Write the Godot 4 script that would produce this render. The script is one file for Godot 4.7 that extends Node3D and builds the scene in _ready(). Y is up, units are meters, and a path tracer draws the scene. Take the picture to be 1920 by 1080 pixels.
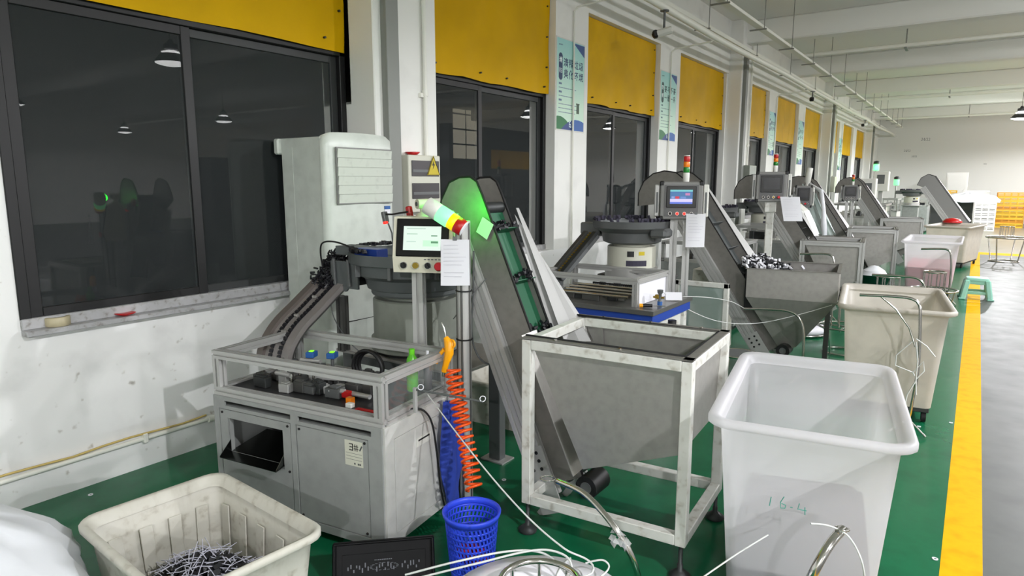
extends Node3D
# A night shift in a small assembly workshop: a row of feeders, hoppers and bins along a window wall.

# ------------------------------------------------------------------ mesh builder
class MB:
	static var org := Vector3.ZERO
	var st := SurfaceTool.new()
	var xf := Transform3D()
	func _init():
		st.begin(Mesh.PRIMITIVE_TRIANGLES)
		st.set_uv(Vector2.ZERO)
		st.set_smooth_group(-1)
	func v(p, uv = null):
		if uv != null: st.set_uv(uv)
		st.add_vertex(xf * p - org)
	func tri(a, b, c):
		v(a); v(b); v(c)
	func quad(a, b, c, d):
		v(a); v(b); v(c); v(a); v(c); v(d)
	func out(a, b, c, inside):
		if (a - c).cross(a - b).dot((a + b + c) / 3.0 - inside) < 0.0: tri(a, c, b)
		else: tri(a, b, c)
	func qout(a, b, c, d, inside):
		out(a, b, c, inside); out(a, c, d, inside)
	func flat(): st.set_smooth_group(-1)
	func smooth(): st.set_smooth_group(1)
	# a quad with a picture on it: top left, top right, bottom right, bottom left
	func pic(a, b, c, d):
		v(a, Vector2(0, 0)); v(b, Vector2(1, 0)); v(c, Vector2(1, 1))
		v(a, Vector2(0, 0)); v(c, Vector2(1, 1)); v(d, Vector2(0, 1))
		st.set_uv(Vector2.ZERO)
	func box(c: Vector3, s: Vector3, b := Basis(), bev := 0.0):
		flat()
		var h = s * 0.5
		if bev <= 0.0:
			for ax in 3:
				for sg in [-1.0, 1.0]:
					var n = Vector3.ZERO; n[ax] = sg * h[ax]
					var u = Vector3.ZERO; u[(ax + 1) % 3] = h[(ax + 1) % 3]
					var w = Vector3.ZERO; w[(ax + 2) % 3] = h[(ax + 2) % 3]
					qout(c + b * (n - u - w), c + b * (n + u - w), c + b * (n + u + w), c + b * (n - u + w), c)
			return
		bev = minf(bev, minf(h.x, minf(h.y, h.z)) * 0.9)
		var P = func(sx, sy, sz, ax):   # corner point belonging to face ax
			var q = Vector3(sx * h.x, sy * h.y, sz * h.z)
			for k in 3:
				if k != ax: q[k] -= signf(q[k]) * bev
			return c + b * q
		for ax in 3:
			for sg in [-1.0, 1.0]:
				var r = []
				for uv in [[-1, -1], [1, -1], [1, 1], [-1, 1]]:
					var s3 = [0.0, 0.0, 0.0]
					s3[ax] = sg; s3[(ax + 1) % 3] = uv[0]; s3[(ax + 2) % 3] = uv[1]
					r.append(P.call(s3[0], s3[1], s3[2], ax))
				qout(r[0], r[1], r[2], r[3], c)
		for ax in 3:     # edges running along ax
			var a1 = (ax + 1) % 3; var a2 = (ax + 2) % 3
			for s1 in [-1, 1]:
				for s2 in [-1, 1]:
					var m = [0.0, 0.0, 0.0]; m[a1] = s1; m[a2] = s2
					m[ax] = -1; var p0 = P.call(m[0], m[1], m[2], a1); var p1 = P.call(m[0], m[1], m[2], a2)
					m[ax] = 1; var p2 = P.call(m[0], m[1], m[2], a2); var p3 = P.call(m[0], m[1], m[2], a1)
					qout(p0, p1, p2, p3, c)
		for sx in [-1, 1]:
			for sy in [-1, 1]:
				for sz in [-1, 1]:
					out(P.call(sx, sy, sz, 0), P.call(sx, sy, sz, 1), P.call(sx, sy, sz, 2), c)
	# a box from corner to corner
	func bb(a: Vector3, d: Vector3, bev := 0.0):
		box((a + d) * 0.5, (d - a).abs(), Basis(), bev)
	# a bar of rectangular section from a to d; up hints the section's height direction
	func bar(a: Vector3, d: Vector3, w: float, h: float, up := Vector3.UP, bev := 0.0):
		var z = (d - a)
		var l = z.length()
		z /= l
		if absf(z.dot(up)) > 0.99: up = Vector3.RIGHT if absf(z.x) < 0.9 else Vector3.BACK
		var x = up.cross(z).normalized()
		var y = z.cross(x)
		box((a + d) * 0.5, Vector3(w, h, l), Basis(x, y, z), bev)
	func ring(c: Vector3, x: Vector3, y: Vector3, r: float, n: int) -> Array:
		var o = []
		for i in n:
			var t = TAU * i / n
			o.append(c + x * (cos(t) * r) + y * (sin(t) * r))
		return o
	# skin between successive closed loops
	func skin(loops: Array, close := false, sm := true):
		if sm: smooth()
		else: flat()
		var m = loops.size()
		for k in (m if close else m - 1):
			var A = loops[k]; var B = loops[(k + 1) % m]
			var n = A.size()
			for i in n:
				var j = (i + 1) % n
				quad(A[i], B[i], B[j], A[j])
		flat()
	func cap(loop: Array, inside: Vector3):
		flat()
		var c = Vector3.ZERO
		for p in loop: c += p
		c /= loop.size()
		for i in loop.size(): out(c, loop[i], loop[(i + 1) % loop.size()], inside)
	func tube(pts: Array, r, n := 8, closed := false, caps := true):
		var loops = []
		var m = pts.size()
		var t0 = (pts[1] - pts[0]).normalized()
		var x = t0.cross(Vector3.UP)
		if x.length() < 0.05: x = t0.cross(Vector3.RIGHT)
		x = x.normalized()
		for k in m:
			var t
			if closed: t = (pts[(k + 1) % m] - pts[(k - 1 + m) % m]).normalized()
			elif k == 0: t = t0
			elif k == m - 1: t = (pts[k] - pts[k - 1]).normalized()
			else: t = ((pts[k + 1] - pts[k]).normalized() + (pts[k] - pts[k - 1]).normalized()).normalized()
			x = (x - t * x.dot(t)).normalized()
			var y = t.cross(x)
			loops.append(ring(pts[k], x, y, r[k] if r is Array else r, n))
		skin(loops, closed)
		if not closed and caps:
			cap(loops[0], pts[1]); cap(loops[m - 1], pts[m - 2])
	# lathe: profile of Vector2(radius, height) about axis
	func lathe(prof: Array, o: Vector3, n := 24, b := Basis(), sm := true, caps := true):
		var loops = []
		for q in prof:
			loops.append(ring(o + b * Vector3(0, q.y, 0), b * Vector3(0, 0, 1), b * Vector3(1, 0, 0), maxf(q.x, 0.0001), n))
		if sm: skin(loops)
		else:
			for k in loops.size() - 1:
				st.set_smooth_group(k + 2)
				for i in n:
					var j = (i + 1) % n
					quad(loops[k][i], loops[k + 1][i], loops[k + 1][j], loops[k][j])
			flat()
		if caps:
			var mid = o + b * Vector3(0, (prof[0].y + prof[-1].y) * 0.5, 0)
			if prof[0].x > 0.001: cap(loops[0], mid)
			if prof[-1].x > 0.001: cap(loops[-1], mid)
	func cyl(a: Vector3, d: Vector3, r: float, n := 16, r2 := -1.0):
		var y = (d - a).normalized()
		var x = y.cross(Vector3.UP)
		if x.length() < 0.05: x = y.cross(Vector3.RIGHT)
		x = x.normalized()
		var z = y.cross(x)
		var A = ring(a, z, x, r, n); var B = ring(d, z, x, r if r2 < 0 else r2, n)
		skin([A, B]); cap(A, (a + d) / 2); cap(B, (a + d) / 2)
	# polygon (PackedVector2Array in x, y of xf) extruded along local z from z0 to z1
	func prism(poly: PackedVector2Array, z0: float, z1: float, t := Transform3D()):
		flat()
		var idx = Geometry2D.triangulate_polygon(poly)
		for z in [z0, z1]:
			var ins = (z0 + z1) * 0.5
			for k in range(0, idx.size(), 3):
				var a = Vector3(poly[idx[k]].x, poly[idx[k]].y, z); var b = Vector3(poly[idx[k + 1]].x, poly[idx[k + 1]].y, z); var c = Vector3(poly[idx[k + 2]].x, poly[idx[k + 2]].y, z)
				var cc = (a + b + c) / 3.0; cc.z = ins
				out(t * a, t * b, t * c, t * cc)
		var cw = Geometry2D.is_polygon_clockwise(poly)
		var n = poly.size()
		for i in n:
			var p = poly[i]; var q = poly[(i + 1) % n]
			var a = t * Vector3(p.x, p.y, z0); var b = t * Vector3(q.x, q.y, z0); var c = t * Vector3(q.x, q.y, z1); var d = t * Vector3(p.x, p.y, z1)
			if cw: quad(a, b, c, d)
			else: quad(a, d, c, b)
	# thin sheet metal between four points
	func sheet(a: Vector3, b: Vector3, c: Vector3, d: Vector3, th := 0.003):
		flat()
		var n = (b - a).cross(d - a)
		if n.length() < 1e-9: n = (c - b).cross(a - b)
		n = n.normalized() * th * 0.5
		var m = (a + b + c + d) / 4
		qout(a + n, b + n, c + n, d + n, m); qout(a - n, b - n, c - n, d - n, m)
		var r = [a, b, c, d]
		for i in 4:
			var p = r[i]; var q = r[(i + 1) % 4]
			if p.distance_to(q) > 1e-5: qout(p + n, q + n, q - n, p - n, m)
	func helix(pts: Array, R: float, r: float, turns: float, per := 12, n := 6):
		# coil whose axis follows the polyline pts
		var cv = Curve3D.new()
		cv.bake_interval = 0.02
		for p in pts: cv.add_point(p)
		var L = cv.get_baked_length()
		var N = int(turns * per)
		var o = []
		for i in N + 1:
			var s = L * i / N
			var p = cv.sample_baked(s); var q = cv.sample_baked(minf(s + 0.01, L)); var w = cv.sample_baked(maxf(s - 0.01, 0))
			var t = (q - w).normalized()
			var x = t.cross(Vector3.BACK).normalized(); var y = t.cross(x)
			var a = TAU * i / per
			o.append(p + x * cos(a) * R + y * sin(a) * R)
		tube(o, r, n)
	func mesh() -> ArrayMesh:
		st.generate_normals()
		st.index()
		return st.commit()

# ------------------------------------------------------------------ scene helpers
var taken := {}
var M := {}
var rng := RandomNumberGenerator.new()

func numbered(n: String) -> String:
	if not taken.has(n):
		taken[n] = 0
		return n
	taken[n] += 1
	return "%s_%03d" % [n, taken[n]]

func thing(called: String, label: String, category: String, base := Vector3.ZERO, group := "", turn := 0.0) -> Node3D:
	var o = Node3D.new()
	o.name = numbered(called)
	add_child(o, true)
	o.position = base
	o.rotation.y = turn
	o.set_meta("label", label); o.set_meta("category", category)
	if group != "": o.set_meta("group", group)
	MB.org = base
	if turn != 0.0: MB.org = Vector3.ZERO
	return o

func part(called: String, mb: MB, mat, parent: Node, kind := "") -> MeshInstance3D:
	var o = MeshInstance3D.new()
	o.name = called
	o.mesh = mb.mesh()
	o.material_override = mat
	o.cast_shadow = GeometryInstance3D.SHADOW_CASTING_SETTING_ON
	parent.add_child(o, true)
	if kind != "": o.set_meta("kind", kind)
	return o

# a part that reuses another part's mesh, moved
func again(called: String, src: MeshInstance3D, at: Vector3, parent: Node, mat = null) -> MeshInstance3D:
	var o = MeshInstance3D.new()
	o.name = called
	o.mesh = src.mesh
	o.material_override = mat if mat else src.material_override
	o.position = at
	parent.add_child(o, true)
	return o

func solo(called: String, mb: MB, mat, label: String, category: String, group := "", kind := "") -> MeshInstance3D:
	var o = part(numbered(called), mb, mat, self, kind)
	o.position = MB.org
	o.set_meta("label", label); o.set_meta("category", category)
	if group != "": o.set_meta("group", group)
	return o

func at(p: Vector3): MB.org = p

func struct(called: String, base := Vector3.ZERO) -> Node3D:
	var o = Node3D.new()
	o.name = called
	o.position = base
	MB.org = base
	add_child(o, true)
	o.set_meta("kind", "structure")
	return o

func copy_of(src: Node3D, pos: Vector3, label := "", turn = null) -> Node3D:
	var c = src.duplicate()
	var base_name = str(src.name)
	var re = RegEx.create_from_string("_\\d{3}$")
	c.name = numbered(re.sub(base_name, ""))
	add_child(c, true)
	c.position = pos
	if turn != null: c.rotation.y = turn
	if label != "": c.set_meta("label", label)
	return c

# ------------------------------------------------------------------ camera geometry (1920 x 1080 pixels)
const F_PX := 1240.0
const CAM := Vector3(3.80, 1.62, 0.0)
const PITCH := 9.07
const YAW := 34.9
var cb: Basis

func pray(px: float, py: float) -> Vector3:
	return cb * Vector3(px - 960.0, 540.0 - py, -F_PX)
func gy(px: float, py: float, y: float) -> Vector3:
	var d = pray(px, py); return CAM + d * ((y - CAM.y) / d.y)
func gx(px: float, py: float, x: float) -> Vector3:
	var d = pray(px, py); return CAM + d * ((x - CAM.x) / d.x)
func gz(px: float, py: float, z: float) -> Vector3:
	var d = pray(px, py); return CAM + d * ((z - CAM.z) / d.z)

# ------------------------------------------------------------------ materials
func noise_tex(freq: float, ramp: Array, seed_: int, octaves := 4, size := 512, type := FastNoiseLite.TYPE_SIMPLEX_SMOOTH) -> NoiseTexture2D:
	var n = FastNoiseLite.new()
	n.noise_type = type
	n.frequency = freq
	n.seed = seed_
	n.fractal_octaves = octaves
	var t = NoiseTexture2D.new()
	t.width = size; t.height = size
	t.seamless = true
	t.noise = n
	var g = Gradient.new()
	var offs = PackedFloat32Array(); var cols = PackedColorArray()
	for r in ramp:
		offs.append(r[0]); cols.append(r[1])
	g.offsets = offs; g.colors = cols
	t.color_ramp = g
	return t

func mat(key: String, c: Color, rough := 0.6, metal := 0.0) -> StandardMaterial3D:
	var m = StandardMaterial3D.new()
	m.resource_name = key
	m.albedo_color = c
	m.roughness = rough
	m.metallic = metal
	M[key] = m
	return m

func tri_tex(m: StandardMaterial3D, tex, scale: Vector3):
	m.albedo_texture = tex
	m.uv1_triplanar = true
	m.uv1_world_triplanar = true
	m.uv1_scale = scale

func glow(key: String, c: Color, e: float) -> StandardMaterial3D:
	var m = mat(key, c, 0.4)
	m.emission_enabled = true
	m.emission = c
	m.emission_energy_multiplier = e
	return m

func g3(v: float) -> Color: return Color(v, v, v)

func make_materials():
	var stain = noise_tex(0.012, [[0.0, g3(0.93)], [0.25, g3(0.98)], [0.4, g3(1.0)], [1.0, g3(1.0)]], 3, 6)
	var speck = noise_tex(0.05, [[0.0, Color(0.62, 0.60, 0.57)], [0.10, Color(0.86, 0.85, 0.83)], [0.18, g3(1.0)], [1.0, g3(1.0)]], 5, 4)
	var brushed = noise_tex(0.02, [[0.0, g3(0.92)], [0.5, g3(0.97)], [1.0, g3(1.0)]], 11, 5)
	var grime = noise_tex(0.02, [[0.0, Color(0.72, 0.70, 0.66)], [0.22, Color(0.90, 0.89, 0.87)], [0.38, Color(0.97, 0.97, 0.96)], [1.0, g3(1.0)]], 17, 6)
	var scuff = noise_tex(0.015, [[0.0, g3(0.90)], [0.4, g3(0.97)], [0.6, g3(1.0)], [1.0, g3(0.95)]], 23, 6)
	var rgh = noise_tex(0.02, [[0.0, g3(0.78)], [0.5, g3(0.88)], [1.0, g3(1.0)]], 29, 3)
	var m
	m = mat("wall", Color(0.93, 0.93, 0.92), 0.85); tri_tex(m, stain, Vector3(0.35, 0.35, 0.35))
	m.detail_enabled = true; m.detail_albedo = speck; m.detail_blend_mode = BaseMaterial3D.BLEND_MODE_MUL
	m = mat("wall_clean", Color(0.93, 0.93, 0.91), 0.85); tri_tex(m, stain, Vector3(0.2, 0.2, 0.2))
	mat("wall_end", Color(0.92, 0.92, 0.90), 0.88)
	m = mat("ceiling", Color(0.93, 0.93, 0.91), 0.9)
	m = mat("ceiling_beam", Color(0.94, 0.94, 0.92), 0.9)
	m = mat("green_floor", Color(0.08, 0.40, 0.26), 0.24); m.metallic_specular = 0.36; tri_tex(m, scuff, Vector3(0.5, 0.5, 0.5))
	m.roughness_texture = rgh
	m = mat("grey_floor", Color(0.36, 0.37, 0.36), 0.48); m.metallic_specular = 0.28; tri_tex(m, scuff, Vector3(0.3, 0.3, 0.3))
	m.roughness_texture = rgh
	m = mat("pale_floor", Color(0.55, 0.53, 0.47), 0.34); tri_tex(m, scuff, Vector3(0.3, 0.3, 0.3))
	m = mat("line_yellow", Color(0.93, 0.70, 0.03), 0.6); m.metallic_specular = 0.12; tri_tex(m, scuff, Vector3(0.8, 0.8, 0.8))
	m = mat("banner", Color(0.87, 0.68, 0.02), 0.5); m.metallic_specular = 0.2; tri_tex(m, noise_tex(0.006, [[0.0, g3(0.93)], [1.0, g3(1.0)]], 31, 3), Vector3(0.5, 0.5, 0.5))
	m.normal_enabled = true
	var nb = noise_tex(0.006, [[0.0, g3(0.0)], [1.0, g3(1.0)]], 37, 3); nb.as_normal_map = true; nb.bump_strength = 3.0
	m.normal_texture = nb; m.normal_scale = 0.6
	mat("black_frame", Color(0.05, 0.05, 0.055), 0.5, 0.0)
	mat("grey_frame", Color(0.17, 0.18, 0.18), 0.5, 0.0)
	m = mat("silver_sill", Color(0.72, 0.72, 0.73), 0.55, 0.25); tri_tex(m, grime, Vector3(2, 2, 2))
	m = mat("glass", Color(0.9, 0.95, 0.95, 0.03), 0.0); m.transparency = BaseMaterial3D.TRANSPARENCY_ALPHA; m.metallic_specular = 0.43
	m = mat("acrylic", Color(0.9, 0.95, 0.95, 0.10), 0.05); m.transparency = BaseMaterial3D.TRANSPARENCY_ALPHA
	mat("white_paint", Color(0.86, 0.86, 0.83), 0.45)
	m = mat("white_steel", Color(0.86, 0.86, 0.84), 0.4); tri_tex(m, grime, Vector3(1.3, 1.3, 1.3))
	mat("grey_trunk", Color(0.52, 0.53, 0.51), 0.5)
	mat("dark_trunk", Color(0.36, 0.36, 0.33), 0.6)
	m = mat("pipe_white", Color(0.92, 0.92, 0.88), 0.5)
	mat("steel_rod", Color(0.55, 0.55, 0.53), 0.45, 0.7)
	m = mat("cabinet", Color(0.60, 0.61, 0.60), 0.5); tri_tex(m, brushed, Vector3(1.0, 1.0, 1.0))
	m = mat("cabinet_light", Color(0.80, 0.80, 0.78), 0.45); tri_tex(m, brushed, Vector3(1.0, 1.0, 1.0))
	mat("seam", Color(0.10, 0.10, 0.10), 0.8)
	m = mat("aluminium", Color(0.72, 0.72, 0.71), 0.42, 0.4)
	mat("aluminium_dark", Color(0.38, 0.38, 0.37), 0.5, 0.7)
	m = mat("stainless", Color(0.66, 0.65, 0.63), 0.42, 0.55); tri_tex(m, brushed, Vector3(1.6, 1.6, 1.6))
	m = mat("stainless_dull", Color(0.52, 0.51, 0.49), 0.5, 0.35); tri_tex(m, brushed, Vector3(1.6, 1.6, 1.6))
	mat("flange", Color(0.64, 0.64, 0.63), 0.5, 0.15)
	mat("chute_steel", Color(0.40, 0.41, 0.40), 0.22, 1.0)
	mat("chrome", Color(0.80, 0.79, 0.77), 0.16, 1.0)
	mat("dark_steel", Color(0.24, 0.25, 0.25), 0.5, 0.5)
	mat("track_grey", Color(0.56, 0.54, 0.53), 0.45, 0.3)
	mat("track_brown", Color(0.44, 0.41, 0.39), 0.5, 0.3)
	mat("gunmetal", Color(0.40, 0.41, 0.41), 0.5, 0.4)
	mat("bowl_grey", Color(0.36, 0.38, 0.38), 0.55, 0.25)
	m = mat("feeder_grey", Color(0.55, 0.57, 0.53), 0.45); tri_tex(m, brushed, Vector3(1, 1, 1))
	m = mat("feeder_cream", Color(0.80, 0.80, 0.74), 0.4)
	mat("black", Color(0.06, 0.06, 0.065), 0.5)
	mat("black_gloss", Color(0.05, 0.05, 0.055), 0.2)
	mat("rubber", Color(0.05, 0.05, 0.05), 0.75)
	mat("belt_green", Color(0.10, 0.36, 0.24), 0.5)
	mat("belt_grey", Color(0.27, 0.29, 0.29), 0.6)
	m = mat("beige", Color(0.83, 0.82, 0.74), 0.45)
	mat("paper", Color(0.90, 0.90, 0.92), 0.8)
	mat("print_grey", Color(0.70, 0.70, 0.74), 0.8)
	mat("card_pale", Color(0.80, 0.85, 0.80), 0.8)
	m = mat("ac_white", Color(0.82, 0.84, 0.81), 0.35); tri_tex(m, brushed, Vector3(0.7, 0.7, 0.7))
	m = mat("ac_louver", Color(0.79, 0.81, 0.77), 0.5); tri_tex(m, stain, Vector3(2.2, 2.2, 2.2))
	mat("sticker_blue", Color(0.16, 0.36, 0.62), 0.5)
	mat("sign_yellow", Color(0.78, 0.70, 0.10), 0.5)
	m = mat("smoked", Color(0.30, 0.29, 0.30), 0.2)
	mat("red_plastic", Color(0.72, 0.06, 0.07), 0.35)
	mat("red_button", Color(0.80, 0.06, 0.14), 0.3)
	mat("amber", Color(0.93, 0.50, 0.03), 0.3)
	mat("brass", Color(0.62, 0.52, 0.20), 0.35, 0.6)
	mat("lamp_green", Color(0.10, 0.50, 0.16), 0.3)
	mat("orange", Color(0.95, 0.34, 0.06), 0.35)
	mat("gun_yellow", Color(0.97, 0.66, 0.02), 0.35)
	m = mat("basket_blue", Color(0.20, 0.31, 0.90), 0.38)
	m = mat("cloth_blue", Color(0.14, 0.24, 0.62), 0.9); m.rim_enabled = true; m.rim = 0.3
	m = mat("bin_white", Color(0.87, 0.86, 0.88, 0.72), 0.42); m.transparency = BaseMaterial3D.TRANSPARENCY_ALPHA; m.backlight_enabled = true; m.backlight = Color(0.92, 0.92, 0.92)
	m = mat("bin_cream", Color(0.84, 0.82, 0.78), 0.45); m.backlight_enabled = true; m.backlight = Color(0.80, 0.79, 0.76)
	tri_tex(m, brushed, Vector3(0.6, 0.6, 0.6))
	m = mat("tub_dirty", Color(0.82, 0.81, 0.77), 0.55); tri_tex(m, grime, Vector3(1.2, 1.2, 1.2))
	mat("content_grey", Color(0.22, 0.21, 0.27), 0.8)
	mat("content_pink", Color(0.80, 0.42, 0.47), 0.8)
	mat("part_black", Color(0.10, 0.10, 0.12), 0.45)
	mat("tie_white", Color(0.80, 0.80, 0.86), 0.5)
	m = mat("tube_clear", Color(0.86, 0.87, 0.86), 0.25)
	m = mat("bag_white", Color(0.90, 0.91, 0.93), 0.32)
	m = mat("roll_white", Color(0.96, 0.95, 0.98), 0.3)
	m = mat("film", Color(0.95, 0.96, 0.96, 0.30), 0.12); m.transparency = BaseMaterial3D.TRANSPARENCY_ALPHA
	m = mat("film_green", Color(0.75, 0.85, 0.82, 0.38), 0.3); m.transparency = BaseMaterial3D.TRANSPARENCY_ALPHA
	m = mat("tray_black", Color(0.03, 0.03, 0.04), 0.5); m.metallic_specular = 0.3
	mat("tray_print", Color(0.36, 0.37, 0.40), 0.4)
	mat("bench_blue", Color(0.12, 0.26, 0.62), 0.4)
	m = mat("bench_top", Color(0.42, 0.42, 0.41), 0.3, 0.4)
	m = mat("plate_dark", Color(0.20, 0.20, 0.21), 0.4, 0.4)
	mat("hmi_grey", Color(0.50, 0.50, 0.49), 0.45)
	mat("hmi_face", Color(0.38, 0.38, 0.38), 0.45)
	mat("stool_green", Color(0.52, 0.74, 0.66), 0.4)
	mat("basin_green", Color(0.03, 0.20, 0.15), 0.35)
	mat("crate_yellow", Color(0.92, 0.72, 0.14), 0.5)
	mat("crate_orange", Color(0.92, 0.62, 0.12), 0.5)
	mat("crate_white", Color(0.90, 0.90, 0.88), 0.5)
	mat("cardboard", Color(0.42, 0.30, 0.24), 0.9)
	mat("marker_green", Color(0.25, 0.62, 0.55), 0.8)
	mat("bottle_green", Color(0.35, 0.72, 0.16), 0.25)
	mat("cap_green", Color(0.40, 0.80, 0.12), 0.4)
	mat("tape_cream", Color(0.72, 0.68, 0.56), 0.5)
	mat("cord_yellow", Color(0.80, 0.70, 0.42), 0.6)
	mat("locker_black", Color(0.045, 0.05, 0.055), 0.5)
	mat("shade_grey", Color(0.16, 0.16, 0.17), 0.5)
	glow("lamp_disc", Color(1.0, 1.0, 1.0), 14.0)
	glow("screen_white", Color(0.86, 0.97, 0.88), 1.0)
	glow("green_lit", Color(0.50, 1.0, 0.62), 1.25)
	glow("sign_amber_lit", Color(1.0, 0.85, 0.03), 0.6)
	glow("office_glow", Color(1.0, 0.97, 0.88), 2.2)
	glow("red_lit", Color(1.0, 0.16, 0.12), 1.6)
	glow("dot_green", Color(0.5, 1.0, 0.1), 1.2)

# ------------------------------------------------------------------ scene
const LAMP_Y := 3.40
const LAMP_E := 12.4
const H := 4.35

func _ready():
	rng.seed = 7
	cb = Basis(Vector3.UP, deg_to_rad(YAW)) * Basis(Vector3.RIGHT, deg_to_rad(-PITCH))
	var cam = Camera3D.new()
	cam.name = "camera"
	cam.fov = rad_to_deg(2.0 * atan(540.0 / F_PX))
	cam.transform = Transform3D(cb, CAM)
	cam.near = 0.05
	cam.far = 100.0
	add_child(cam)
	cam.current = true
	var we = WorldEnvironment.new()
	we.name = "night"
	var e = Environment.new()
	e.background_mode = Environment.BG_COLOR
	e.background_color = Color(0.015, 0.018, 0.022)
	e.tonemap_mode = Environment.TONE_MAPPER_LINEAR
	e.tonemap_exposure = 1.0
	e.sdfgi_enabled = true; e.ssao_enabled = true; e.ssil_enabled = true
	we.environment = e
	add_child(we)
	make_materials()
	build_lamps()
	build_room()
	build_windows()
	build_wall_fittings()
	build_services()
	build_objects()

# high-bay pendants: opaque bells with a bright disc below and a slit ring above
func build_lamps():
	var proto = thing("pendant_lamp", "", "lamp", Vector3(6.35, LAMP_Y, -0.6), "ceiling pendant lamps in rows")
	MB.org = Vector3.ZERO
	var b = MB.new()
	b.lathe([Vector2(0.25, 0.0), Vector2(0.25, 0.014), Vector2(0.15, 0.13), Vector2(0.13, 0.137), Vector2(0.125, 0.13), Vector2(0.23, 0.014)], Vector3.ZERO, 32, Basis(), true, false)
	part("shade", b, M.shade_grey, proto)
	b = MB.new(); b.lathe([Vector2(0.001, -0.046), Vector2(0.10, -0.040), Vector2(0.19, -0.020), Vector2(0.232, 0.003), Vector2(0.232, 0.010)], Vector3.ZERO, 32)
	part("diffuser", b, M.lamp_disc, proto)
	b = MB.new(); b.lathe([Vector2(0.128, 0.142), Vector2(0.134, 0.160), Vector2(0.07, 0.184)], Vector3.ZERO, 32)
	part("light_ring", b, M.lamp_disc, proto)
	b = MB.new(); b.lathe([Vector2(0.07, 0.185), Vector2(0.10, 0.20), Vector2(0.10, 0.27), Vector2(0.05, 0.29), Vector2(0.03, 0.34)], Vector3.ZERO, 24, Basis(), false)
	part("heat_sink", b, M.shade_grey, proto)
	b = MB.new(); b.cyl(Vector3(0, 0.33, 0), Vector3(0, H - LAMP_Y, 0), 0.009, 8)
	part("rod", b, M.steel_rod, proto)
	var l = SpotLight3D.new()
	l.name = "lamp_light"
	l.spot_angle = 88.0
	l.spot_angle_attenuation = 0.22
	l.spot_range = 60.0
	l.spot_attenuation = 2.0
	l.light_size = 0.036
	l.light_energy = LAMP_E
	l.light_color = Color(0.985, 0.985, 1.0)
	l.shadow_enabled = true
	l.rotation_degrees.x = -90.0
	l.position.y = -0.006
	proto.add_child(l)
	var u = OmniLight3D.new()       # the slit ring above the bell
	u.name = "ring_light"
	u.light_energy = LAMP_E * 0.17
	u.light_color = l.light_color
	u.light_size = 0.02
	u.omni_range = 60.0
	u.omni_attenuation = 2.0
	u.shadow_enabled = true
	u.position.y = 0.168
	proto.add_child(u)
	var rows = [[6.35, [4.4, -5.6, -10.6, -15.6, -20.4, -25.2], "over the aisle beside the bins"], [14.6, [4.3, -1.0, -6.3, -11.6, -16.9, -22.1, -27.8], "over the middle of the open floor"], [21.5, [-1.5, -12.0, -22.0, -31.0], "in front of the opposite side wall"], [7.6, [-28.9], "by the end wall over the crates"], [4.6, [-23.9], "at the end of the machine row"]]
	for r in rows:
		var n = 1 if r[0] == 6.35 else 0
		for z in r[1]:
			n += 1
			copy_of(proto, Vector3(r[0], LAMP_Y, z), "%s dark bell pendant lamp %s, counted from near wall" % [["first", "second", "third", "fourth", "fifth", "sixth", "seventh", "eighth"][(n - 1) if r[0] != 6.35 else ([4.4, -0.6, -5.6, -10.6, -15.6, -20.4, -25.2].find(z))], r[2]] if r[1].size() > 1 else "dark bell pendant lamp %s" % r[2])
	proto.set_meta("label", "second dark bell pendant lamp over the aisle beside the bins, counted from near wall")

const COLS := [-3.35, -11.9, -20.45, -29.0]
var WINS := [[-1.225, -3.35]]

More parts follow.
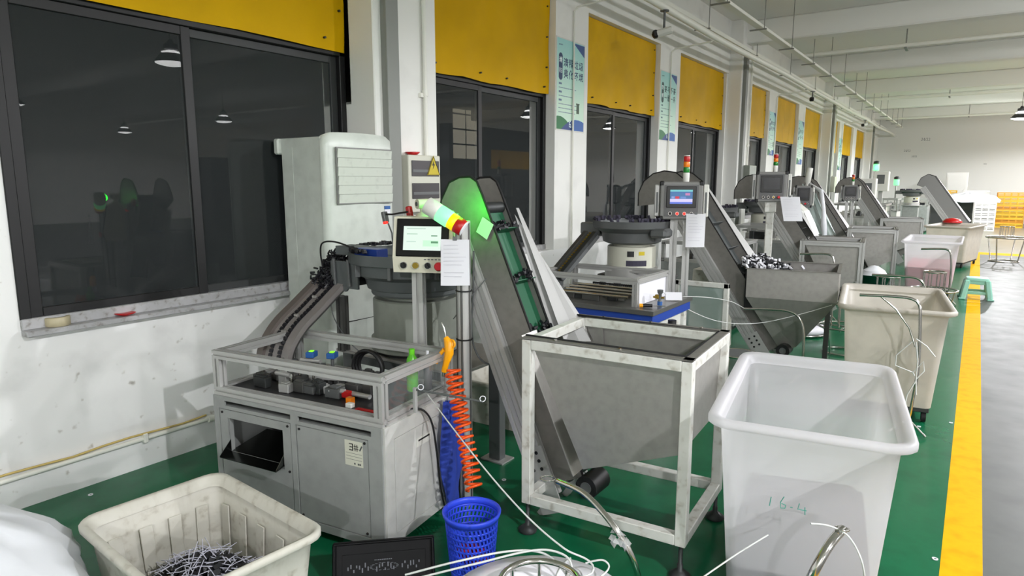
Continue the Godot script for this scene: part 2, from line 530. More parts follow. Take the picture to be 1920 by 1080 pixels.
func build_room():
	for c in COLS:
		for w in [[-0.72, -2.77], [-3.47, -5.53], [-6.27, -8.50]]:
			if c + w[1] > -32.9: WINS.append([c + w[0], c + w[1]])
	# floor
	var fl = struct("floor")
	var b = MB.new(); b.bb(Vector3(-0.3, -0.15, -33.2), Vector3(3.81, 0.0, 6.3)); part("green_coating", b, M.green_floor, fl)
	b = MB.new(); b.bb(Vector3(3.81, -0.15, -18.4), Vector3(3.96, 0.001, 6.3)); part("yellow_line", b, M.line_yellow, fl)
	b = MB.new(); b.bb(Vector3(3.96, -0.15, -18.4), Vector3(26.3, 0.0, 6.3)); part("grey_coating", b, M.grey_floor, fl)
	b = MB.new(); b.bb(Vector3(3.81, -0.15, -19.0), Vector3(26.3, 0.001, -18.4)); part("yellow_cross_line", b, M.line_yellow, fl)
	b = MB.new(); b.bb(Vector3(3.81, -0.15, -33.2), Vector3(26.3, 0.0, -19.0)); part("pale_coating", b, M.pale_floor, fl)
	# window wall
	var wl = struct("wall_left")
	b = MB.new(); b.bb(Vector3(-0.24, 0.0, -3.35), Vector3(0.0, 0.90, 6.2)); part("lower_wall", b, M.wall, wl)
	b = MB.new(); b.bb(Vector3(-0.24, 0.0, -33.2), Vector3(0.07, 0.90, -3.35)); part("lower_wall", b, M.wall, wl)
	b = MB.new(); b.bb(Vector3(-0.24, 3.48, -33.2), Vector3(0.08, H, 6.2)); part("header_beam", b, M.wall_clean, wl)
	b = MB.new(); b.bb(Vector3(-0.24, 0.90, -1.225), Vector3(0.0, 3.48, 6.2)); part("side_wall", b, M.wall, wl)
	for c in COLS:
		b = MB.new(); b.bb(Vector3(-0.24, 0.0, c - 0.65), Vector3(0.30, H, c), 0.008); part("column", b, M.wall_clean, wl)
	for i in WINS.size() - 1:
		var z0 = WINS[i][1]; var z1 = WINS[i + 1][0]
		var iscol = false
		for c in COLS:
			if absf(z0 - c) < 0.3: iscol = true
		b = MB.new(); b.bb(Vector3(-0.24, 0.90, z1), Vector3(0.06 if iscol else 0.08, 3.48, z0)); part("pillar", b, M.wall_clean, wl)
	var zl = WINS[-1][1]
	b = MB.new(); b.bb(Vector3(-0.24, 0.90, -33.2), Vector3(0.07, 3.48, zl)); part("pillar", b, M.wall_clean, wl)
	# other walls
	var wb = struct("wall_back")
	b = MB.new(); b.bb(Vector3(-0.24, 0.0, -33.25), Vector3(26.25, H, -33.0)); part("end_wall", b, M.wall_end, wb)
	var wf = struct("wall_front")
	b = MB.new(); b.bb(Vector3(-0.24, 0.0, 6.0), Vector3(26.25, H, 6.2)); part("near_wall", b, M.wall_clean, wf)
	var wr = struct("wall_right")
	b = MB.new(); b.bb(Vector3(26.0, 0.0, -33.2), Vector3(26.25, H, 6.2)); part("side_wall", b, M.wall_clean, wr)
	# ceiling with cross beams
	var ce = struct("ceiling")
	b = MB.new(); b.bb(Vector3(-0.24, H, -33.25), Vector3(26.25, H + 0.2, 6.2)); part("slab", b, M.ceiling, ce)
	for k in 9:
		var z = 0.6 - 4.275 * k
		b = MB.new(); b.bb(Vector3(0.0, 3.98, z - 0.15), Vector3(26.0, H, z + 0.15), 0.02); part("cross_beam", b, M.ceiling_beam, ce)

func build_windows():
	for i in WINS.size():
		var z0 = WINS[i][0]; var z1 = WINS[i][1]
		var w = struct("window_%d" % (i + 1), Vector3(0, 0.9, (z0 + z1) / 2))
		var x0 = -0.10; var x1 = -0.03
		if i == 0: x0 = -0.06; x1 = 0.01
		var zm = lerpf(z0, z1, 0.44)
		var ft = MB.new(); ft.bb(Vector3(x0, 3.40, z1), Vector3(x1, 3.48, z0), 0.004); part("head_frame", ft, M.black_frame, w)
		var t2 = MB.new(); t2.bb(Vector3(x0 + 0.01, 2.50, z1), Vector3(x1, 2.57, z0), 0.004); part("transom", t2, M.black_frame, w)
		ft = MB.new(); ft.bb(Vector3(x0, 0.90, z0 - 0.05), Vector3(x1, 3.48, z0), 0.004); part("jamb", ft, M.black_frame, w)
		ft = MB.new(); ft.bb(Vector3(x0, 0.90, z1), Vector3(x1, 3.48, z1 + 0.05), 0.004); part("jamb", ft, M.black_frame, w)
		ft = MB.new(); ft.bb(Vector3(x0, 0.90, z1), Vector3(x1 + 0.012, 0.955, z0), 0.004); part("sill_rail", ft, M.silver_sill, w)
		if i == 0:
			ft = MB.new(); ft.bb(Vector3(0.0, 0.872, z1), Vector3(0.075, 0.90, z0), 0.004); part("sill_ledge", ft, M.silver_sill, w)
		# two sliding sashes
		for k in 2:
			var a = z0 - 0.05 if k == 0 else zm
			var c = zm - 0.05 if k == 0 else z1 + 0.05
			var xs = x0 + 0.045 if k == 0 else x0 + 0.02
			var sf = MB.new()
			sf.bb(Vector3(xs - 0.012, 0.955, a - 0.055), Vector3(xs + 0.012, 2.50, a), 0.003)
			sf.bb(Vector3(xs - 0.012, 0.955, c), Vector3(xs + 0.012, 2.50, c + 0.055), 0.003)
			sf.bb(Vector3(xs - 0.012, 0.955, c + 0.055), Vector3(xs + 0.012, 1.00, a - 0.055), 0.003)
			sf.bb(Vector3(xs - 0.012, 2.45, c + 0.055), Vector3(xs + 0.012, 2.50, a - 0.055), 0.003)
			var s = part("sash", sf, M.black_frame if k == 0 else M.grey_frame, w)
			var p = MB.new(); p.bb(Vector3(xs - 0.001, 1.0, c + 0.05), Vector3(xs + 0.001, 2.45, a - 0.05))
			# one sheet only: a pane without thickness
			p = MB.new(); p.quad(Vector3(xs, 2.46, a - 0.05), Vector3(xs, 2.46, c + 0.05), Vector3(xs, 0.99, c + 0.05), Vector3(xs, 0.99, a - 0.05))
			part("pane", p, M.glass, s)
		var p2 = MB.new(); p2.quad(Vector3(x0 + 0.03, 3.40, z0 - 0.05), Vector3(x0 + 0.03, 3.40, z1 + 0.05), Vector3(x0 + 0.03, 2.57, z1 + 0.05), Vector3(x0 + 0.03, 2.57, z0 - 0.05))
		part("upper_pane", p2, M.glass, w)

# ------------------------------------------------------------------ printed pictures
func stroke(im: Image, pts: Array, ox: float, oy: float, s: float, w: int, c: Color, wx := 1.0):
	for k in pts.size() - 1:
		var a = Vector2(ox + pts[k][0] * s * wx, oy + pts[k][1] * s); var b = Vector2(ox + pts[k + 1][0] * s * wx, oy + pts[k + 1][1] * s)
		var n = int(a.distance_to(b)) + 1
		for i in n + 1:
			var p = a.lerp(b, float(i) / n)
			im.fill_rect(Rect2i(int(p.x) - w / 2, int(p.y) - w / 2, w, w), c)

# characters as strokes on a 10 x 10 grid
const GLYPH := {
	"qing": [[[1, 1], [2, 2]], [[0.5, 4], [1.8, 4.6]], [[0.5, 9], [2, 6.5]], [[3, 1.5], [9.5, 1.5]], [[3.4, 2.8], [9, 2.8]], [[3, 4.2], [9.8, 4.2]], [[6.2, 0.3], [6.2, 4.2]], [[4, 5.3], [4, 9.6]], [[4, 5.3], [8.6, 5.3], [8.6, 9.4], [7.6, 9.4]], [[4, 6.7], [8.6, 6.7]], [[4, 8], [8.6, 8]]],
	"sao": [[[0.3, 2.5], [3.8, 2.5]], [[2.2, 0.5], [2.2, 9], [1.2, 8.6]], [[0.3, 6], [3.8, 5]], [[5, 2], [9.3, 2], [9.3, 9]], [[5.2, 5.3], [9.3, 5.3]], [[4.8, 8.7], [9.3, 8.7]]],
	"chu": [[[1, 1], [1, 9.6]], [[1, 1], [3, 1], [2, 3.6], [3, 5.4], [1.6, 6.4]], [[6.5, 0.4], [4, 3.6]], [[6.5, 0.4], [9.6, 3.6]], [[5, 4], [8.4, 4]], [[4.2, 5.8], [9.4, 5.8]], [[6.7, 4], [6.7, 9.4]], [[5.4, 7], [4.4, 8.8]], [[8, 7], [9.2, 8.8]]],
	"la": [[[0.3, 3.5], [3.6, 3.5]], [[2, 1], [2, 8]], [[0.3, 8.4], [3.8, 7.4]], [[6.8, 0.4], [7.2, 1.6]], [[4.4, 2.6], [9.6, 2.6]], [[5.4, 4], [6, 7.6]], [[8.6, 3.8], [7.6, 8.4]], [[4.2, 9], [9.8, 9]]],
	"ji": [[[0.3, 3.5], [3.6, 3.5]], [[2, 1], [2, 8]], [[0.3, 8.4], [3.8, 7.4]], [[4.6, 1.2], [8.4, 1.2], [7.6, 4.4], [9.2, 4.4], [6.4, 9.4]], [[6, 1.2], [5.4, 6], [4, 9.4]], [[6, 5], [9.6, 9.4]]],
	"mei": [[[3, 0.4], [3.8, 1.6]], [[7, 0.4], [6.2, 1.6]], [[1.2, 2], [8.8, 2]], [[1.6, 3.4], [8.4, 3.4]], [[0.8, 4.8], [9.2, 4.8]], [[5, 2], [5, 6.2]], [[0.6, 6.6], [9.4, 6.6]], [[5, 6.6], [1, 9.6]], [[5.2, 6.6], [9.2, 9.6]]],
	"hua": [[[3.4, 0.6], [0.6, 5]], [[2.2, 3.4], [2.2, 9.6]], [[9, 2.4], [4.8, 5.6]], [[5.6, 0.6], [5.6, 8.4], [6.4, 9.2], [9.4, 9.2], [9.4, 7.4]]],
	"huan": [[[0.4, 1.8], [3.6, 1.8]], [[0.4, 4.6], [3.6, 4.6]], [[2, 1.8], [2, 8]], [[0.3, 8.4], [3.8, 7.4]], [[4.4, 1.4], [9.6, 1.4]], [[7.4, 1.4], [4.4, 5.6]], [[7, 3.4], [7, 9.6]], [[7.4, 4], [9.4, 6]]],
	"jing": [[[0.3, 3.5], [3.4, 3.5]], [[1.8, 1], [1.8, 8]], [[0.3, 8.4], [3.6, 7.4]], [[4.4, 1], [9.6, 1]], [[5.4, 1], [5.8, 2.4]], [[8.6, 1], [8.2, 2.4]], [[4, 2.7], [9.8, 2.7]], [[5, 3.8], [9, 3.8], [9, 6.6], [5, 6.6], [5, 3.8]], [[5, 5.2], [9, 5.2]], [[6, 6.6], [4.2, 9.4]], [[7.6, 6.6], [7.6, 9.2], [9.8, 9.2], [9.8, 8]]],
	"zheng": [[[0.8, 1.4], [4.8, 1.4]], [[1.2, 2.4], [4.4, 2.4], [4.4, 3.6], [1.2, 3.6], [1.2, 2.4]], [[2.8, 0.4], [2.8, 5.2]], [[6.4, 0.4], [5.4, 3]], [[6, 1.6], [9.4, 1.6]], [[8.6, 1.6], [5.4, 5]], [[6.4, 2.6], [9.4, 5]], [[1, 6], [9, 6]], [[5, 6], [5, 9.4]], [[5, 7.6], [8, 7.6]], [[2.4, 7.4], [2.4, 9.4]], [[0.4, 9.4], [9.6, 9.4]]],
	"yao": [[[0.8, 1], [9.2, 1]], [[1.8, 2.4], [8.2, 2.4], [8.2, 4.8], [1.8, 4.8], [1.8, 2.4]], [[4, 1], [4, 4.8]], [[6, 1], [6, 4.8]], [[0.4, 6.2], [9.6, 6.2]], [[4.4, 5], [2.6, 8], [7.6, 9.6]], [[7, 6.2], [2, 9.6]]],
	"yu": [[[2.4, 1.6], [8.6, 1.6]], [[2.6, 0.4], [2.4, 4], [8.4, 4], [8, 9.2], [6.6, 9.2]], [[0.4, 6.4], [7.4, 6.4]]],
	"bu": [[[0.6, 1.2], [9.4, 1.2]], [[5.6, 1.2], [0.6, 6]], [[5, 3], [5, 9.6]], [[5.8, 4], [9.2, 6.6]]],
	"yi": [[[0.6, 5], [9.4, 5]]],
	"liu": [[[1, 0.8], [1, 4], [4, 3.4]], [[4.4, 0.6], [4.8, 4]], [[5.4, 1], [9, 1], [8.6, 4], [7.6, 3.8]], [[7, 1], [5.6, 4.4]], [[1.6, 5.2], [8.4, 5.2], [8.4, 9.4], [1.6, 9.4], [1.6, 5.2]], [[1.6, 7.3], [8.4, 7.3]], [[5, 5.2], [5, 9.4]]],
	"qi": [[[5, 0.4], [5, 1.6]], [[0.8, 1.8], [9.2, 1.8]], [[4.4, 1.8], [2.6, 4.6], [7.4, 4.4]], [[0.4, 6.4], [9.6, 6.4]], [[3.4, 5], [3.2, 7.4], [1.4, 9.6]], [[6.8, 5], [6.8, 9.6]]],
}
func glyph(im: Image, g: String, x: float, y: float, s: float, w: int, c: Color, wx := 1.0):
	for st in GLYPH[g]: stroke(im, st, x, y, s / 10.0, w, c, wx)

func poster_image(kind: int) -> ImageTexture:
	var W = 256; var HH = 420
	var im = Image.create(W, HH, false, Image.FORMAT_RGB8)
	for y in HH:
		im.fill_rect(Rect2i(0, y, W, 1), Color(0.62, 0.85, 0.84).lerp(Color(0.82, 0.93, 0.85), minf(1.0, y / 300.0)))
	var navy = Color(0.09, 0.22, 0.38); var green = Color(0.12, 0.45, 0.25); var blue = Color(0.10, 0.36, 0.66)
	if kind == 1: navy = Color(0.05, 0.27, 0.26)
	for y in 56:            # corner flash
		im.fill_rect(Rect2i(256 - int((56 - y) * 1.9), 4 + (56 - y) / 3 * 0 + y, int((56 - y) * 1.9), 1), Color(0.13, 0.30, 0.55))
	for x in W:             # hills at the foot
		var h1 = int(62.0 * maxf(0.0, 1.0 - pow((x - 20) / 130.0, 2)))
		im.fill_rect(Rect2i(x, HH - h1, 1, h1), green)
		var h2 = int(54.0 * maxf(0.0, 1.0 - pow((x - 190) / 150.0, 2)))
		im.fill_rect(Rect2i(x, HH - h2, 1, h2), blue if x > 150 else Color(0.12, 0.25, 0.5))
	# badge
	im.fill_rect(Rect2i(16, 82, 34, 92), navy)
	for y in 16:
		var d = int(17 - sqrt(maxf(0, 289 - pow(16 - y, 2))))
		im.fill_rect(Rect2i(16 + d, 66 + y, 34 - 2 * d, 1), navy); im.fill_rect(Rect2i(16 + d, 189 - y, 34 - 2 * d, 1), navy)
	var wht = Color(0.9, 0.96, 0.95)
	if kind == 0:
		glyph(im, "qing", 20, 84, 26, 3, wht); glyph(im, "sao", 20, 132, 26, 3, wht)
		var r1 = ["qing", "chu", "la", "ji"]; var r2 = ["mei", "hua", "huan", "jing"]
		for i in 4:
			glyph(im, r1[i], 62 + i * 47, 84, 42, 4, navy, 0.95); glyph(im, r2[i], 62 + i * 47, 136, 42, 4, navy, 0.95)
	else:
		glyph(im, "zheng", 20, 84, 26, 3, wht); glyph(im, "liu", 20, 132, 26, 3, wht)
		var r1 = ["yao", "yu", "bu", "yao"]; var r2 = ["yi", "liu", "yi", "qi"]
		for i in 4:
			glyph(im, r1[i], 62 + i * 47, 84, 40, 4, navy, 0.95); glyph(im, r2[i], 62 + i * 47, 136, 40, 4, navy, 0.95)
	# fine print, too small to read
	var r = RandomNumberGenerator.new(); r.seed = 5 + kind
	for k in 8:
		var y = 204 + k * 19
		if k < 5 and k % 2 == 0: im.fill_rect(Rect2i(18, y - 2, 26, 9), navy.lerp(wht, 0.35))
		else:
			var x = 18
			while x < 150 + r.randi() % 70:
				var w = 4 + r.randi() % 6
				im.fill_rect(Rect2i(x, y, w, 4), navy.lerp(wht, 0.3)); x += w + 3
	if kind == 0: im.fill_rect(Rect2i(184, 290, 26, 46), Color(0.16, 0.30, 0.20)); im.fill_rect(Rect2i(180, 286, 34, 6), Color(0.12, 0.24, 0.16))
	# 6S
	stroke(im, [[4, 0], [0, 4], [0, 9], [4, 10], [5, 7.5], [4, 5.2], [0.5, 6]], 118, 376, 3.0, 4, wht)
	stroke(im, [[5, 1], [3, 0], [0.6, 1], [0.6, 3.8], [4.6, 6], [4.6, 9], [2.4, 10], [0, 9]], 142, 376, 3.0, 5, wht)
	for k in 6: im.fill_rect(Rect2i(16 + k * 6, 26 - k / 2, 4, 6), navy.lerp(wht, 0.3))
	return ImageTexture.create_from_image(im)

func pic_mat(key: String, tex: Texture2D, lit := 0.0) -> StandardMaterial3D:
	var m = mat(key, Color.WHITE, 0.5)
	m.albedo_texture = tex
	m.texture_repeat = false
	if lit > 0.0:
		m.albedo_color = Color(0.05, 0.05, 0.05)
		m.roughness = 0.2
		m.emission_enabled = true
		m.emission_operator = BaseMaterial3D.EMISSION_OP_MULTIPLY
		m.emission = Color.WHITE
		m.emission_energy_multiplier = lit
		m.emission_texture = tex
	return m

func text(s: String, size: float, pos: Vector3, face: Basis, m, parent: Node, called := "lettering", depth := 0.0006) -> MeshInstance3D:
	var t = TextMesh.new()
	t.text = s
	var f = SystemFont.new(); f.font_names = PackedStringArray(["Droid Sans"])
	t.font = f
	t.font_size = 32
	t.pixel_size = size / 24.0
	t.depth = depth
	t.curve_step = 2.0
	var o = MeshInstance3D.new()
	o.name = called
	o.mesh = t
	o.material_override = m
	o.transform = Transform3D(face, pos)
	parent.add_child(o, true)
	return o

const FACE_X := Basis(Vector3(0, 0, -1), Vector3(0, 1, 0), Vector3(1, 0, 0))   # reads along -z on a wall that looks along +x

# ------------------------------------------------------------------ on the window wall
func build_wall_fittings():
	var b: MB
	# yellow sheets over the upper half of each window
	var bl = {0: "yellow vinyl sheet over the window behind the white air conditioner", 1: "yellow vinyl sheet between white column and first blue poster", 2: "yellow vinyl sheet between the two nearest blue posters", 3: "yellow vinyl sheet between second blue poster and square column",
		4: "yellow vinyl sheet between second square column and third poster", 5: "yellow vinyl sheet between third and fourth posters", 6: "yellow vinyl sheet between fourth poster and third square column", 7: "yellow vinyl sheet between third square column and fifth poster", 8: "yellow vinyl sheet between fifth poster and the bare white pillar", 9: "yellow vinyl sheet between bare white pillar and last square column", 10: "yellow vinyl sheet past the last square column"}
	for i in WINS.size():
		var z0 = WINS[i][0]; var z1 = WINS[i][1]
		var x = 0.022 if i == 0 else 0.0
		if i == 0: z0 = 0.6
		var t = thing("yellow_blind", bl.get(i, "yellow vinyl sheet over a window farther down the workshop wall"), "blind", Vector3(x, 2.53, (z0 + z1) / 2), "yellow sheets over the windows")
		b = MB.new()
		var n = 14
		for k in n:
			for j in 6:
				var P = func(kk, jj):
					var q = lerpf(z0 - 0.01, z1 + 0.01, kk / float(n)); var y = lerpf(2.53, 3.475, jj / 6.0)
					var sag = 0.012 * sin(kk * 1.7 + i) * (1.0 - jj / 6.0) + (0.006 * sin(kk * 3.1 + jj * 1.3 + i))
					return Vector3(x + 0.008 + sag, y + (0.006 * sin(kk * 1.3 + i * 2.0) if jj == 0 else 0.0), q)
				b.smooth()
				b.quad(P.call(k, j), P.call(k, j + 1), P.call(k + 1, j + 1), P.call(k + 1, j))
		part("sheet", b, M.banner, t)
		if i < 5:
			var kk = 0
			for q in [0.12, 0.42, 0.62, 0.95]:
				b = MB.new(); b.cyl(Vector3(x + 0.0, 2.60, lerpf(z0, z1, q)), Vector3(x + 0.026, 2.60, lerpf(z0, z1, q)), 0.008, 8); part("screw", b, M.dark_steel, t)
			for q in [2.8, 3.1, 3.4]:
				b = MB.new(); b.cyl(Vector3(x, q, z1 + 0.06), Vector3(x + 0.022, q, z1 + 0.06), 0.008, 8); part("screw", b, M.dark_steel, t)
	# posters on the pillars
	var p0 = pic_mat("poster_cleaning", poster_image(0)); var p1 = pic_mat("poster_sorting", poster_image(1))
	var pl = [[-6.13, -6.74, 2.17, 3.12, 0, "pale blue wall poster with navy Chinese headline about cleaning rubbish"], [-8.89, -9.50, 2.20, 3.15, 1, "pale green wall poster with dark green headline about sorting"],
		[-14.72, -15.28, 2.18, 3.10, 0, "pale blue poster on pillar beyond the second square column"], [-17.46, -18.08, 2.05, 3.12, 1, "narrow blue poster beside the third yellow sheet past second column"], [-23.25, -23.85, 2.0, 3.0, 0, "pale poster on pillar past the third square column"]]
	for q in pl:
		var t = thing("wall_poster", q[5], "poster", Vector3(0.081, q[2], q[0]), "posters on window pillars")
		b = MB.new(); b.bb(Vector3(0.081, q[2], q[1]), Vector3(0.086, q[3], q[0])); part("board", b, M.white_paint, t)
		b = MB.new(); b.pic(Vector3(0.0865, q[3] - 0.012, q[0] - 0.012), Vector3(0.0865, q[3] - 0.012, q[1] + 0.012), Vector3(0.0865, q[2] + 0.012, q[1] + 0.012), Vector3(0.0865, q[2] + 0.012, q[0] - 0.012))
		part("print", b, p0 if q[4] == 0 else p1, t)
	# cable trunking on each column, conduits
	var ci = 0
	var tl = ["grey metal trunking on white column behind air conditioner", "grey metal trunking on second square column", "grey metal trunking on third square column", "grey metal trunking on last square column"]
	for c in COLS:
		at(Vector3(0.30, 0.0, c - 0.10))
		b = MB.new(); b.bb(Vector3(0.30, 0.0, c - 0.19), Vector3(0.36, 3.77, c - 0.07), 0.004)
		solo("cable_trunking", b, M.grey_trunk, tl[ci], "trunking", "vertical trunking on columns")
		ci += 1
	var cz = [[-3.84, 0.325, 1.82, "white conduit pipe down white column to breaker box"], [-12.42, 0.325, 1.9, "white conduit pipe down second square column"], [-20.98, 0.325, 1.8, "white conduit pipe down third square column"]]
	for q in cz:
		var t = thing("wall_conduit", q[3], "pipe", Vector3(q[1], q[2], q[0]), "vertical conduits")
		b = MB.new(); b.cyl(Vector3(q[1], q[2], q[0]), Vector3(q[1], 4.0, q[0]), 0.016, 10); part("pipe", b, M.pipe_white, t)
		b = MB.new(); b.cyl(Vector3(q[1], 2.26, q[0]), Vector3(q[1], 2.30, q[0]), 0.022, 10); b.bb(Vector3(0.30, 2.25, q[0] + 0.012), Vector3(0.325, 2.28, q[0] + 0.045)); part("clamp", b, M.pipe_white, t)
	var pz = [[-6.47, 0.35, "thin white conduit crossing the first blue poster"], [-9.22, 0.9, "thin white conduit crossing the second blue poster"], [-15.20, 1.0, "thin white conduit beside poster past second column"], [-23.6, 1.0, "thin white conduit beside poster past third column"]]
	for q in pz:
		at(Vector3(0.10, q[1], q[0]))
		b = MB.new(); b.tube([Vector3(0.10, q[1], q[0]), Vector3(0.10, 3.42, q[0]), Vector3(0.14, 3.46, q[0]), Vector3(0.66, 3.50, q[0]), Vector3(0.70, 3.54, q[0])], 0.011, 8)
		solo("pillar_conduit", b, M.pipe_white, q[2], "pipe", "conduits down the pillars")
	# breaker box with warning sign
	var t = thing("breaker_box", "white breaker box with two smoked windows and yellow warning triangle", "breaker box", Vector3(0.30, 1.47, -3.75))
	b = MB.new(); b.bb(Vector3(0.302, 1.40, -3.93), Vector3(0.385, 1.82, -3.58), 0.006); part("body", b, M.feeder_cream, t)
	for y in [1.665, 1.50]:
		b = MB.new(); b.bb(Vector3(0.385, y, -3.91), Vector3(0.392, y + 0.115, -3.61), 0.003); var w = part("window", b, M.smoked, t)
		b = MB.new(); b.bb(Vector3(0.392, y + 0.03, -3.90), Vector3(0.394, y + 0.05, -3.62)); part("breaker_row", b, M.gunmetal, w)
	b = MB.new(); b.prism(PackedVector2Array([Vector2(-0.07, -0.06), Vector2(0.07, -0.06), Vector2(0, 0.085)]), 0, 0.003, Transform3D(FACE_X, Vector3(0.394, 1.735, -3.84))); var sg = part("warning_sign", b, M.sign_yellow, t)
	b = MB.new(); b.prism(PackedVector2Array([Vector2(0.004, 0.05), Vector2(-0.018, 0.01), Vector2(-0.002, 0.012), Vector2(-0.010, -0.018), Vector2(0.016, 0.022), Vector2(0.002, 0.020)]), 0.003, 0.004, Transform3D(FACE_X, Vector3(0.394, 1.735, -3.84))); part("bolt_symbol", b, M.black, sg)
	b = MB.new()
	for k in 3:
		var A = [Vector2(-0.066, -0.057), Vector2(0.066, -0.057), Vector2(0, 0.079)]
		var p = A[k]; var q = A[(k + 1) % 3]
		b.bar(Vector3(0.3975, 1.735 + p.y, -3.84 - p.x), Vector3(0.3975, 1.735 + q.y, -3.84 - q.x), 0.001, 0.006, Vector3.RIGHT)
	part("sign_border", b, M.black, sg)
	at(Vector3(0.34, 1.82, -3.66))
	b = MB.new(); b.lathe([Vector2(0.035, 0.0), Vector2(0.055, 0.02), Vector2(0.052, 0.02), Vector2(0.03, 0.004)], Vector3(0.345, 1.822, -3.67), 16)
	solo("red_dish", b, M.red_plastic, "small red dish on top of breaker box", "dish")
	# other boxes on far columns
	at(Vector3(0.30, 1.45, -12.3))
	b = MB.new(); b.bb(Vector3(0.302, 1.42, -12.55), Vector3(0.46, 1.92, -12.12), 0.006); solo("control_box", b, M.feeder_grey, "grey control box on second square column", "control box", "boxes on columns")
	at(Vector3(0.30, 1.45, -20.9))
	b = MB.new(); b.bb(Vector3(0.302, 1.35, -21.05), Vector3(0.46, 1.78, -20.66), 0.006); solo("control_box", b, M.feeder_cream, "cream control box on third square column", "control box", "boxes on columns")
	# low conduit and cord along the wall
	var q0 = gx(0, 905, 0.02); var q1 = gx(388, 786, 0.02)
	var lc = thing("wall_pipe", "white pipe with beige cord running low along the wall", "pipe", Vector3(0.02, 0.16, -1.0))
	b = MB.new(); b.cyl(Vector3(0.022, q1.y, -0.2), Vector3(0.022, q1.y, -2.14), 0.013, 10); part("pipe", b, M.pipe_white, lc)
	b = MB.new()
	var pts = []
	for k in 14: pts.append(Vector3(0.024, q1.y + 0.018 + 0.014 * absf(sin(k * 0.8)), lerpf(-0.2, -2.12, k / 13.0)))
	b.tube(pts, 0.006, 6); part("cord", b, M.cord_yellow, lc)
	b = MB.new(); b.lathe([Vector2(0.022, 0.0), Vector2(0.022, 0.03), Vector2(0.016, 0.05)], Vector3(0.022, q1.y, -2.13), 14, Basis(Vector3.RIGHT, -PI / 2)); part("end_fitting", b, M.pipe_white, lc)
	for z in [-0.95, -1.75]:
		b = MB.new(); b.bb(Vector3(0.0, q1.y - 0.022, z - 0.012), Vector3(0.042, q1.y + 0.03, z + 0.012), 0.003); part("clip", b, M.pipe_white, lc)
	# things on the sill
	var tp = gx(111, 603, 0.04)
	at(Vector3(0.015, 0.90, tp.z))
	b = MB.new(); b.lathe([Vector2(0.052, 0), Vector2(0.058, 0.004), Vector2(0.058, 0.044), Vector2(0.052, 0.048), Vector2(0.040, 0.048), Vector2(0.038, 0.0)], Vector3(0.016, 0.901, tp.z), 24)
	solo("tape_roll", b, M.tape_cream, "cream tape roll lying on the dirty window sill", "tape")
	tp = gx(237, 589, 0.05)
	at(Vector3(0.03, 0.90, tp.z))
	b = MB.new(); b.lathe([Vector2(0.02, 0), Vector2(0.05, 0.012), Vector2(0.053, 0.016), Vector2(0.045, 0.018), Vector2(0.0, 0.014)], Vector3(0.035, 0.901, tp.z), 20)
	solo("red_saucer", b, M.red_plastic, "small dark red saucer lying on the window sill", "saucer")

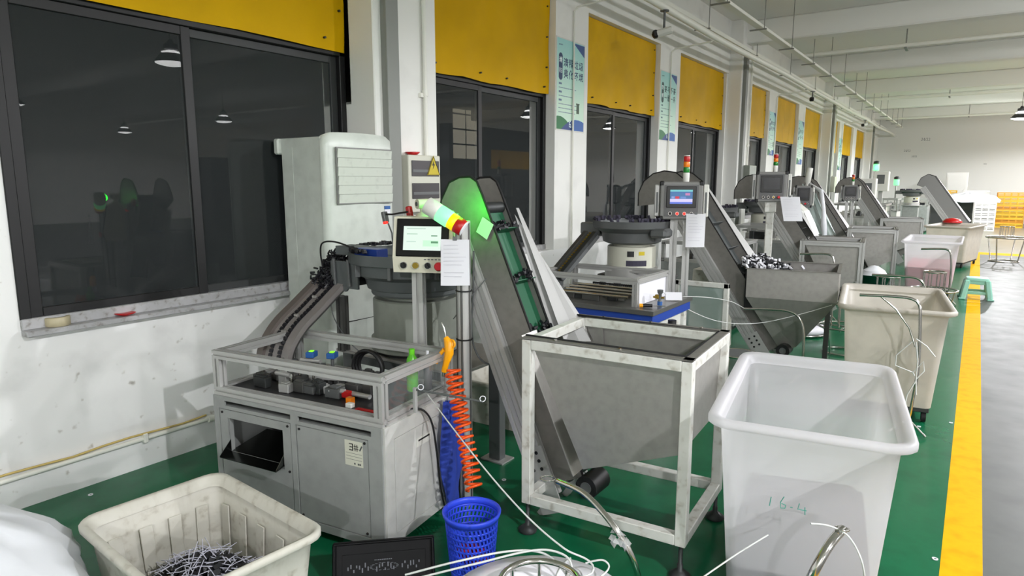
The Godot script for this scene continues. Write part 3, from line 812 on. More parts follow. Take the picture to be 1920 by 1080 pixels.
func build_services():
	var b: MB
	at(Vector3(0.70, 3.56, -13))
	b = MB.new()
	var pts = []
	for k in 40:
		var z = 5.9 - k * 1.0
		pts.append(Vector3(0.70 + 0.012 * sin(k * 1.1), 3.57 + 0.010 * sin(k * 0.7), z))
	b.tube(pts, 0.042, 12)
	solo("round_duct_pipe", b, M.pipe_white, "long round white pipe hung under the ceiling beside window wall", "pipe")
	var t = thing("cable_tray", "flat white cable tray close to the window wall under ceiling", "cable tray", Vector3(0.34, 3.8, -13))
	b = MB.new(); b.bb(Vector3(0.28, 3.80, -32.8), Vector3(0.42, 3.86, 5.9), 0.004); part("tray", b, M.pipe_white, t)
	for k in 12:
		var z = -2.2 - 2.5 * k
		b = MB.new(); b.cyl(Vector3(0.45, 3.79, z), Vector3(0.45, H, z), 0.006, 6); b.bb(Vector3(0.24, 3.775, z - 0.012), Vector3(0.47, 3.79, z + 0.012)); part("hanger", b, M.steel_rod, t)
	t = thing("cable_tray", "narrow white cable tray with rod hangers over the machine row", "cable tray", Vector3(1.2, 3.65, -13))
	b = MB.new(); b.bb(Vector3(1.15, 3.66, -29.5), Vector3(1.25, 3.70, 5.9), 0.004); part("tray", b, M.pipe_white, t)
	for k in 18:
		var z = -1.5 - 1.6 * k
		b = MB.new(); b.cyl(Vector3(1.27, 3.645, z), Vector3(1.27, H, z), 0.006, 6); b.bb(Vector3(1.08, 3.63, z - 0.014), Vector3(1.30, 3.645, z + 0.014)); part("hanger", b, M.steel_rod, t)
	# pipes across the room on hangers
	var cl = ["pair of white pipes crossing the ceiling on rod hangers, beside the first crossing", "single white pipe crossing ceiling far down the hall", "white pipe crossing ceiling just before end wall"]
	var i = 0
	for q in [[-13.1, 3.86], [-21.4, 3.90], [-28.2, 3.90]]:
		t = thing("cross_pipe", cl[i], "pipe", Vector3(1.0, q[1], q[0]), "pipes across the ceiling")
		b = MB.new(); b.cyl(Vector3(1.0, q[1], q[0]), Vector3(25.9, q[1], q[0]), 0.035, 10); part("pipe", b, M.pipe_white, t)
		if i == 0:
			b = MB.new(); b.cyl(Vector3(1.3, q[1] + 0.02, q[0] - 0.22), Vector3(25.9, q[1] + 0.02, q[0] - 0.22), 0.028, 10); part("pipe", b, M.pipe_white, t)
		for k in 7:
			var x = 2.6 + 2.3 * k + i * 0.35
			b = MB.new(); b.cyl(Vector3(x, q[1] - 0.03, q[0] - 0.05), Vector3(x, H, q[0] - 0.05), 0.01, 6); b.bb(Vector3(x - 0.02, q[1] - 0.05, q[0] - 0.28), Vector3(x + 0.02, q[1] - 0.035, q[0] + 0.06)); part("hanger", b, M.steel_rod, t)
		i += 1
	# security cameras under the pipe
	var sl = ["white bullet security camera under the pipe between two posters", "dark-faced security camera under the pipe past the second column", "white security camera under the pipe near the end wall"]
	i = 0
	for q in [[1245, 60], [1523, 185], [1622, 230]]:
		var p = gx(q[0], q[1], 0.72); p.y = minf(p.y, 3.40)
		t = thing("security_camera", sl[i], "camera", Vector3(0.72, p.y, p.z), "security cameras", [-1.1, 0.1, -0.5][i])
		b = MB.new(); var top = 3.535 - p.y; b.lathe([Vector2(0.05, top - 0.012), Vector2(0.05, top)], Vector3.ZERO, 16); b.cyl(Vector3(0, 0.03, 0), Vector3(0, top, 0), 0.013, 8); part("bracket", b, M.gunmetal, t)
		b = MB.new(); b.box(Vector3(0, 0, 0.0), Vector3(0.085, 0.08, 0.20), Basis(Vector3.RIGHT, 0.25), 0.02); part("body", b, M.white_paint, t)
		b = MB.new(); b.box(Vector3(0, -0.022, 0.095), Vector3(0.088, 0.085, 0.06), Basis(Vector3.RIGHT, 0.25), 0.015); var fc = part("front", b, M.black, t)
		b = MB.new(); b.cyl(Vector3(0, -0.03, 0.12), Vector3(0, -0.034, 0.131), 0.018, 12); part("lens", b, M.black_gloss, fc)
		i += 1
# ------------------------------------------------------------------ shared builders
# slotted aluminium profile: four corner bars round a core
func alu(b: MB, a: Vector3, d: Vector3, w := 0.04, up := Vector3.UP):
	var z = (d - a).normalized()
	if absf(z.dot(up)) > 0.99: up = Vector3.RIGHT if absf(z.x) < 0.9 else Vector3.BACK
	var x = up.cross(z).normalized(); var y = z.cross(x)
	b.bar(a, d, w * 0.6, w * 0.6, up)
	for sx in [-1, 1]:
		for sy in [-1, 1]:
			var o = (x * sx + y * sy) * w * 0.31
			b.bar(a + o, d + o, w * 0.38, w * 0.38, up)

func alu_part(called: String, a: Vector3, d: Vector3, w: float, parent: Node, m = null) -> MeshInstance3D:
	var b = MB.new()
	alu(b, a, d, w)
	return part(called, b, m if m else M.aluminium, parent)

func bar_part(called: String, a: Vector3, d: Vector3, w: float, h: float, m, parent: Node, bev := 0.003) -> MeshInstance3D:
	var b = MB.new()
	b.bar(a, d, w, h, Vector3.UP, bev)
	return part(called, b, m, parent)

func box_part(called: String, a: Vector3, d: Vector3, m, parent: Node, bev := 0.0) -> MeshInstance3D:
	var b = MB.new()
	b.bb(a, d, bev)
	return part(called, b, m, parent)

func rrect(cx: float, cz: float, w: float, d: float, r: float, y: float, n := 4) -> Array:
	var o = []
	for k in 4:
		var sx = [1, -1, -1, 1][k]; var sz = [1, 1, -1, -1][k]
		for i in n + 1:
			var t = PI / 2 * (k + float(i) / n)
			o.append(Vector3(cx + sx * (w / 2 - r) + cos(t) * r, y, cz + sz * (d / 2 - r) + sin(t) * r))
	return o

# square plastic bin: shell narrower at the foot than at the rim (foot_ratio scales its width and depth in metres, not a colour), local to its base centre
const BIN_FOOT := 0.86
func bin_shell(w: float, d: float, h: float, foot_ratio: float, foot: float, rim := 0.045) -> MB:
	var b = MB.new()
	var th = 0.006
	var w0 = w - 2 * rim; var d0 = d - 2 * rim
	var L = []
	L.append(rrect(0, 0, w0 * foot_ratio, d0 * foot_ratio, 0.05, foot))
	for k in 4: L.append(rrect(0, 0, lerpf(w0 * foot_ratio, w0, (k + 0.1) / 3.1), lerpf(d0 * foot_ratio, d0, (k + 0.1) / 3.1), 0.05, lerpf(foot, h - 0.05, (k + 0.1) / 3.1)))
	L.append(rrect(0, 0, w - 0.02, d - 0.02, 0.07, h - 0.035))
	L.append(rrect(0, 0, w, d, 0.08, h - 0.028))
	L.append(rrect(0, 0, w, d, 0.08, h - 0.010))
	L.append(rrect(0, 0, w - 0.02, d - 0.02, 0.07, h))
	L.append(rrect(0, 0, w0 + 0.015, d0 + 0.015, 0.055, h - 0.008))
	L.append(rrect(0, 0, w0 - 2 * th, d0 - 2 * th, 0.05, h - 0.045))
	b.skin(L)
	b.cap(L[0], Vector3(0, h, 0))
	return b

func bin_thing(label: String, base: Vector3, turn: float, w: float, d: float, h: float, m, content, content_h: float, wheels := true) -> Node3D:
	var foot = 0.11 if wheels else 0.0
	var t = thing("plastic_bin", label, "bin", base, "square plastic bins", turn if turn != 0.0 else 0.0001)
	part("shell", bin_shell(w, d, h, BIN_FOOT, foot), m, t)
	var ww = (w - 0.09) * BIN_FOOT
	var dd = (d - 0.09) * BIN_FOOT
	if content != null:
		var b = MB.new()
		var r = RandomNumberGenerator.new(); r.seed = int(base.z * 100) + 900
		var L = []
		L.append(rrect(0, 0, ww - 0.03, dd - 0.03, 0.045, foot + 0.012))
		var f = lerpf(BIN_FOOT, 1.0, content_h / h)
		var top = rrect(0, 0, (w - 0.09) * f - 0.03, (d - 0.09) * f - 0.03, 0.045, content_h, 5)
		L[0] = rrect(0, 0, ww - 0.03, dd - 0.03, 0.045, foot + 0.012, 5)
		for i in top.size(): top[i].y += r.randf_range(-0.02, 0.02)
		L.append(top)
		b.skin(L, false, false)
		var c = Vector3(0, content_h + 0.02, 0)
		for i in top.size(): b.out(c, top[i], top[(i + 1) % top.size()], Vector3.ZERO)
		part("contents", b, content, t, "stuff")
	if wheels:
		box_part("dolly", Vector3(-ww * 0.48, foot - 0.035, -dd * 0.48), Vector3(ww * 0.48, foot - 0.002, dd * 0.48), M.dark_steel, t, 0.004)
		for sx in [-1, 1]:
			for sz in [-1, 1]:
				var b = MB.new()
				b.cyl(Vector3(sx * ww * 0.43 - 0.014, 0.037, sz * dd * 0.43), Vector3(sx * ww * 0.43 + 0.014, 0.037, sz * dd * 0.43), 0.036, 16)
				part("caster", b, M.rubber, t)
	return t

# bucket elevator: two side plates with a cleated belt between them, in an x-y plane
func elevator(called: String, label: String, A: Vector2, d: Vector2, L: float, zn: float, zf: float, head: Array, belt, cleats: int, motor := true, tint = null, W := 0.20, far_dx := 0.0) -> Node3D:
	var n = Vector2(d.y, -d.x)
	if n.x > 0: n = -n
	var B = A + d * L
	var t = thing(called, label, "conveyor", Vector3(B.x, 0.0, (zn + zf) / 2), "inclined parts elevators")
	var plate = tint if tint else M.stainless_dull
	var poly = PackedVector2Array()
	for h in head: poly.append(h)
	poly.append(A + d * 0.02); poly.append(B); poly.append(B + n * W)
	poly.append(A + d * 0.12 + n * W)
	for z in [zn, zf]:
		var b = MB.new()
		var shift = Transform3D(Basis(), Vector3(far_dx if z == zf else 0.0, 0, 0))
		b.prism(poly, z - 0.002, z + 0.002, shift)
		var pl = part("side_plate", b, plate, t)
		b = MB.new()
		var pts = []
		for k in head.size() + 2: pts.append(shift * Vector3(poly[k].x, poly[k].y, z))
		b.tube(pts, 0.006, 6)
		part("edge_trim", b, M.rubber, pl)
		# profile along the lower edge
		var s = 1.0 if z == zn else -1.0
		var p0 = A + d * 0.10 + n * (W + 0.02); var p1 = B + d * 0.05 + n * (W + 0.02)
		b = MB.new()
		for o in [-0.03, 0.03]:
			var q0 = p0 + n * o; var q1 = p1 + n * o
			alu(b, Vector3(q0.x, q0.y, z + 0.012 * s), Vector3(q1.x, q1.y, z + 0.012 * s), 0.058, Vector3.BACK)
		part("profile", b, M.aluminium, t)
	var fa = A + d * 0.10; var fb = B - d * 0.25
	var fl = MB.new(); fl.sheet(Vector3(fa.x, fa.y, zf - 0.004), Vector3(fb.x, fb.y, zf - 0.004), Vector3(fb.x + 0.03, fb.y + 0.02, zf - (0.13 if far_dx != 0.0 else 0.22)), Vector3(fa.x + 0.006, fa.y, zf - (0.02 if far_dx != 0.0 else 0.05)), 0.003); part("far_flange", fl, M.flange, t)
	# belt: upper run, round the head, lower run
	var w2 = absf(zn - zf) - 0.012
	var b = MB.new()
	var bp = [A + d * 0.06 + n * 0.085, B + d * -0.02 + n * 0.085]
	var zc = (zn + zf) / 2
	var u3 = Vector3(n.x, n.y, 0)
	b.bar(Vector3(bp[0].x, bp[0].y, zc), Vector3(bp[1].x, bp[1].y, zc), w2, 0.005, u3)
	part("belt", b, belt, t)
	for k in cleats:
		var c = bp[0].lerp(bp[1], (k + 0.5) / cleats)
		var c3 = Vector3(c.x, c.y, zc)
		b = MB.new()
		b.box(c3 - u3 * 0.035, Vector3(0.07, 0.005, w2 * 0.92), Basis(-u3, Vector3(d.x, d.y, 0), Vector3(0, 0, 1)) , 0.001)
		var cl = part("cleat", b, belt, t)
	# rollers
	b = MB.new(); b.cyl(Vector3(bp[0].x, bp[0].y, zn), Vector3(bp[0].x, bp[0].y, zf), 0.03, 14); part("head_roller", b, M.dark_steel, t)
	b = MB.new(); b.cyl(Vector3(bp[1].x, bp[1].y, zn), Vector3(bp[1].x, bp[1].y, zf), 0.03, 14); part("tail_roller", b, M.dark_steel, t)
	# foot: bracket plate, floor legs
	var f0 = B + d * -0.10 + n * W; 
	b = MB.new()
	var q = B + n * W
	b.prism(PackedVector2Array([q - d * 0.20 + n * 0.07, q - d * 0.20 - n * 0.06, q + d * 0.13 - n * 0.06, q + d * 0.13 + n * 0.07]), zn + 0.043, zn + 0.049)
	var br = part("foot_bracket", b, M.aluminium, t)
	for k in 6:
		var hp = q - d * (0.17 - 0.04 * (k / 2)) + n * (0.03 - 0.05 * (k % 2))
		b = MB.new(); b.cyl(Vector3(hp.x, hp.y, zn + 0.048), Vector3(hp.x, hp.y, zn + 0.052), 0.009, 10); part("bolt", b, M.black, br)
	for z in [zn, zf]:
		b = MB.new(); b.bar(Vector3(q.x - 0.05, 0.0, z), Vector3(q.x + 0.02, maxf(0.06, q.y - 0.05), z), 0.04, 0.03); part("foot", b, M.aluminium, t)
	if motor:
		b = MB.new(); var mp = B + n * (0.02 if far_dx == 0.0 else -0.02) + d * 0.04
		var mz = zn if far_dx == 0.0 else zn - 0.06
		b.cyl(Vector3(mp.x, maxf(mp.y, 0.09), mz + 0.10), Vector3(mp.x, maxf(mp.y, 0.09), mz - 0.04), 0.055, 18); part("motor", b, M.black, t)
		b = MB.new(); b.cyl(Vector3(mp.x, maxf(mp.y, 0.09), mz + 0.100), Vector3(mp.x, maxf(mp.y, 0.09), mz + 0.103), 0.028, 14); part("motor_badge", b, M.gunmetal, t)
	return t

# control panel on a post; local: face looks along +z, origin at the foot of the post
func tower_light(parent: Node, o: Vector3, s := 1.0, lit := -1, bs := Basis()):
	var seg = [[M.white_paint, 0.0, 0.085], [M.lamp_green, 0.087, 0.135], [M.amber, 0.138, 0.186], [M.red_plastic, 0.189, 0.237]]
	var nm = ["lamp_base", "green_lens", "amber_lens", "red_lens"]
	for k in 4:
		var b = MB.new()
		b.lathe([Vector2(0.028 * s, seg[k][1] * s), Vector2(0.030 * s, (seg[k][1] + 0.004) * s), Vector2(0.030 * s, (seg[k][2] - 0.004) * s), Vector2(0.028 * s, seg[k][2] * s)], o, 18, bs)
		part(nm[k], b, seg[k][0], parent)
	var b = MB.new(); b.lathe([Vector2(0.029 * s, 0.239 * s), Vector2(0.026 * s, 0.247 * s)], o, 18, bs); part("lamp_cap", b, M.white_paint, parent)

func push_buttons(parent: Node, x0: float, dx: float, y: float, z: float, kinds: Array, r := 0.014):
	for k in kinds.size():
		var c = Vector3(x0 + dx * k, y, z)
		var b = MB.new()
		b.cyl(c, c + Vector3(0, 0, 0.006), r * 1.25, 16)
		var bz = part("button_bezel", b, M.chrome, parent)
		b = MB.new()
		match kinds[k]:
			"red": b.lathe([Vector2(r * 0.8, 0.006), Vector2(r * 0.8, 0.02), Vector2(r * 1.4, 0.024), Vector2(r * 1.45, 0.034), Vector2(r * 1.1, 0.040)], c, 18, Basis(Vector3.RIGHT, PI / 2)); part("stop_button", b, M.red_button, bz)
			"brass": b.cyl(c, c + Vector3(0, 0, 0.012), r, 16); part("push_button", b, M.brass, bz)
			"redlit": b.cyl(c, c + Vector3(0, 0, 0.012), r, 16); part("lit_button", b, M.red_lit, bz)
			_: 
				b.cyl(c, c + Vector3(0, 0, 0.010), r, 16); b.box(c + Vector3(0, 0, 0.014), Vector3(r * 0.6, r * 1.9, 0.012), Basis(Vector3.BACK, 0.6)); part("selector_switch", b, M.black, bz)

func paper_sheet(label: String, p: Vector3, turn: float, w: float, h: float, curl := 0.012, called := "paper_sheet", lines := true, tilt := 0.0):
	var t = thing(called, label, "paper", p, "papers hung by the machines", turn if turn != 0.0 else 0.0001)
	var b = MB.new()
	var n = 6
	for i in n:
		for j in n:
			var P = func(a, c):
				var u = a / float(n) - 0.5; var q = c / float(n)
				return Vector3(u * w + tilt * q, -q * h, curl * sin(u * 3.0 + q * 2.5) + curl * q)
			b.smooth()
			b.quad(P.call(i, j), P.call(i + 1, j), P.call(i + 1, j + 1), P.call(i, j + 1))
	part("sheet", b, M.paper, t)
	b = MB.new()
	for k in 9:
		if k == 6: continue
		var q = 0.12 + 0.085 * k
		b.box(Vector3(tilt * q - w * 0.04 * (k % 3), -q * h, curl * sin(q * 2.5) + curl * q + 0.0016), Vector3(w * (0.78 - 0.08 * (k % 3)), 0.0012, 0.0006))
	part("printed_lines", b, M.print_grey, t)
	b = MB.new(); b.box(Vector3(0, 0.004, 0.002), Vector3(0.02, 0.018, 0.008), Basis(), 0.002); part("clip", b, M.gunmetal, t)
	return t

# bent guide rod and its stand
func rod_thing(called: String, label: String, pts: Array, r: float, foot_r: float, m = null, group := "bent steel guide rods") -> Node3D:
	var base = pts[-1]
	var t = thing(called, label, "rod", Vector3(base.x, 0, base.z), group)
	var cv = Curve3D.new()
	cv.bake_interval = 0.01
	for i in pts.size():
		var p = pts[i]
		var tin = Vector3.ZERO; var tout = Vector3.ZERO
		if i > 0 and i < pts.size() - 1:
			var dir = (pts[i + 1] - pts[i - 1]).normalized()
			tin = -dir * p.distance_to(pts[i - 1]) * 0.3; tout = dir * p.distance_to(pts[i + 1]) * 0.3
		cv.add_point(p, tin, tout)
	var o = []
	var Lb = cv.get_baked_length()
	for i in 41: o.append(cv.sample_baked(Lb * i / 40.0))
	var b = MB.new(); b.tube(o, r, 10); part("rod", b, m if m else M.chrome, t)
	if foot_r > 0.0:
		for k in 3:
			var a = TAU * k / 3 + 0.4
			b = MB.new(); b.tube([Vector3(base.x, 0.10, base.z), Vector3(base.x + cos(a) * foot_r, 0.012, base.z + sin(a) * foot_r)], r * 0.8, 8); part("foot", b, m if m else M.chrome, t)
	return t

func soft_tube(called: String, label: String, pts: Array, r: float, m, cat := "tube", group := "") -> MeshInstance3D:
	at(pts[0])
	var cv = Curve3D.new()
	cv.bake_interval = 0.01
	for i in pts.size():
		var p = pts[i]
		var tin = Vector3.ZERO; var tout = Vector3.ZERO
		if i > 0 and i < pts.size() - 1:
			var dir = (pts[i + 1] - pts[i - 1]).normalized()
			tin = -dir * p.distance_to(pts[i - 1]) * 0.33; tout = dir * p.distance_to(pts[i + 1]) * 0.33
		cv.add_point(p, tin, tout)
	var o = []
	var L = cv.get_baked_length()
	var n = 12 * (pts.size() - 1)
	for i in n + 1: o.append(cv.sample_baked(L * i / n))
	var b = MB.new(); b.tube(o, r, 6)
	return solo(called, b, m, label, cat, group)
# ------------------------------------------------------------------ the things, largest first
func build_objects():
	build_bins()
	build_aircon()
	build_machine_one()
	build_feeder_one()
	build_panel_one()
	build_elevators()
	build_hoppers()
	build_machine_two()
	build_far_machines()
	build_floor_things()
	build_small_things()
	build_opposite_side()

func build_bins():
	bin_thing("tall white plastic bin marked 16-4 in green, grey parts inside", Vector3(3.32, 0, -2.80), 0.16, 0.66, 1.06, 0.80, M.bin_white, M.content_grey, 0.22)
	var bn = get_node("plastic_bin")
	var hb = MB.new()
	MB.org = Vector3.ZERO
	var wp = func(x, y): return Vector3(-0.10 + x, 0.51 + y, 0.4655 + (0.51 + y) * 0.0955)
	for q in [[[0.0, 0.0], [0.004, 0.035]], [[0.045, 0.045], [0.034, 0.02], [0.036, 0.0], [0.050, 0.002], [0.052, 0.014], [0.038, 0.018]], [[0.066, 0.010], [0.074, 0.010]], [[0.094, 0.03], [0.090, 0.008], [0.118, 0.008]], [[0.112, 0.02], [0.114, -0.008]]]:
		var pts = []
		for p in q: pts.append(wp.call(p[0], p[1]))
		hb.tube(pts, 0.0016, 5)
	part("handwriting", hb, M.marker_green, bn)
	bin_thing("cream plastic bin on casters with a bent guide rod standing before it", Vector3(3.36, 0, -5.52), 0.12, 0.70, 1.12, 0.80, M.bin_cream, null, 0.2)
	bin_thing("plastic bin half full of pink parts beside pale green stool", Vector3(3.32, 0, -11.7), 0.0, 0.74, 1.45, 0.80, M.bin_white, M.content_pink, 0.42)
	bin_thing("cream plastic bin with a red cover lying on its rim", Vector3(3.50, 0, -15.75), -0.2, 0.80, 1.4, 0.80, M.bin_cream, null, 0.2)
	# low open tub full of cable parts
	var t = thing("low_tub", "low grimy white plastic tub holding black parts with white ties", "tub", Vector3(1.54, 0, -1.21), "", -0.075)
	part("shell", bin_shell(0.80, 0.58, 0.37, 0.90, 0.0, 0.035), M.tub_dirty, t)
	for k in 5:
		var x = -0.28 + 0.14 * k
		for s in [-1, 1]:
			var b = MB.new()
			b.bar(Vector3(x * 0.94, 0.08, s * 0.228), Vector3(x, 0.26, s * 0.240), 0.055, 0.006, Vector3(0, 0, s), 0.002); part("rib", b, M.tub_dirty, t)
	for k in 4:
		var z = -0.17 + 0.113 * k
		for s in [-1, 1]:
			var b = MB.new()
			b.bar(Vector3(s * 0.328, 0.08, z * 0.94), Vector3(s * 0.345, 0.26, z), 0.05, 0.006, Vector3(s, 0, 0), 0.002); part("rib", b, M.tub_dirty, t)
	var pile = thing("cable_parts", "heap of small black connectors with white cable ties in tub", "parts", Vector3(1.54, 0.02, -1.21), "", -0.075)
	pile.set_meta("kind", "stuff")
	var b = MB.new()
	# mound under the loose pieces
	var L = []
	for k in 6:
		var f = k / 5.0
		L.append(rrect(0.04, 0.0, lerpf(0.66, 0.04, f), lerpf(0.46, 0.03, f), lerpf(0.12, 0.012, f), 0.02 + 0.17 * (1.0 - pow(1.0 - f, 1.8)) * 0.8))
	b.skin(L, false, false)
	for k in 620:
		var a = rng.randf() * TAU; var r = sqrt(rng.randf())
		var x = cos(a) * r * 0.31 + 0.04; var z = sin(a) * r * 0.21
		var y = 0.03 + 0.15 * (1.0 - r * r) + rng.randf() * 0.03
		b.box(Vector3(x, y, z), Vector3(0.032, 0.017, 0.017) * rng.randf_range(0.8, 1.3), Basis.from_euler(Vector3(rng.randf() * 6, rng.randf() * 6, rng.randf() * 6)))
	part("connectors", b, M.part_black, pile, "stuff")
	b = MB.new()
	for k in 260:
		var a = rng.randf() * TAU; var r = sqrt(rng.randf()) * 0.95
		var c = Vector3(cos(a) * r * 0.30 + 0.04, 0.055 + 0.15 * (1.0 - r * r) + rng.randf() * 0.035, sin(a) * r * 0.20)
		var yaw = rng.randf() * TAU; var len = rng.randf_range(0.05, 0.13); var up = rng.randf_range(-0.25, 0.3)
		var d = Vector3(cos(yaw), up, sin(yaw)).normalized() * len / 2
		b.tube([c - d, c + Vector3(0, 0.012 * rng.randf(), 0), c + d], 0.0018, 4)
	part("cable_ties", b, M.tie_white, pile, "stuff")

func build_aircon():
	var t = thing("air_conditioner", "tall white floor-standing air conditioner with dusty louvers before window", "air conditioner", Vector3(0.3, 0, -3.03))
	var zc = -3.03; var hw = 0.295
	var b = MB.new()
	var R = 0.045
	var front = func(y, sh):     # bowed front with round corners, open at the back
		var o = []
		for i in 7:
			var a = PI / 2 * i / 6.0
			o.append(Vector3(0.49 - R - sh + sin(a) * R, y, zc + hw - sh - R + cos(a) * R))
		for i in 7: o.append(Vector3(0.49 - sh + 0.024 * sin(PI * (i + 1) / 8.0), y, lerpf(zc + hw - R - 0.01, zc - hw + R + 0.01, (i + 1) / 8.0)))
		for i in 7:
			var a = PI / 2 * i / 6.0
			o.append(Vector3(0.49 - R - sh + cos(a) * R, y, zc - hw + sh + R - sin(a) * R))
		return o
	var loops = []
	var arch = func(y, sh, up):
		var o = front.call(y, sh)
		for p in o.size(): o[p].y += up * sin(PI * p / float(o.size() - 1))
		return o
	for y in [0.0, 0.03, 0.6, 1.2, 1.84]: loops.append(front.call(y, 0.0))
	loops.append(arch.call(1.885, 0.002, 0.02)); loops.append(arch.call(1.905, 0.02, 0.028))
	b.smooth()
	for k in loops.size() - 1:
		for i in loops[k].size() - 1: b.quad(loops[k][i], loops[k][i + 1], loops[k + 1][i + 1], loops[k + 1][i])
	b.flat()
	var tl = loops[-1]
	for i in tl.size() - 1: b.out(Vector3(0.40, 1.905, zc), tl[i], tl[i + 1], Vector3(0.4, 1, zc))
	part("front_casing", b, M.ac_white, t)
	b = MB.new(); b.bb(Vector3(0.06, 0.0, zc - hw + 0.004), Vector3(0.445, 1.90, zc + hw - 0.004), 0.004); part("rear_casing", b, M.ac_white, t)
	# outlet
	var y0 = 1.49; var y1 = 1.83
	var z0 = zc + hw - 0.075; var z1 = zc - hw + 0.05
	b = MB.new(); b.bb(Vector3(0.50, y0 - 0.008, z1 - 0.004), Vector3(0.5165, y1 + 0.008, z0 + 0.004), 0.002); part("outlet_gap_shade", b, M.hmi_grey, t)  # grey border, paints in the shade of the gap round the louvers
	for k in 6:
		b = MB.new()
		var ya = lerpf(y0, y1, k / 6.0)
		b.box(Vector3(0.520, ya + 0.0275, (z0 + z1) / 2), Vector3(0.006, 0.0552, absf(z1 - z0)), Basis(Vector3.BACK, -0.13), 0.001)
		part("louver", b, M.ac_louver, t)
	b = MB.new(); b.bb(Vector3(0.48, 1.44, z1 + 0.01), Vector3(0.505, 1.462, z1 + 0.06)); part("energy_label", b, M.sticker_blue, t)
	b = MB.new(); b.bb(Vector3(0.48, 1.40, z1 + 0.01), Vector3(0.5045, 1.439, z1 + 0.06)); part("energy_label", b, M.paper, t)
	text("M >", 0.014, Vector3(0.516, 1.34, zc - 0.02), FACE_X, M.dark_steel, t, "badge")
	# seams: lower grille line
	b = MB.new(); b.bb(Vector3(0.44, 0.72, zc - hw + 0.06), Vector3(0.5155, 0.724, zc + hw - 0.05)); part("panel_seam", b, M.seam, t)
	b = MB.new(); b.bb(Vector3(0.17, 0.05, zc + hw - 0.004), Vector3(0.173, 1.84, zc + hw - 0.0025)); part("side_seam", b, M.ac_white, t)
	b = MB.new(); b.bb(Vector3(0.01, 1.80, zc + hw - 0.05), Vector3(0.06, 1.90, zc + hw + 0.02), 0.01); part("hose_port", b, M.ac_white, t)

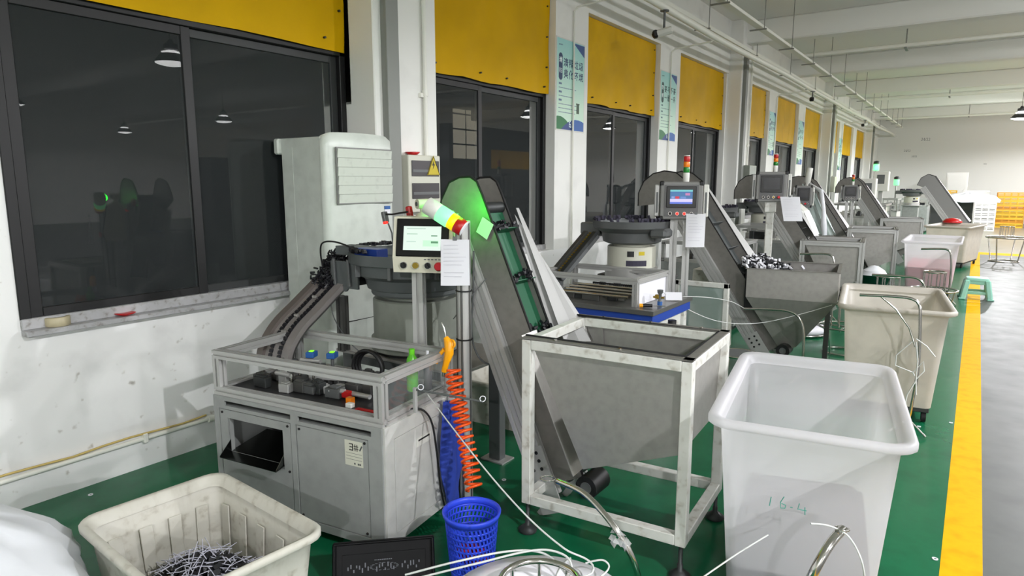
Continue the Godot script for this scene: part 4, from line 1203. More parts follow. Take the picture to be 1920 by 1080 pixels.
func build_machine_one():
	var t = thing("assembly_machine", "grey assembly machine cabinet labelled 3# with aluminium frame on top", "machine", Vector3(1.84, 0, -1.86), "", deg_to_rad(8.0))
	t.scale = Vector3(1.097, 1.0, 1.12)
	var W = 0.93; var D = 0.50; var Y = 0.60; var F = 0.075
	var b = MB.new()
	# carcass round the reject opening
	b.bb(Vector3(-W, F, -D), Vector3(-W + 0.02, Y, 0.0)); b.bb(Vector3(-0.02, F, -D), Vector3(0, Y, 0.0)); b.bb(Vector3(-W, F, -D), Vector3(0, Y, -D + 0.02)); b.bb(Vector3(-W, F, -D), Vector3(0, F + 0.02, 0)); b.bb(Vector3(-W, Y - 0.02, -D), Vector3(0, Y, 0))
	var ox0 = -0.845; var ox1 = -0.525; var oy0 = 0.325; var oy1 = 0.495
	b.bb(Vector3(-W + 0.02, F + 0.02, -0.02), Vector3(ox0, 0.556, 0.0)); b.bb(Vector3(ox1, F + 0.02, -0.02), Vector3(-0.02, 0.556, 0.0)); b.bb(Vector3(ox0, F + 0.02, -0.02), Vector3(ox1, oy0, 0.0)); b.bb(Vector3(ox0, oy1, -0.02), Vector3(ox1, 0.556, 0.0))
	part("carcass", b, M.cabinet, t)
	# panels
	var fr = 0.035
	b = MB.new(); b.bb(Vector3(-0.895, 0.09, 0.002), Vector3(ox0 - 0.005, 0.535, 0.006)); b.bb(Vector3(ox1 + 0.005, 0.09, 0.002), Vector3(-0.475, 0.535, 0.006)); b.bb(Vector3(ox0 - 0.005, 0.09, 0.002), Vector3(ox1 + 0.005, oy0 - 0.02, 0.006)); b.bb(Vector3(ox0 - 0.005, oy1, 0.002), Vector3(ox1 + 0.005, 0.535, 0.006)); part("front_panel", b, M.cabinet, t)
	b = MB.new()   # face frame; the panels sit in it with a real gap all round
	for q in [[-W, 0.05, 0.0, 0.086], [-W, 0.086, -0.899, 0.539], [-0.471, 0.086, -0.444, 0.539], [-0.066, 0.086, 0.0, 0.539], [-W, 0.539, 0.0, 0.556], [-W, 0.58, 0.0, Y], [-W, 0.556, -0.86, 0.58], [-0.47, 0.556, -0.43, 0.58], [-0.05, 0.556, 0.0, 0.58]]: b.bb(Vector3(q[0], q[1], 0.0), Vector3(q[2], q[3], 0.008))
	part("face_frame", b, M.cabinet, t)
	b = MB.new(); b.bb(Vector3(-0.44, 0.09, 0.002), Vector3(-0.07, 0.535, 0.006), 0.001); var dr = part("front_panel", b, M.cabinet, t)
	for q in [[-0.425, 0.52], [-0.425, 0.105], [-0.085, 0.52], [-0.085, 0.105]]:
		b = MB.new(); b.cyl(Vector3(q[0], q[1], 0.006), Vector3(q[0], q[1], 0.009), 0.006, 10); part("screw", b, M.seam, t)
	for q in [[-0.88, 0.52], [-0.49, 0.52], [-0.88, 0.30], [-0.49, 0.30]]:
		b = MB.new(); b.cyl(Vector3(q[0], q[1], 0.006), Vector3(q[0], q[1], 0.009), 0.006, 10); part("screw", b, M.seam, t)
	# chute
	b = MB.new(); b.sheet(Vector3(ox0, oy0 + 0.035, -0.20), Vector3(ox1, oy0 + 0.035, -0.20), Vector3(ox1 + 0.008, oy0 - 0.012, 0.055), Vector3(ox0 - 0.008, oy0 - 0.012, 0.055), 0.003)
	b.sheet(Vector3(ox0 - 0.008, oy0 - 0.012, 0.055), Vector3(ox0 - 0.008, oy0 - 0.005, 0.055), Vector3(ox0, oy0 + 0.06, 0.0), Vector3(ox0, oy0, 0.0), 0.002); b.sheet(Vector3(ox1 + 0.008, oy0 - 0.012, 0.055), Vector3(ox1 + 0.008, oy0 - 0.005, 0.055), Vector3(ox1, oy0 + 0.05, 0.0), Vector3(ox1, oy0, 0.0), 0.002)
	part("chute", b, M.chute_steel, t)
	# label
	b = MB.new(); b.bb(Vector3(-0.185, 0.405, 0.006), Vector3(-0.095, 0.520, 0.0068)); var lb = part("paper_label", b, M.feeder_cream, t)
	b = MB.new()   # squared-off 3#
	for s in [[-0.163, 0.503, -0.145, 0.507], [-0.160, 0.489, -0.145, 0.493], [-0.163, 0.475, -0.145, 0.479], [-0.147, 0.475, -0.143, 0.507], [-0.139, 0.495, -0.116, 0.498], [-0.139, 0.484, -0.116, 0.487], [-0.134, 0.475, -0.131, 0.506], [-0.124, 0.475, -0.121, 0.506]]: b.bb(Vector3(s[0], s[1], 0.0068), Vector3(s[2], s[3], 0.0074))
	part("lettering", b, M.black, lb)
	b = MB.new(); b.bar(Vector3(-0.110, 0.480, 0.007), Vector3(-0.098, 0.503, 0.007), 0.001, 0.006, Vector3(1, -0.5, 0)); part("pen_mark", b, M.gunmetal, lb)
	b = MB.new()
	for y in [0.462, 0.448, 0.434]: b.bb(Vector3(-0.180, y, 0.0068), Vector3(-0.10, y + 0.0012, 0.0072))
	for x in [-0.14, -0.122, -0.113]: b.bb(Vector3(x, 0.413, 0.0068), Vector3(x + 0.007, 0.421, 0.0072))
	part("ruled_lines", b, M.gunmetal, lb)
	# right side panel: paler copy of the cabinet grey, lamplight put into the colour
	b = MB.new(); b.bb(Vector3(0.0, F, -D), Vector3(0.004, Y, 0.0)); part("side_skin", b, M.cabinet_light, t)
	b = MB.new(); b.bb(Vector3(0.004, 0.10, -D + 0.06), Vector3(0.009, 0.53, -0.06), 0.001); part("side_panel", b, M.cabinet_light, t)
	b = MB.new()
	for q in [[0.05, -D, 0.096, 0.0], [0.534, -D, Y, 0.0], [0.096, -D, 0.534, -D + 0.056], [0.096, -0.056, 0.534, 0.0]]: b.bb(Vector3(0.004, q[0], q[1]), Vector3(0.009, q[2], q[3]))
	part("side_frame", b, M.cabinet_light, t)
	b = MB.new(); b.bb(Vector3(0.009, 0.435, -0.30), Vector3(0.013, 0.475, -0.20), 0.001); var hd = part("flush_handle", b, M.white_paint, t)
	b = MB.new(); b.bb(Vector3(0.0131, 0.460, -0.29), Vector3(0.0136, 0.468, -0.21)); part("handle_slot", b, M.seam, hd)
	for sx in [-W + 0.06, -0.06]:
		for sz in [-0.06, -D + 0.06]:
			b = MB.new(); b.lathe([Vector2(0.03, 0.0), Vector2(0.03, 0.012), Vector2(0.01, 0.02), Vector2(0.01, F)], Vector3(sx, 0, sz), 12); part("leveling_foot", b, M.black, t)
	# frame of slotted aluminium
	var w = 0.040
	var yb = Y + w / 2; var yt = 0.80
	for z in [-w / 2, -D + w / 2]:
		for y in [yb, yt]: alu_part("rail", Vector3(-W, y, z), Vector3(0, y, z), w, t)
	for x in [-W + w / 2, -w / 2]:
		for y in [yb, yt]: alu_part("rail", Vector3(x, y, -w), Vector3(x, y, -D + w), w, t)
		for z in [-w / 2, -D + w / 2]: alu_part("post", Vector3(x, Y + w, z), Vector3(x, yt - w / 2, z), w, t)
	b = MB.new(); b.quad(Vector3(-w / 2, yb + w / 2, -w), Vector3(-w / 2, yt - w / 2, -w), Vector3(-w / 2, yt - w / 2, -D + w), Vector3(-w / 2, yb + w / 2, -D + w)); part("acrylic_pane", b, M.acrylic, t)
	b = MB.new(); b.bb(Vector3(-W + w, Y + 0.004, -D + w), Vector3(-w, Y + 0.03, -w)); part("base_plate", b, M.plate_dark, t)
	# mechanism on the plate
	var r = RandomNumberGenerator.new(); r.seed = 21
	var yp = Y + 0.03
	var kinds = [["slide_block", M.aluminium_dark], ["slide_block", M.gunmetal], ["bracket", M.dark_steel], ["bracket", M.aluminium]]
	for k in 42:
		var kk = kinds[k % 4]
		var x = r.randf_range(-W + 0.10, -0.25); var z = r.randf_range(-D + 0.12, -0.10)
		var s = Vector3(r.randf_range(0.02, 0.09), r.randf_range(0.015, 0.06), r.randf_range(0.02, 0.05))
		b = MB.new(); b.box(Vector3(x, yp + s.y / 2, z), s, Basis(Vector3.UP, r.randf_range(-0.15, 0.15)), 0.003)
		b.box(Vector3(x, yp + s.y + 0.004, z), s * Vector3(0.6, 0.15, 0.7), Basis(), 0.001)
		part(kk[0], b, kk[1], t)
	for k in 9:
		var x = r.randf_range(-W + 0.12, -0.30); var z = r.randf_range(-D + 0.12, -0.10); var y = yp + r.randf_range(0.02, 0.08)
		b = MB.new(); b.cyl(Vector3(x, y, z), Vector3(x + r.randf_range(0.06, 0.13), y, z + r.randf_range(-0.02, 0.02)), 0.011, 10); part("air_cylinder", b, M.aluminium, t)
	for k in 7:
		var x = r.randf_range(-W + 0.12, -0.35); var z = r.randf_range(-D + 0.15, -0.12)
		b = MB.new(); b.cyl(Vector3(x, yp, z), Vector3(x, yp + r.randf_range(0.05, 0.11), z), 0.007, 8); part("pin", b, M.chrome, t)
	# guide rail in front of the track, red clamp, sensor amplifiers, loop of cable chain
	b = MB.new(); b.box(Vector3(-0.50, yp + 0.05, -0.25), Vector3(0.16, 0.03, 0.05), Basis(Vector3.UP, 0.35), 0.003); part("guide_rail", b, M.aluminium, t)
	b = MB.new(); b.box(Vector3(-0.305, yp + 0.022, -0.15), Vector3(0.035, 0.03, 0.03), Basis(), 0.003); part("clamp", b, M.red_plastic, t)
	b = MB.new(); b.bb(Vector3(-0.255, yp, -0.11), Vector3(-0.225, yp + 0.035, -0.085), 0.002); part("stop_block", b, M.amber, t)
	b = MB.new(); b.bb(Vector3(-0.235, yp, -0.085), Vector3(-0.205, yp + 0.02, -0.06), 0.002); part("stop_block", b, M.white_paint, t)
	b = MB.new(); b.bb(Vector3(-0.18, yp, -0.075), Vector3(-0.05, yp + 0.006, -0.055)); part("red_strip", b, M.red_plastic, t)
	for q in [[-0.70, -0.36], [-0.60, -0.39]]:
		b = MB.new(); b.box(Vector3(q[0], yp + 0.105, q[1]), Vector3(0.04, 0.03, 0.05), Basis(Vector3.UP, 0.3), 0.003); var am = part("sensor_amplifier", b, M.sticker_blue, t)
		b = MB.new(); b.box(Vector3(q[0], yp + 0.122, q[1]), Vector3(0.018, 0.004, 0.02), Basis(Vector3.UP, 0.3)); part("indicator", b, M.dot_green, am)
		b = MB.new(); b.cyl(Vector3(q[0], yp, q[1]), Vector3(q[0], yp + 0.09, q[1]), 0.008, 8); part("sensor_post", b, M.gunmetal, t)
	b = MB.new()
	for k in 3:
		var o = []
		for i in 17:
			var a = PI * 1.75 * i / 16.0 - 0.3
			o.append(Vector3(-0.355 + cos(a) * (0.068 + 0.007 * k), yp + 0.085 + sin(a) * (0.075 + 0.006 * k), -0.37 + 0.012 * k))
		b.tube(o, 0.009, 7)
	part("cable_loop", b, M.black, t)

func build_feeder_one():
	# steel table
	var b: MB
	var t = thing("steel_table", "grey steel table under the dark bowl feeder", "table", Vector3(1.25, 0, -2.78))
	b = MB.new(); b.bb(Vector3(0.80, 0.645, -3.08), Vector3(1.72, 0.662, -2.50), 0.003); part("table_top", b, M.stainless, t)
	for q in [[0.86, -2.56], [1.60, -2.56], [0.86, -3.0], [1.60, -3.0]]:
		b = MB.new(); b.bb(Vector3(q[0] - 0.04, 0.0, q[1] - 0.03), Vector3(q[0] + 0.04, 0.645, q[1] + 0.03), 0.004); part("leg", b, M.gunmetal, t)
		b = MB.new(); b.bb(Vector3(q[0] - 0.08, 0.0, q[1] - 0.06), Vector3(q[0] + 0.08, 0.008, q[1] + 0.06)); part("foot_plate", b, M.aluminium, t)
	for z in [-2.56, -3.0]:
		b = MB.new(); b.bb(Vector3(0.90, 0.585, z - 0.02), Vector3(1.56, 0.645, z + 0.02)); part("apron", b, M.gunmetal, t)
	# bowl feeder
	var c = Vector3(1.19, 0.662, -2.77)
	t = thing("bowl_feeder", "dark grey vibratory bowl feeder on grey drum base", "feeder", c)
	b = MB.new(); b.lathe([Vector2(0.235, 0), Vector2(0.235, 0.018)], c, 40); part("base_pad", b, M.rubber, t)
	b = MB.new(); b.lathe([Vector2(0.255, 0.018), Vector2(0.258, 0.022), Vector2(0.258, 0.085), Vector2(0.243, 0.092)], c, 48, Basis(), false); part("base_ring", b, M.feeder_grey, t)
	b = MB.new(); b.lathe([Vector2(0.243, 0.092), Vector2(0.243, 0.305), Vector2(0.235, 0.312)], c, 48, Basis(), false); part("drum", b, M.feeder_grey, t)
	b = MB.new(); b.lathe([Vector2(0.19, 0.305), Vector2(0.19, 0.345)], c, 40); part("spring_neck", b, M.feeder_grey, t)
	b = MB.new(); b.lathe([Vector2(0.245, 0.335), Vector2(0.25, 0.345), Vector2(0.25, 0.365), Vector2(0.27, 0.372), Vector2(0.285, 0.43), Vector2(0.335, 0.455), Vector2(0.34, 0.56), Vector2(0.33, 0.56), Vector2(0.325, 0.47), Vector2(0.02, 0.42)], c, 44, Basis(), false); part("bowl", b, M.bowl_grey, t)
	b = MB.new(); b.lathe([Vector2(0.365, 0.515), Vector2(0.37, 0.52), Vector2(0.37, 0.575), Vector2(0.362, 0.575), Vector2(0.36, 0.52)], c, 44, Basis(), false); part("outer_track", b, M.bowl_grey, t)
	for k in 9:
		var a = TAU * k / 9 + 0.5
		b = MB.new(); b.box(c + Vector3(cos(a) * 0.352, 0.50, sin(a) * 0.352), Vector3(0.03, 0.10, 0.02), Basis(Vector3.UP, -a), 0.003); part("bracket", b, M.gunmetal, t)
	# stepped outlet plates on the track side
	b = MB.new(); b.prism(PackedVector2Array([Vector2(0.80, 1.18), Vector2(1.02, 1.18), Vector2(1.02, 1.03), Vector2(0.94, 1.03), Vector2(0.92, 1.01), Vector2(0.87, 1.01), Vector2(0.80, 1.07)]), -2.50, -2.487); part("outlet_plate", b, M.bowl_grey, t)
	b = MB.new(); b.bb(Vector3(0.83, 1.215, -2.62), Vector3(1.04, 1.265, -2.50), 0.003); part("outlet_cover", b, M.bowl_grey, t)
	b = MB.new(); b.bb(Vector3(0.82, 1.04, -2.72), Vector3(0.96, 1.10, -2.51), 0.004); part("outlet_body", b, M.dark_steel, t)
	for x in [0.84, 0.96]:
		b = MB.new(); b.box(Vector3(x, 1.12, -2.477), Vector3(0.018, 0.15, 0.012), Basis(Vector3.BACK, 0.05), 0.002); part("clamp_bar", b, M.gunmetal, t)
	b = MB.new(); b.bb(Vector3(1.02, 1.21, -2.55), Vector3(1.20, 1.265, -2.47), 0.003); part("blue_panel", b, M.bench_blue, t)
	var r = RandomNumberGenerator.new(); r.seed = 4
	b = MB.new()
	for k in 150:
		var a = r.randf_range(1.9, 4.6); 
		b.box(c + Vector3(cos(a) * 0.35 + r.randf_range(-0.01, 0.01), 0.585 + r.randf() * 0.015, -sin(a) * 0.35), Vector3(0.025, 0.012, 0.012), Basis.from_euler(Vector3(r.randf() * 6, r.randf() * 6, 0)))
	part("queued_parts", b, M.part_black, t, "stuff")
	# feed track: twin chain of pockets curving down to the machine
	t = thing("feed_track", "curved steel feed track with two rows of dark pockets", "track", Vector3(0.80, 0.66, -2.10))
	var cv = Curve3D.new()
	cv.bake_interval = 0.01
	var X0 = 0.655; var X1 = 0.90
	var path = []
	for q in [[652, 497], [612, 538], [572, 580], [545, 608], [527, 635], [517, 660], [513, 690]]:
		var g = gx(q[0], q[1], 0.775); path.append(Vector2(g.z, g.y))
	for i in path.size():
		var d = (path[mini(i + 1, path.size() - 1)] - path[maxi(i - 1, 0)]).normalized() * 0.035
		cv.add_point(Vector3(0, path[i].y, path[i].x), Vector3(0, -d.y, -d.x), Vector3(0, d.y, d.x))
	var Lc = cv.get_baked_length()
	var N = 40
	var P = []; var Nn = []
	for i in N + 1:
		var p = cv.sample_baked(Lc * i / N); var q = cv.sample_baked(minf(Lc, Lc * i / N + 0.01)); var o = cv.sample_baked(maxf(0, Lc * i / N - 0.01))
		var tg = (q - o).normalized()
		P.append(p); Nn.append(Vector3(0, tg.z, -tg.y))
		if Nn[-1].z < 0: Nn[-1] = -Nn[-1]
	var strip = func(bb: MB, xa: float, xb: float, off: float, th: float):
		for i in N:
			var a0 = P[i] + Nn[i] * off; var a1 = P[i + 1] + Nn[i + 1] * off
			var c0 = P[i] + Nn[i] * (off - th); var c1 = P[i + 1] + Nn[i + 1] * (off - th)
			var mid = (a0 + c1) / 2 + Vector3((xa + xb) / 2, 0, 0)
			var xv = Vector3(xa, 0, 0); var yv = Vector3(xb, 0, 0)
			bb.qout(a0 + xv, a1 + xv, a1 + yv, a0 + yv, mid); bb.qout(c0 + xv, c1 + xv, c1 + yv, c0 + yv, mid)
			bb.qout(a0 + xv, a1 + xv, c1 + xv, c0 + xv, mid); bb.qout(a0 + yv, a1 + yv, c1 + yv, c0 + yv, mid)
	b = MB.new(); strip.call(b, X0, X0 + 0.05, 0.03, 0.075); part("outer_guard", b, M.track_brown, t)
	b = MB.new(); strip.call(b, X0 + 0.05, X0 + 0.085, 0.012, 0.03); part("side_rail", b, M.track_grey, t)
	b = MB.new(); strip.call(b, X0 + 0.112, X0 + 0.158, 0.012, 0.03); part("middle_rail", b, M.track_grey, t)
	b = MB.new(); strip.call(b, X0 + 0.185, X1, 0.012, 0.03); part("side_rail", b, M.track_grey, t)
	b = MB.new(); strip.call(b, X0 + 0.05, X1, -0.016, 0.01); part("bed", b, M.aluminium_dark, t)
	b = MB.new()
	for row in [[X0 + 0.087, X0 + 0.110], [X0 + 0.160, X0 + 0.183]]:
		for k in 30:
			var p = cv.sample_baked(Lc * (k + 0.5) / 30); var i = int((k + 0.5) / 30 * N)
			var up = Nn[i]
			b.box(p + up * 0.008 + Vector3((row[0] + row[1]) / 2, 0, 0), Vector3(row[1] - row[0] + 0.006, 0.018, 0.019), Basis(Vector3.RIGHT, up, Vector3.RIGHT.cross(up)))
	part("chain_parts", b, M.part_black, t, "stuff")
	for k in [0.18, 0.4, 0.6, 0.75]:
		var p = cv.sample_baked(Lc * k)
		b = MB.new(); b.box(p + Vector3(X0 + 0.135, 0.02, 0.01), Vector3(0.03, 0.014, 0.014), Basis(), 0.002); part("latch", b, M.stainless, t)
	b = MB.new(); alu(b, Vector3(0.87, 0.66, -2.50), Vector3(0.87, 0.98, -2.50), 0.05); part("support_post", b, M.aluminium_dark, t)
	b = MB.new()
	for k in 420:
		var jf = r.randf()
		b.box(Vector3(r.randf_range(0.66, 0.84), lerpf(1.04, 1.20, jf) + r.randf_range(-0.03, 0.03), lerpf(-2.46, -2.62, jf) + r.randf_range(-0.03, 0.03)), Vector3(0.028, 0.008, 0.008), Basis.from_euler(Vector3(r.randf() * 6, r.randf() * 6, r.randf() * 6)))
	part("jammed_parts", b, M.part_black, t, "stuff")
	soft_tube("thin_cable", "thin grey cable hanging from the bowl outlet to the table", [Vector3(0.79, 1.02, -2.48), Vector3(0.84, 0.86, -2.46), Vector3(0.98, 0.72, -2.46), Vector3(1.02, 0.665, -2.50)], 0.003, M.gunmetal, "cable")
	soft_tube("thin_cable", "black cable arching over the bowl feeder outlet", [Vector3(0.74, 1.14, -2.48), Vector3(0.76, 1.27, -2.46), Vector3(0.84, 1.29, -2.48), Vector3(0.95, 1.265, -2.50)], 0.005, M.black, "cable")
func screen_picture(kind: int) -> ImageTexture:
	var im = Image.create(160, 120, false, Image.FORMAT_RGB8)
	if kind == 0:
		im.fill(Color(0.90, 0.97, 0.92))
		im.fill_rect(Rect2i(14, 10, 80, 4), Color(0.70, 0.80, 0.74)); im.fill_rect(Rect2i(14, 36, 46, 5), Color(0.72, 0.84, 0.76)); im.fill_rect(Rect2i(14, 74, 40, 5), Color(0.78, 0.88, 0.82))
		im.fill_rect(Rect2i(118, 44, 26, 6), Color(0.45, 0.62, 0.50)); im.fill_rect(Rect2i(118, 74, 30, 10), Color(0.40, 0.60, 0.46)); im.fill_rect(Rect2i(84, 70, 66, 30), Color(0.80, 0.99, 0.84)); im.fill_rect(Rect2i(118, 74, 30, 10), Color(0.40, 0.60, 0.46))
	else:
		im.fill(Color(0.25, 0.45, 0.66))
		im.fill_rect(Rect2i(0, 0, 160, 16), Color(0.45, 0.78, 0.80)); im.fill_rect(Rect2i(0, 78, 160, 26), Color(0.86, 0.82, 1.0)); im.fill_rect(Rect2i(0, 104, 160, 16), Color(0.35, 0.45, 0.85))
		im.fill_rect(Rect2i(38, 56, 28, 20), Color(0.85, 0.16, 0.25)); im.fill_rect(Rect2i(108, 28, 34, 20), Color(0.78, 0.50, 0.70)); im.fill_rect(Rect2i(10, 56, 22, 18), Color(0.55, 0.62, 0.85)); im.fill_rect(Rect2i(74, 58, 40, 16), Color(0.40, 0.55, 0.80))
	return ImageTexture.create_from_image(im)

func build_panel_one():
	var b: MB
	var o = Vector3(1.585, 0, -2.44)
	var t = thing("operator_console", "beige control panel with lit white screen and red stop button", "control panel", o, "operator panels on posts", deg_to_rad(24))
	var Y = 1.185
	b = MB.new()
	var prof = PackedVector2Array([Vector2(0.075, 0.0), Vector2(0.085, 0.075), Vector2(0.045, 0.27), Vector2(-0.06, 0.27), Vector2(-0.06, 0.0)])
	b.prism(prof, -0.150, 0.150, Transform3D(Basis(Vector3(0, 0, 1), Vector3(0, 1, 0), Vector3(-1, 0, 0)), Vector3(0, Y, 0))); part("housing", b, M.beige, t)
	var ta = -atan2(0.04, 0.195)
	var fb = Basis(Vector3.RIGHT, ta)
	var fc = Vector3(0, Y + 0.170, 0.0665)
	b = MB.new(); b.box(fc + fb * Vector3(0, 0, 0.003), Vector3(0.265, 0.185, 0.008), fb, 0.003); var bz = part("screen_bezel", b, M.black_gloss, t)
	b = MB.new()
	var s = func(x, y): return fc + fb * Vector3(x, y, 0.0076)
	b.pic(s.call(-0.095, 0.055), s.call(0.095, 0.055), s.call(0.095, -0.062), s.call(-0.095, -0.062)); part("screen", b, pic_mat("panel_picture", screen_picture(0), 1.05), bz)
	push_buttons(t, -0.095, 0.062, Y + 0.036, 0.079, ["black", "brass", "black", "red"], 0.015)
	b = MB.new()
	for k in 6: b.bb(Vector3(0.01 + 0.018 * k, Y + 0.064, 0.0835), Vector3(0.022 + 0.018 * k, Y + 0.069, 0.0842))
	part("button_captions", b, M.gunmetal, t)
	b = MB.new(); alu(b, Vector3(-0.05, 0.0, -0.01), Vector3(-0.05, Y, -0.01), 0.055); part("post", b, M.aluminium, t)
	b = MB.new(); b.sheet(Vector3(0.02, Y, 0.0), Vector3(0.15, Y, -0.02), Vector3(0.20, Y - 0.055, -0.06), Vector3(0.17, Y - 0.055, -0.05), 0.012); part("brace", b, M.black, t)
	# second post with taped cables
	at(Vector3(1.80, 0, -2.46))
	t = thing("aluminium_post", "round-edged aluminium post with black cable ties behind beige panel", "post", Vector3(1.80, 0, -2.46))
	b = MB.new(); b.cyl(Vector3(1.80, 0, -2.46), Vector3(1.80, 1.44, -2.46), 0.034, 18); part("tube", b, M.aluminium, t)
	for k in 5:
		var a = TAU * k / 5
		b = MB.new(); b.cyl(Vector3(1.80 + cos(a) * 0.033, 0.02, -2.46 + sin(a) * 0.033), Vector3(1.80 + cos(a) * 0.033, 1.43, -2.46 + sin(a) * 0.033), 0.006, 6); part("flute", b, M.aluminium_dark, t)
	for y in [1.10, 0.86]:
		b = MB.new(); b.cyl(Vector3(1.80, y, -2.46), Vector3(1.80, y + 0.006, -2.46), 0.041, 18); part("cable_tie", b, M.black, t)
	# toppled signal tower
	var p0 = gz(800, 384, -2.37); var p1 = gz(871, 430, -2.44)
	var yv = (p1 - p0).normalized(); var xv = yv.cross(Vector3.BACK).normalized(); var zv = xv.cross(yv)
	var bs = Basis(xv, yv, zv)
	var L = p0.distance_to(p1)
	t = thing("signal_tower", "toppled signal tower glowing green above the beige panel", "signal lamp", p0)
	var seg = [["base_tube", M.white_paint, 0.0, 0.32, 0.042], ["green_lens", M.green_lit, 0.32, 0.62, 0.042], ["amber_lens", M.sign_amber_lit, 0.625, 0.78, 0.040], ["red_lens", M.red_plastic, 0.785, 0.97, 0.040], ["cap", M.paper, 0.97, 1.0, 0.038]]
	for q in seg:
		b = MB.new(); b.lathe([Vector2(q[4] * 0.95, q[2] * L), Vector2(q[4], q[2] * L + 0.003), Vector2(q[4], q[3] * L - 0.003), Vector2(q[4] * 0.95, q[3] * L)], p0, 20, bs); part(q[0], b, q[1], t)
	var l = OmniLight3D.new()
	l.name = "green_light"
	l.light_color = Color(0.05, 1.0, 0.14)
	l.light_energy = 0.055
	l.light_size = 0.03
	l.omni_range = 20.0
	l.omni_attenuation = 2.0
	l.shadow_enabled = true
	l.position = yv * L * 0.5 + Vector3(0.05, 0.045, -0.05)
	t.add_child(l)
	# swivel bracket beside it
	var c = gz(793, 406, -2.44)
	t = thing("swivel_mount", "small cream swivel mount on top of beige panel", "mount", c)
	b = MB.new(); b.lathe([Vector2(0.035, 0.0), Vector2(0.034, 0.012), Vector2(0.014, 0.022), Vector2(0.013, 0.045)], c, 18); part("base", b, M.beige, t)
	b = MB.new(); b.cyl(c + Vector3(-0.01, 0.062, 0.03), c + Vector3(0.01, 0.062, -0.03), 0.024, 16); var br = part("barrel", b, M.beige, t)
	b = MB.new(); b.cyl(c + Vector3(-0.011, 0.062, 0.031), c + Vector3(-0.012, 0.062, 0.034), 0.011, 12); part("bore", b, M.gunmetal, br)
	c = gz(768, 405, -2.50)
	at(c); b = MB.new(); b.box(c + Vector3(0, 0.02, 0), Vector3(0.03, 0.06, 0.03), Basis(Vector3.BACK, 0.2), 0.006); solo("red_connector", b, M.red_plastic, "dark red connector behind the swivel mount", "connector")
	# little sensor on an arm to the side
	c = gz(722, 407, -2.42)
	t = thing("beam_sensor", "small grey sensor with red light on an arm by panel", "sensor", c)
	b = MB.new(); b.box(c, Vector3(0.022, 0.055, 0.03), Basis(Vector3.BACK, 0.25), 0.003); part("body", b, M.gunmetal, t)
	b = MB.new(); b.box(c + Vector3(0.012, -0.028, 0.01), Vector3(0.022, 0.012, 0.02), Basis(Vector3.BACK, 0.25), 0.003); part("lens", b, M.red_lit, t)
	b = MB.new(); b.tube([c + Vector3(0, 0.015, 0), c + Vector3(0.05, 0.015, 0.0), c + Vector3(0.15, 0.03, -0.01)], 0.005, 6); part("arm", b, M.black, t)
	b = MB.new(); b.tube([c + Vector3(0.015, -0.02, 0), c + Vector3(0.035, -0.08, -0.01), c + Vector3(0.045, -0.18, -0.01)], 0.004, 6); part("wire", b, M.gunmetal, t)
	paper_sheet("white form sheet clipped to post beside beige panel", gz(853, 449, -2.36), deg_to_rad(32), 0.135, 0.215, 0.008)

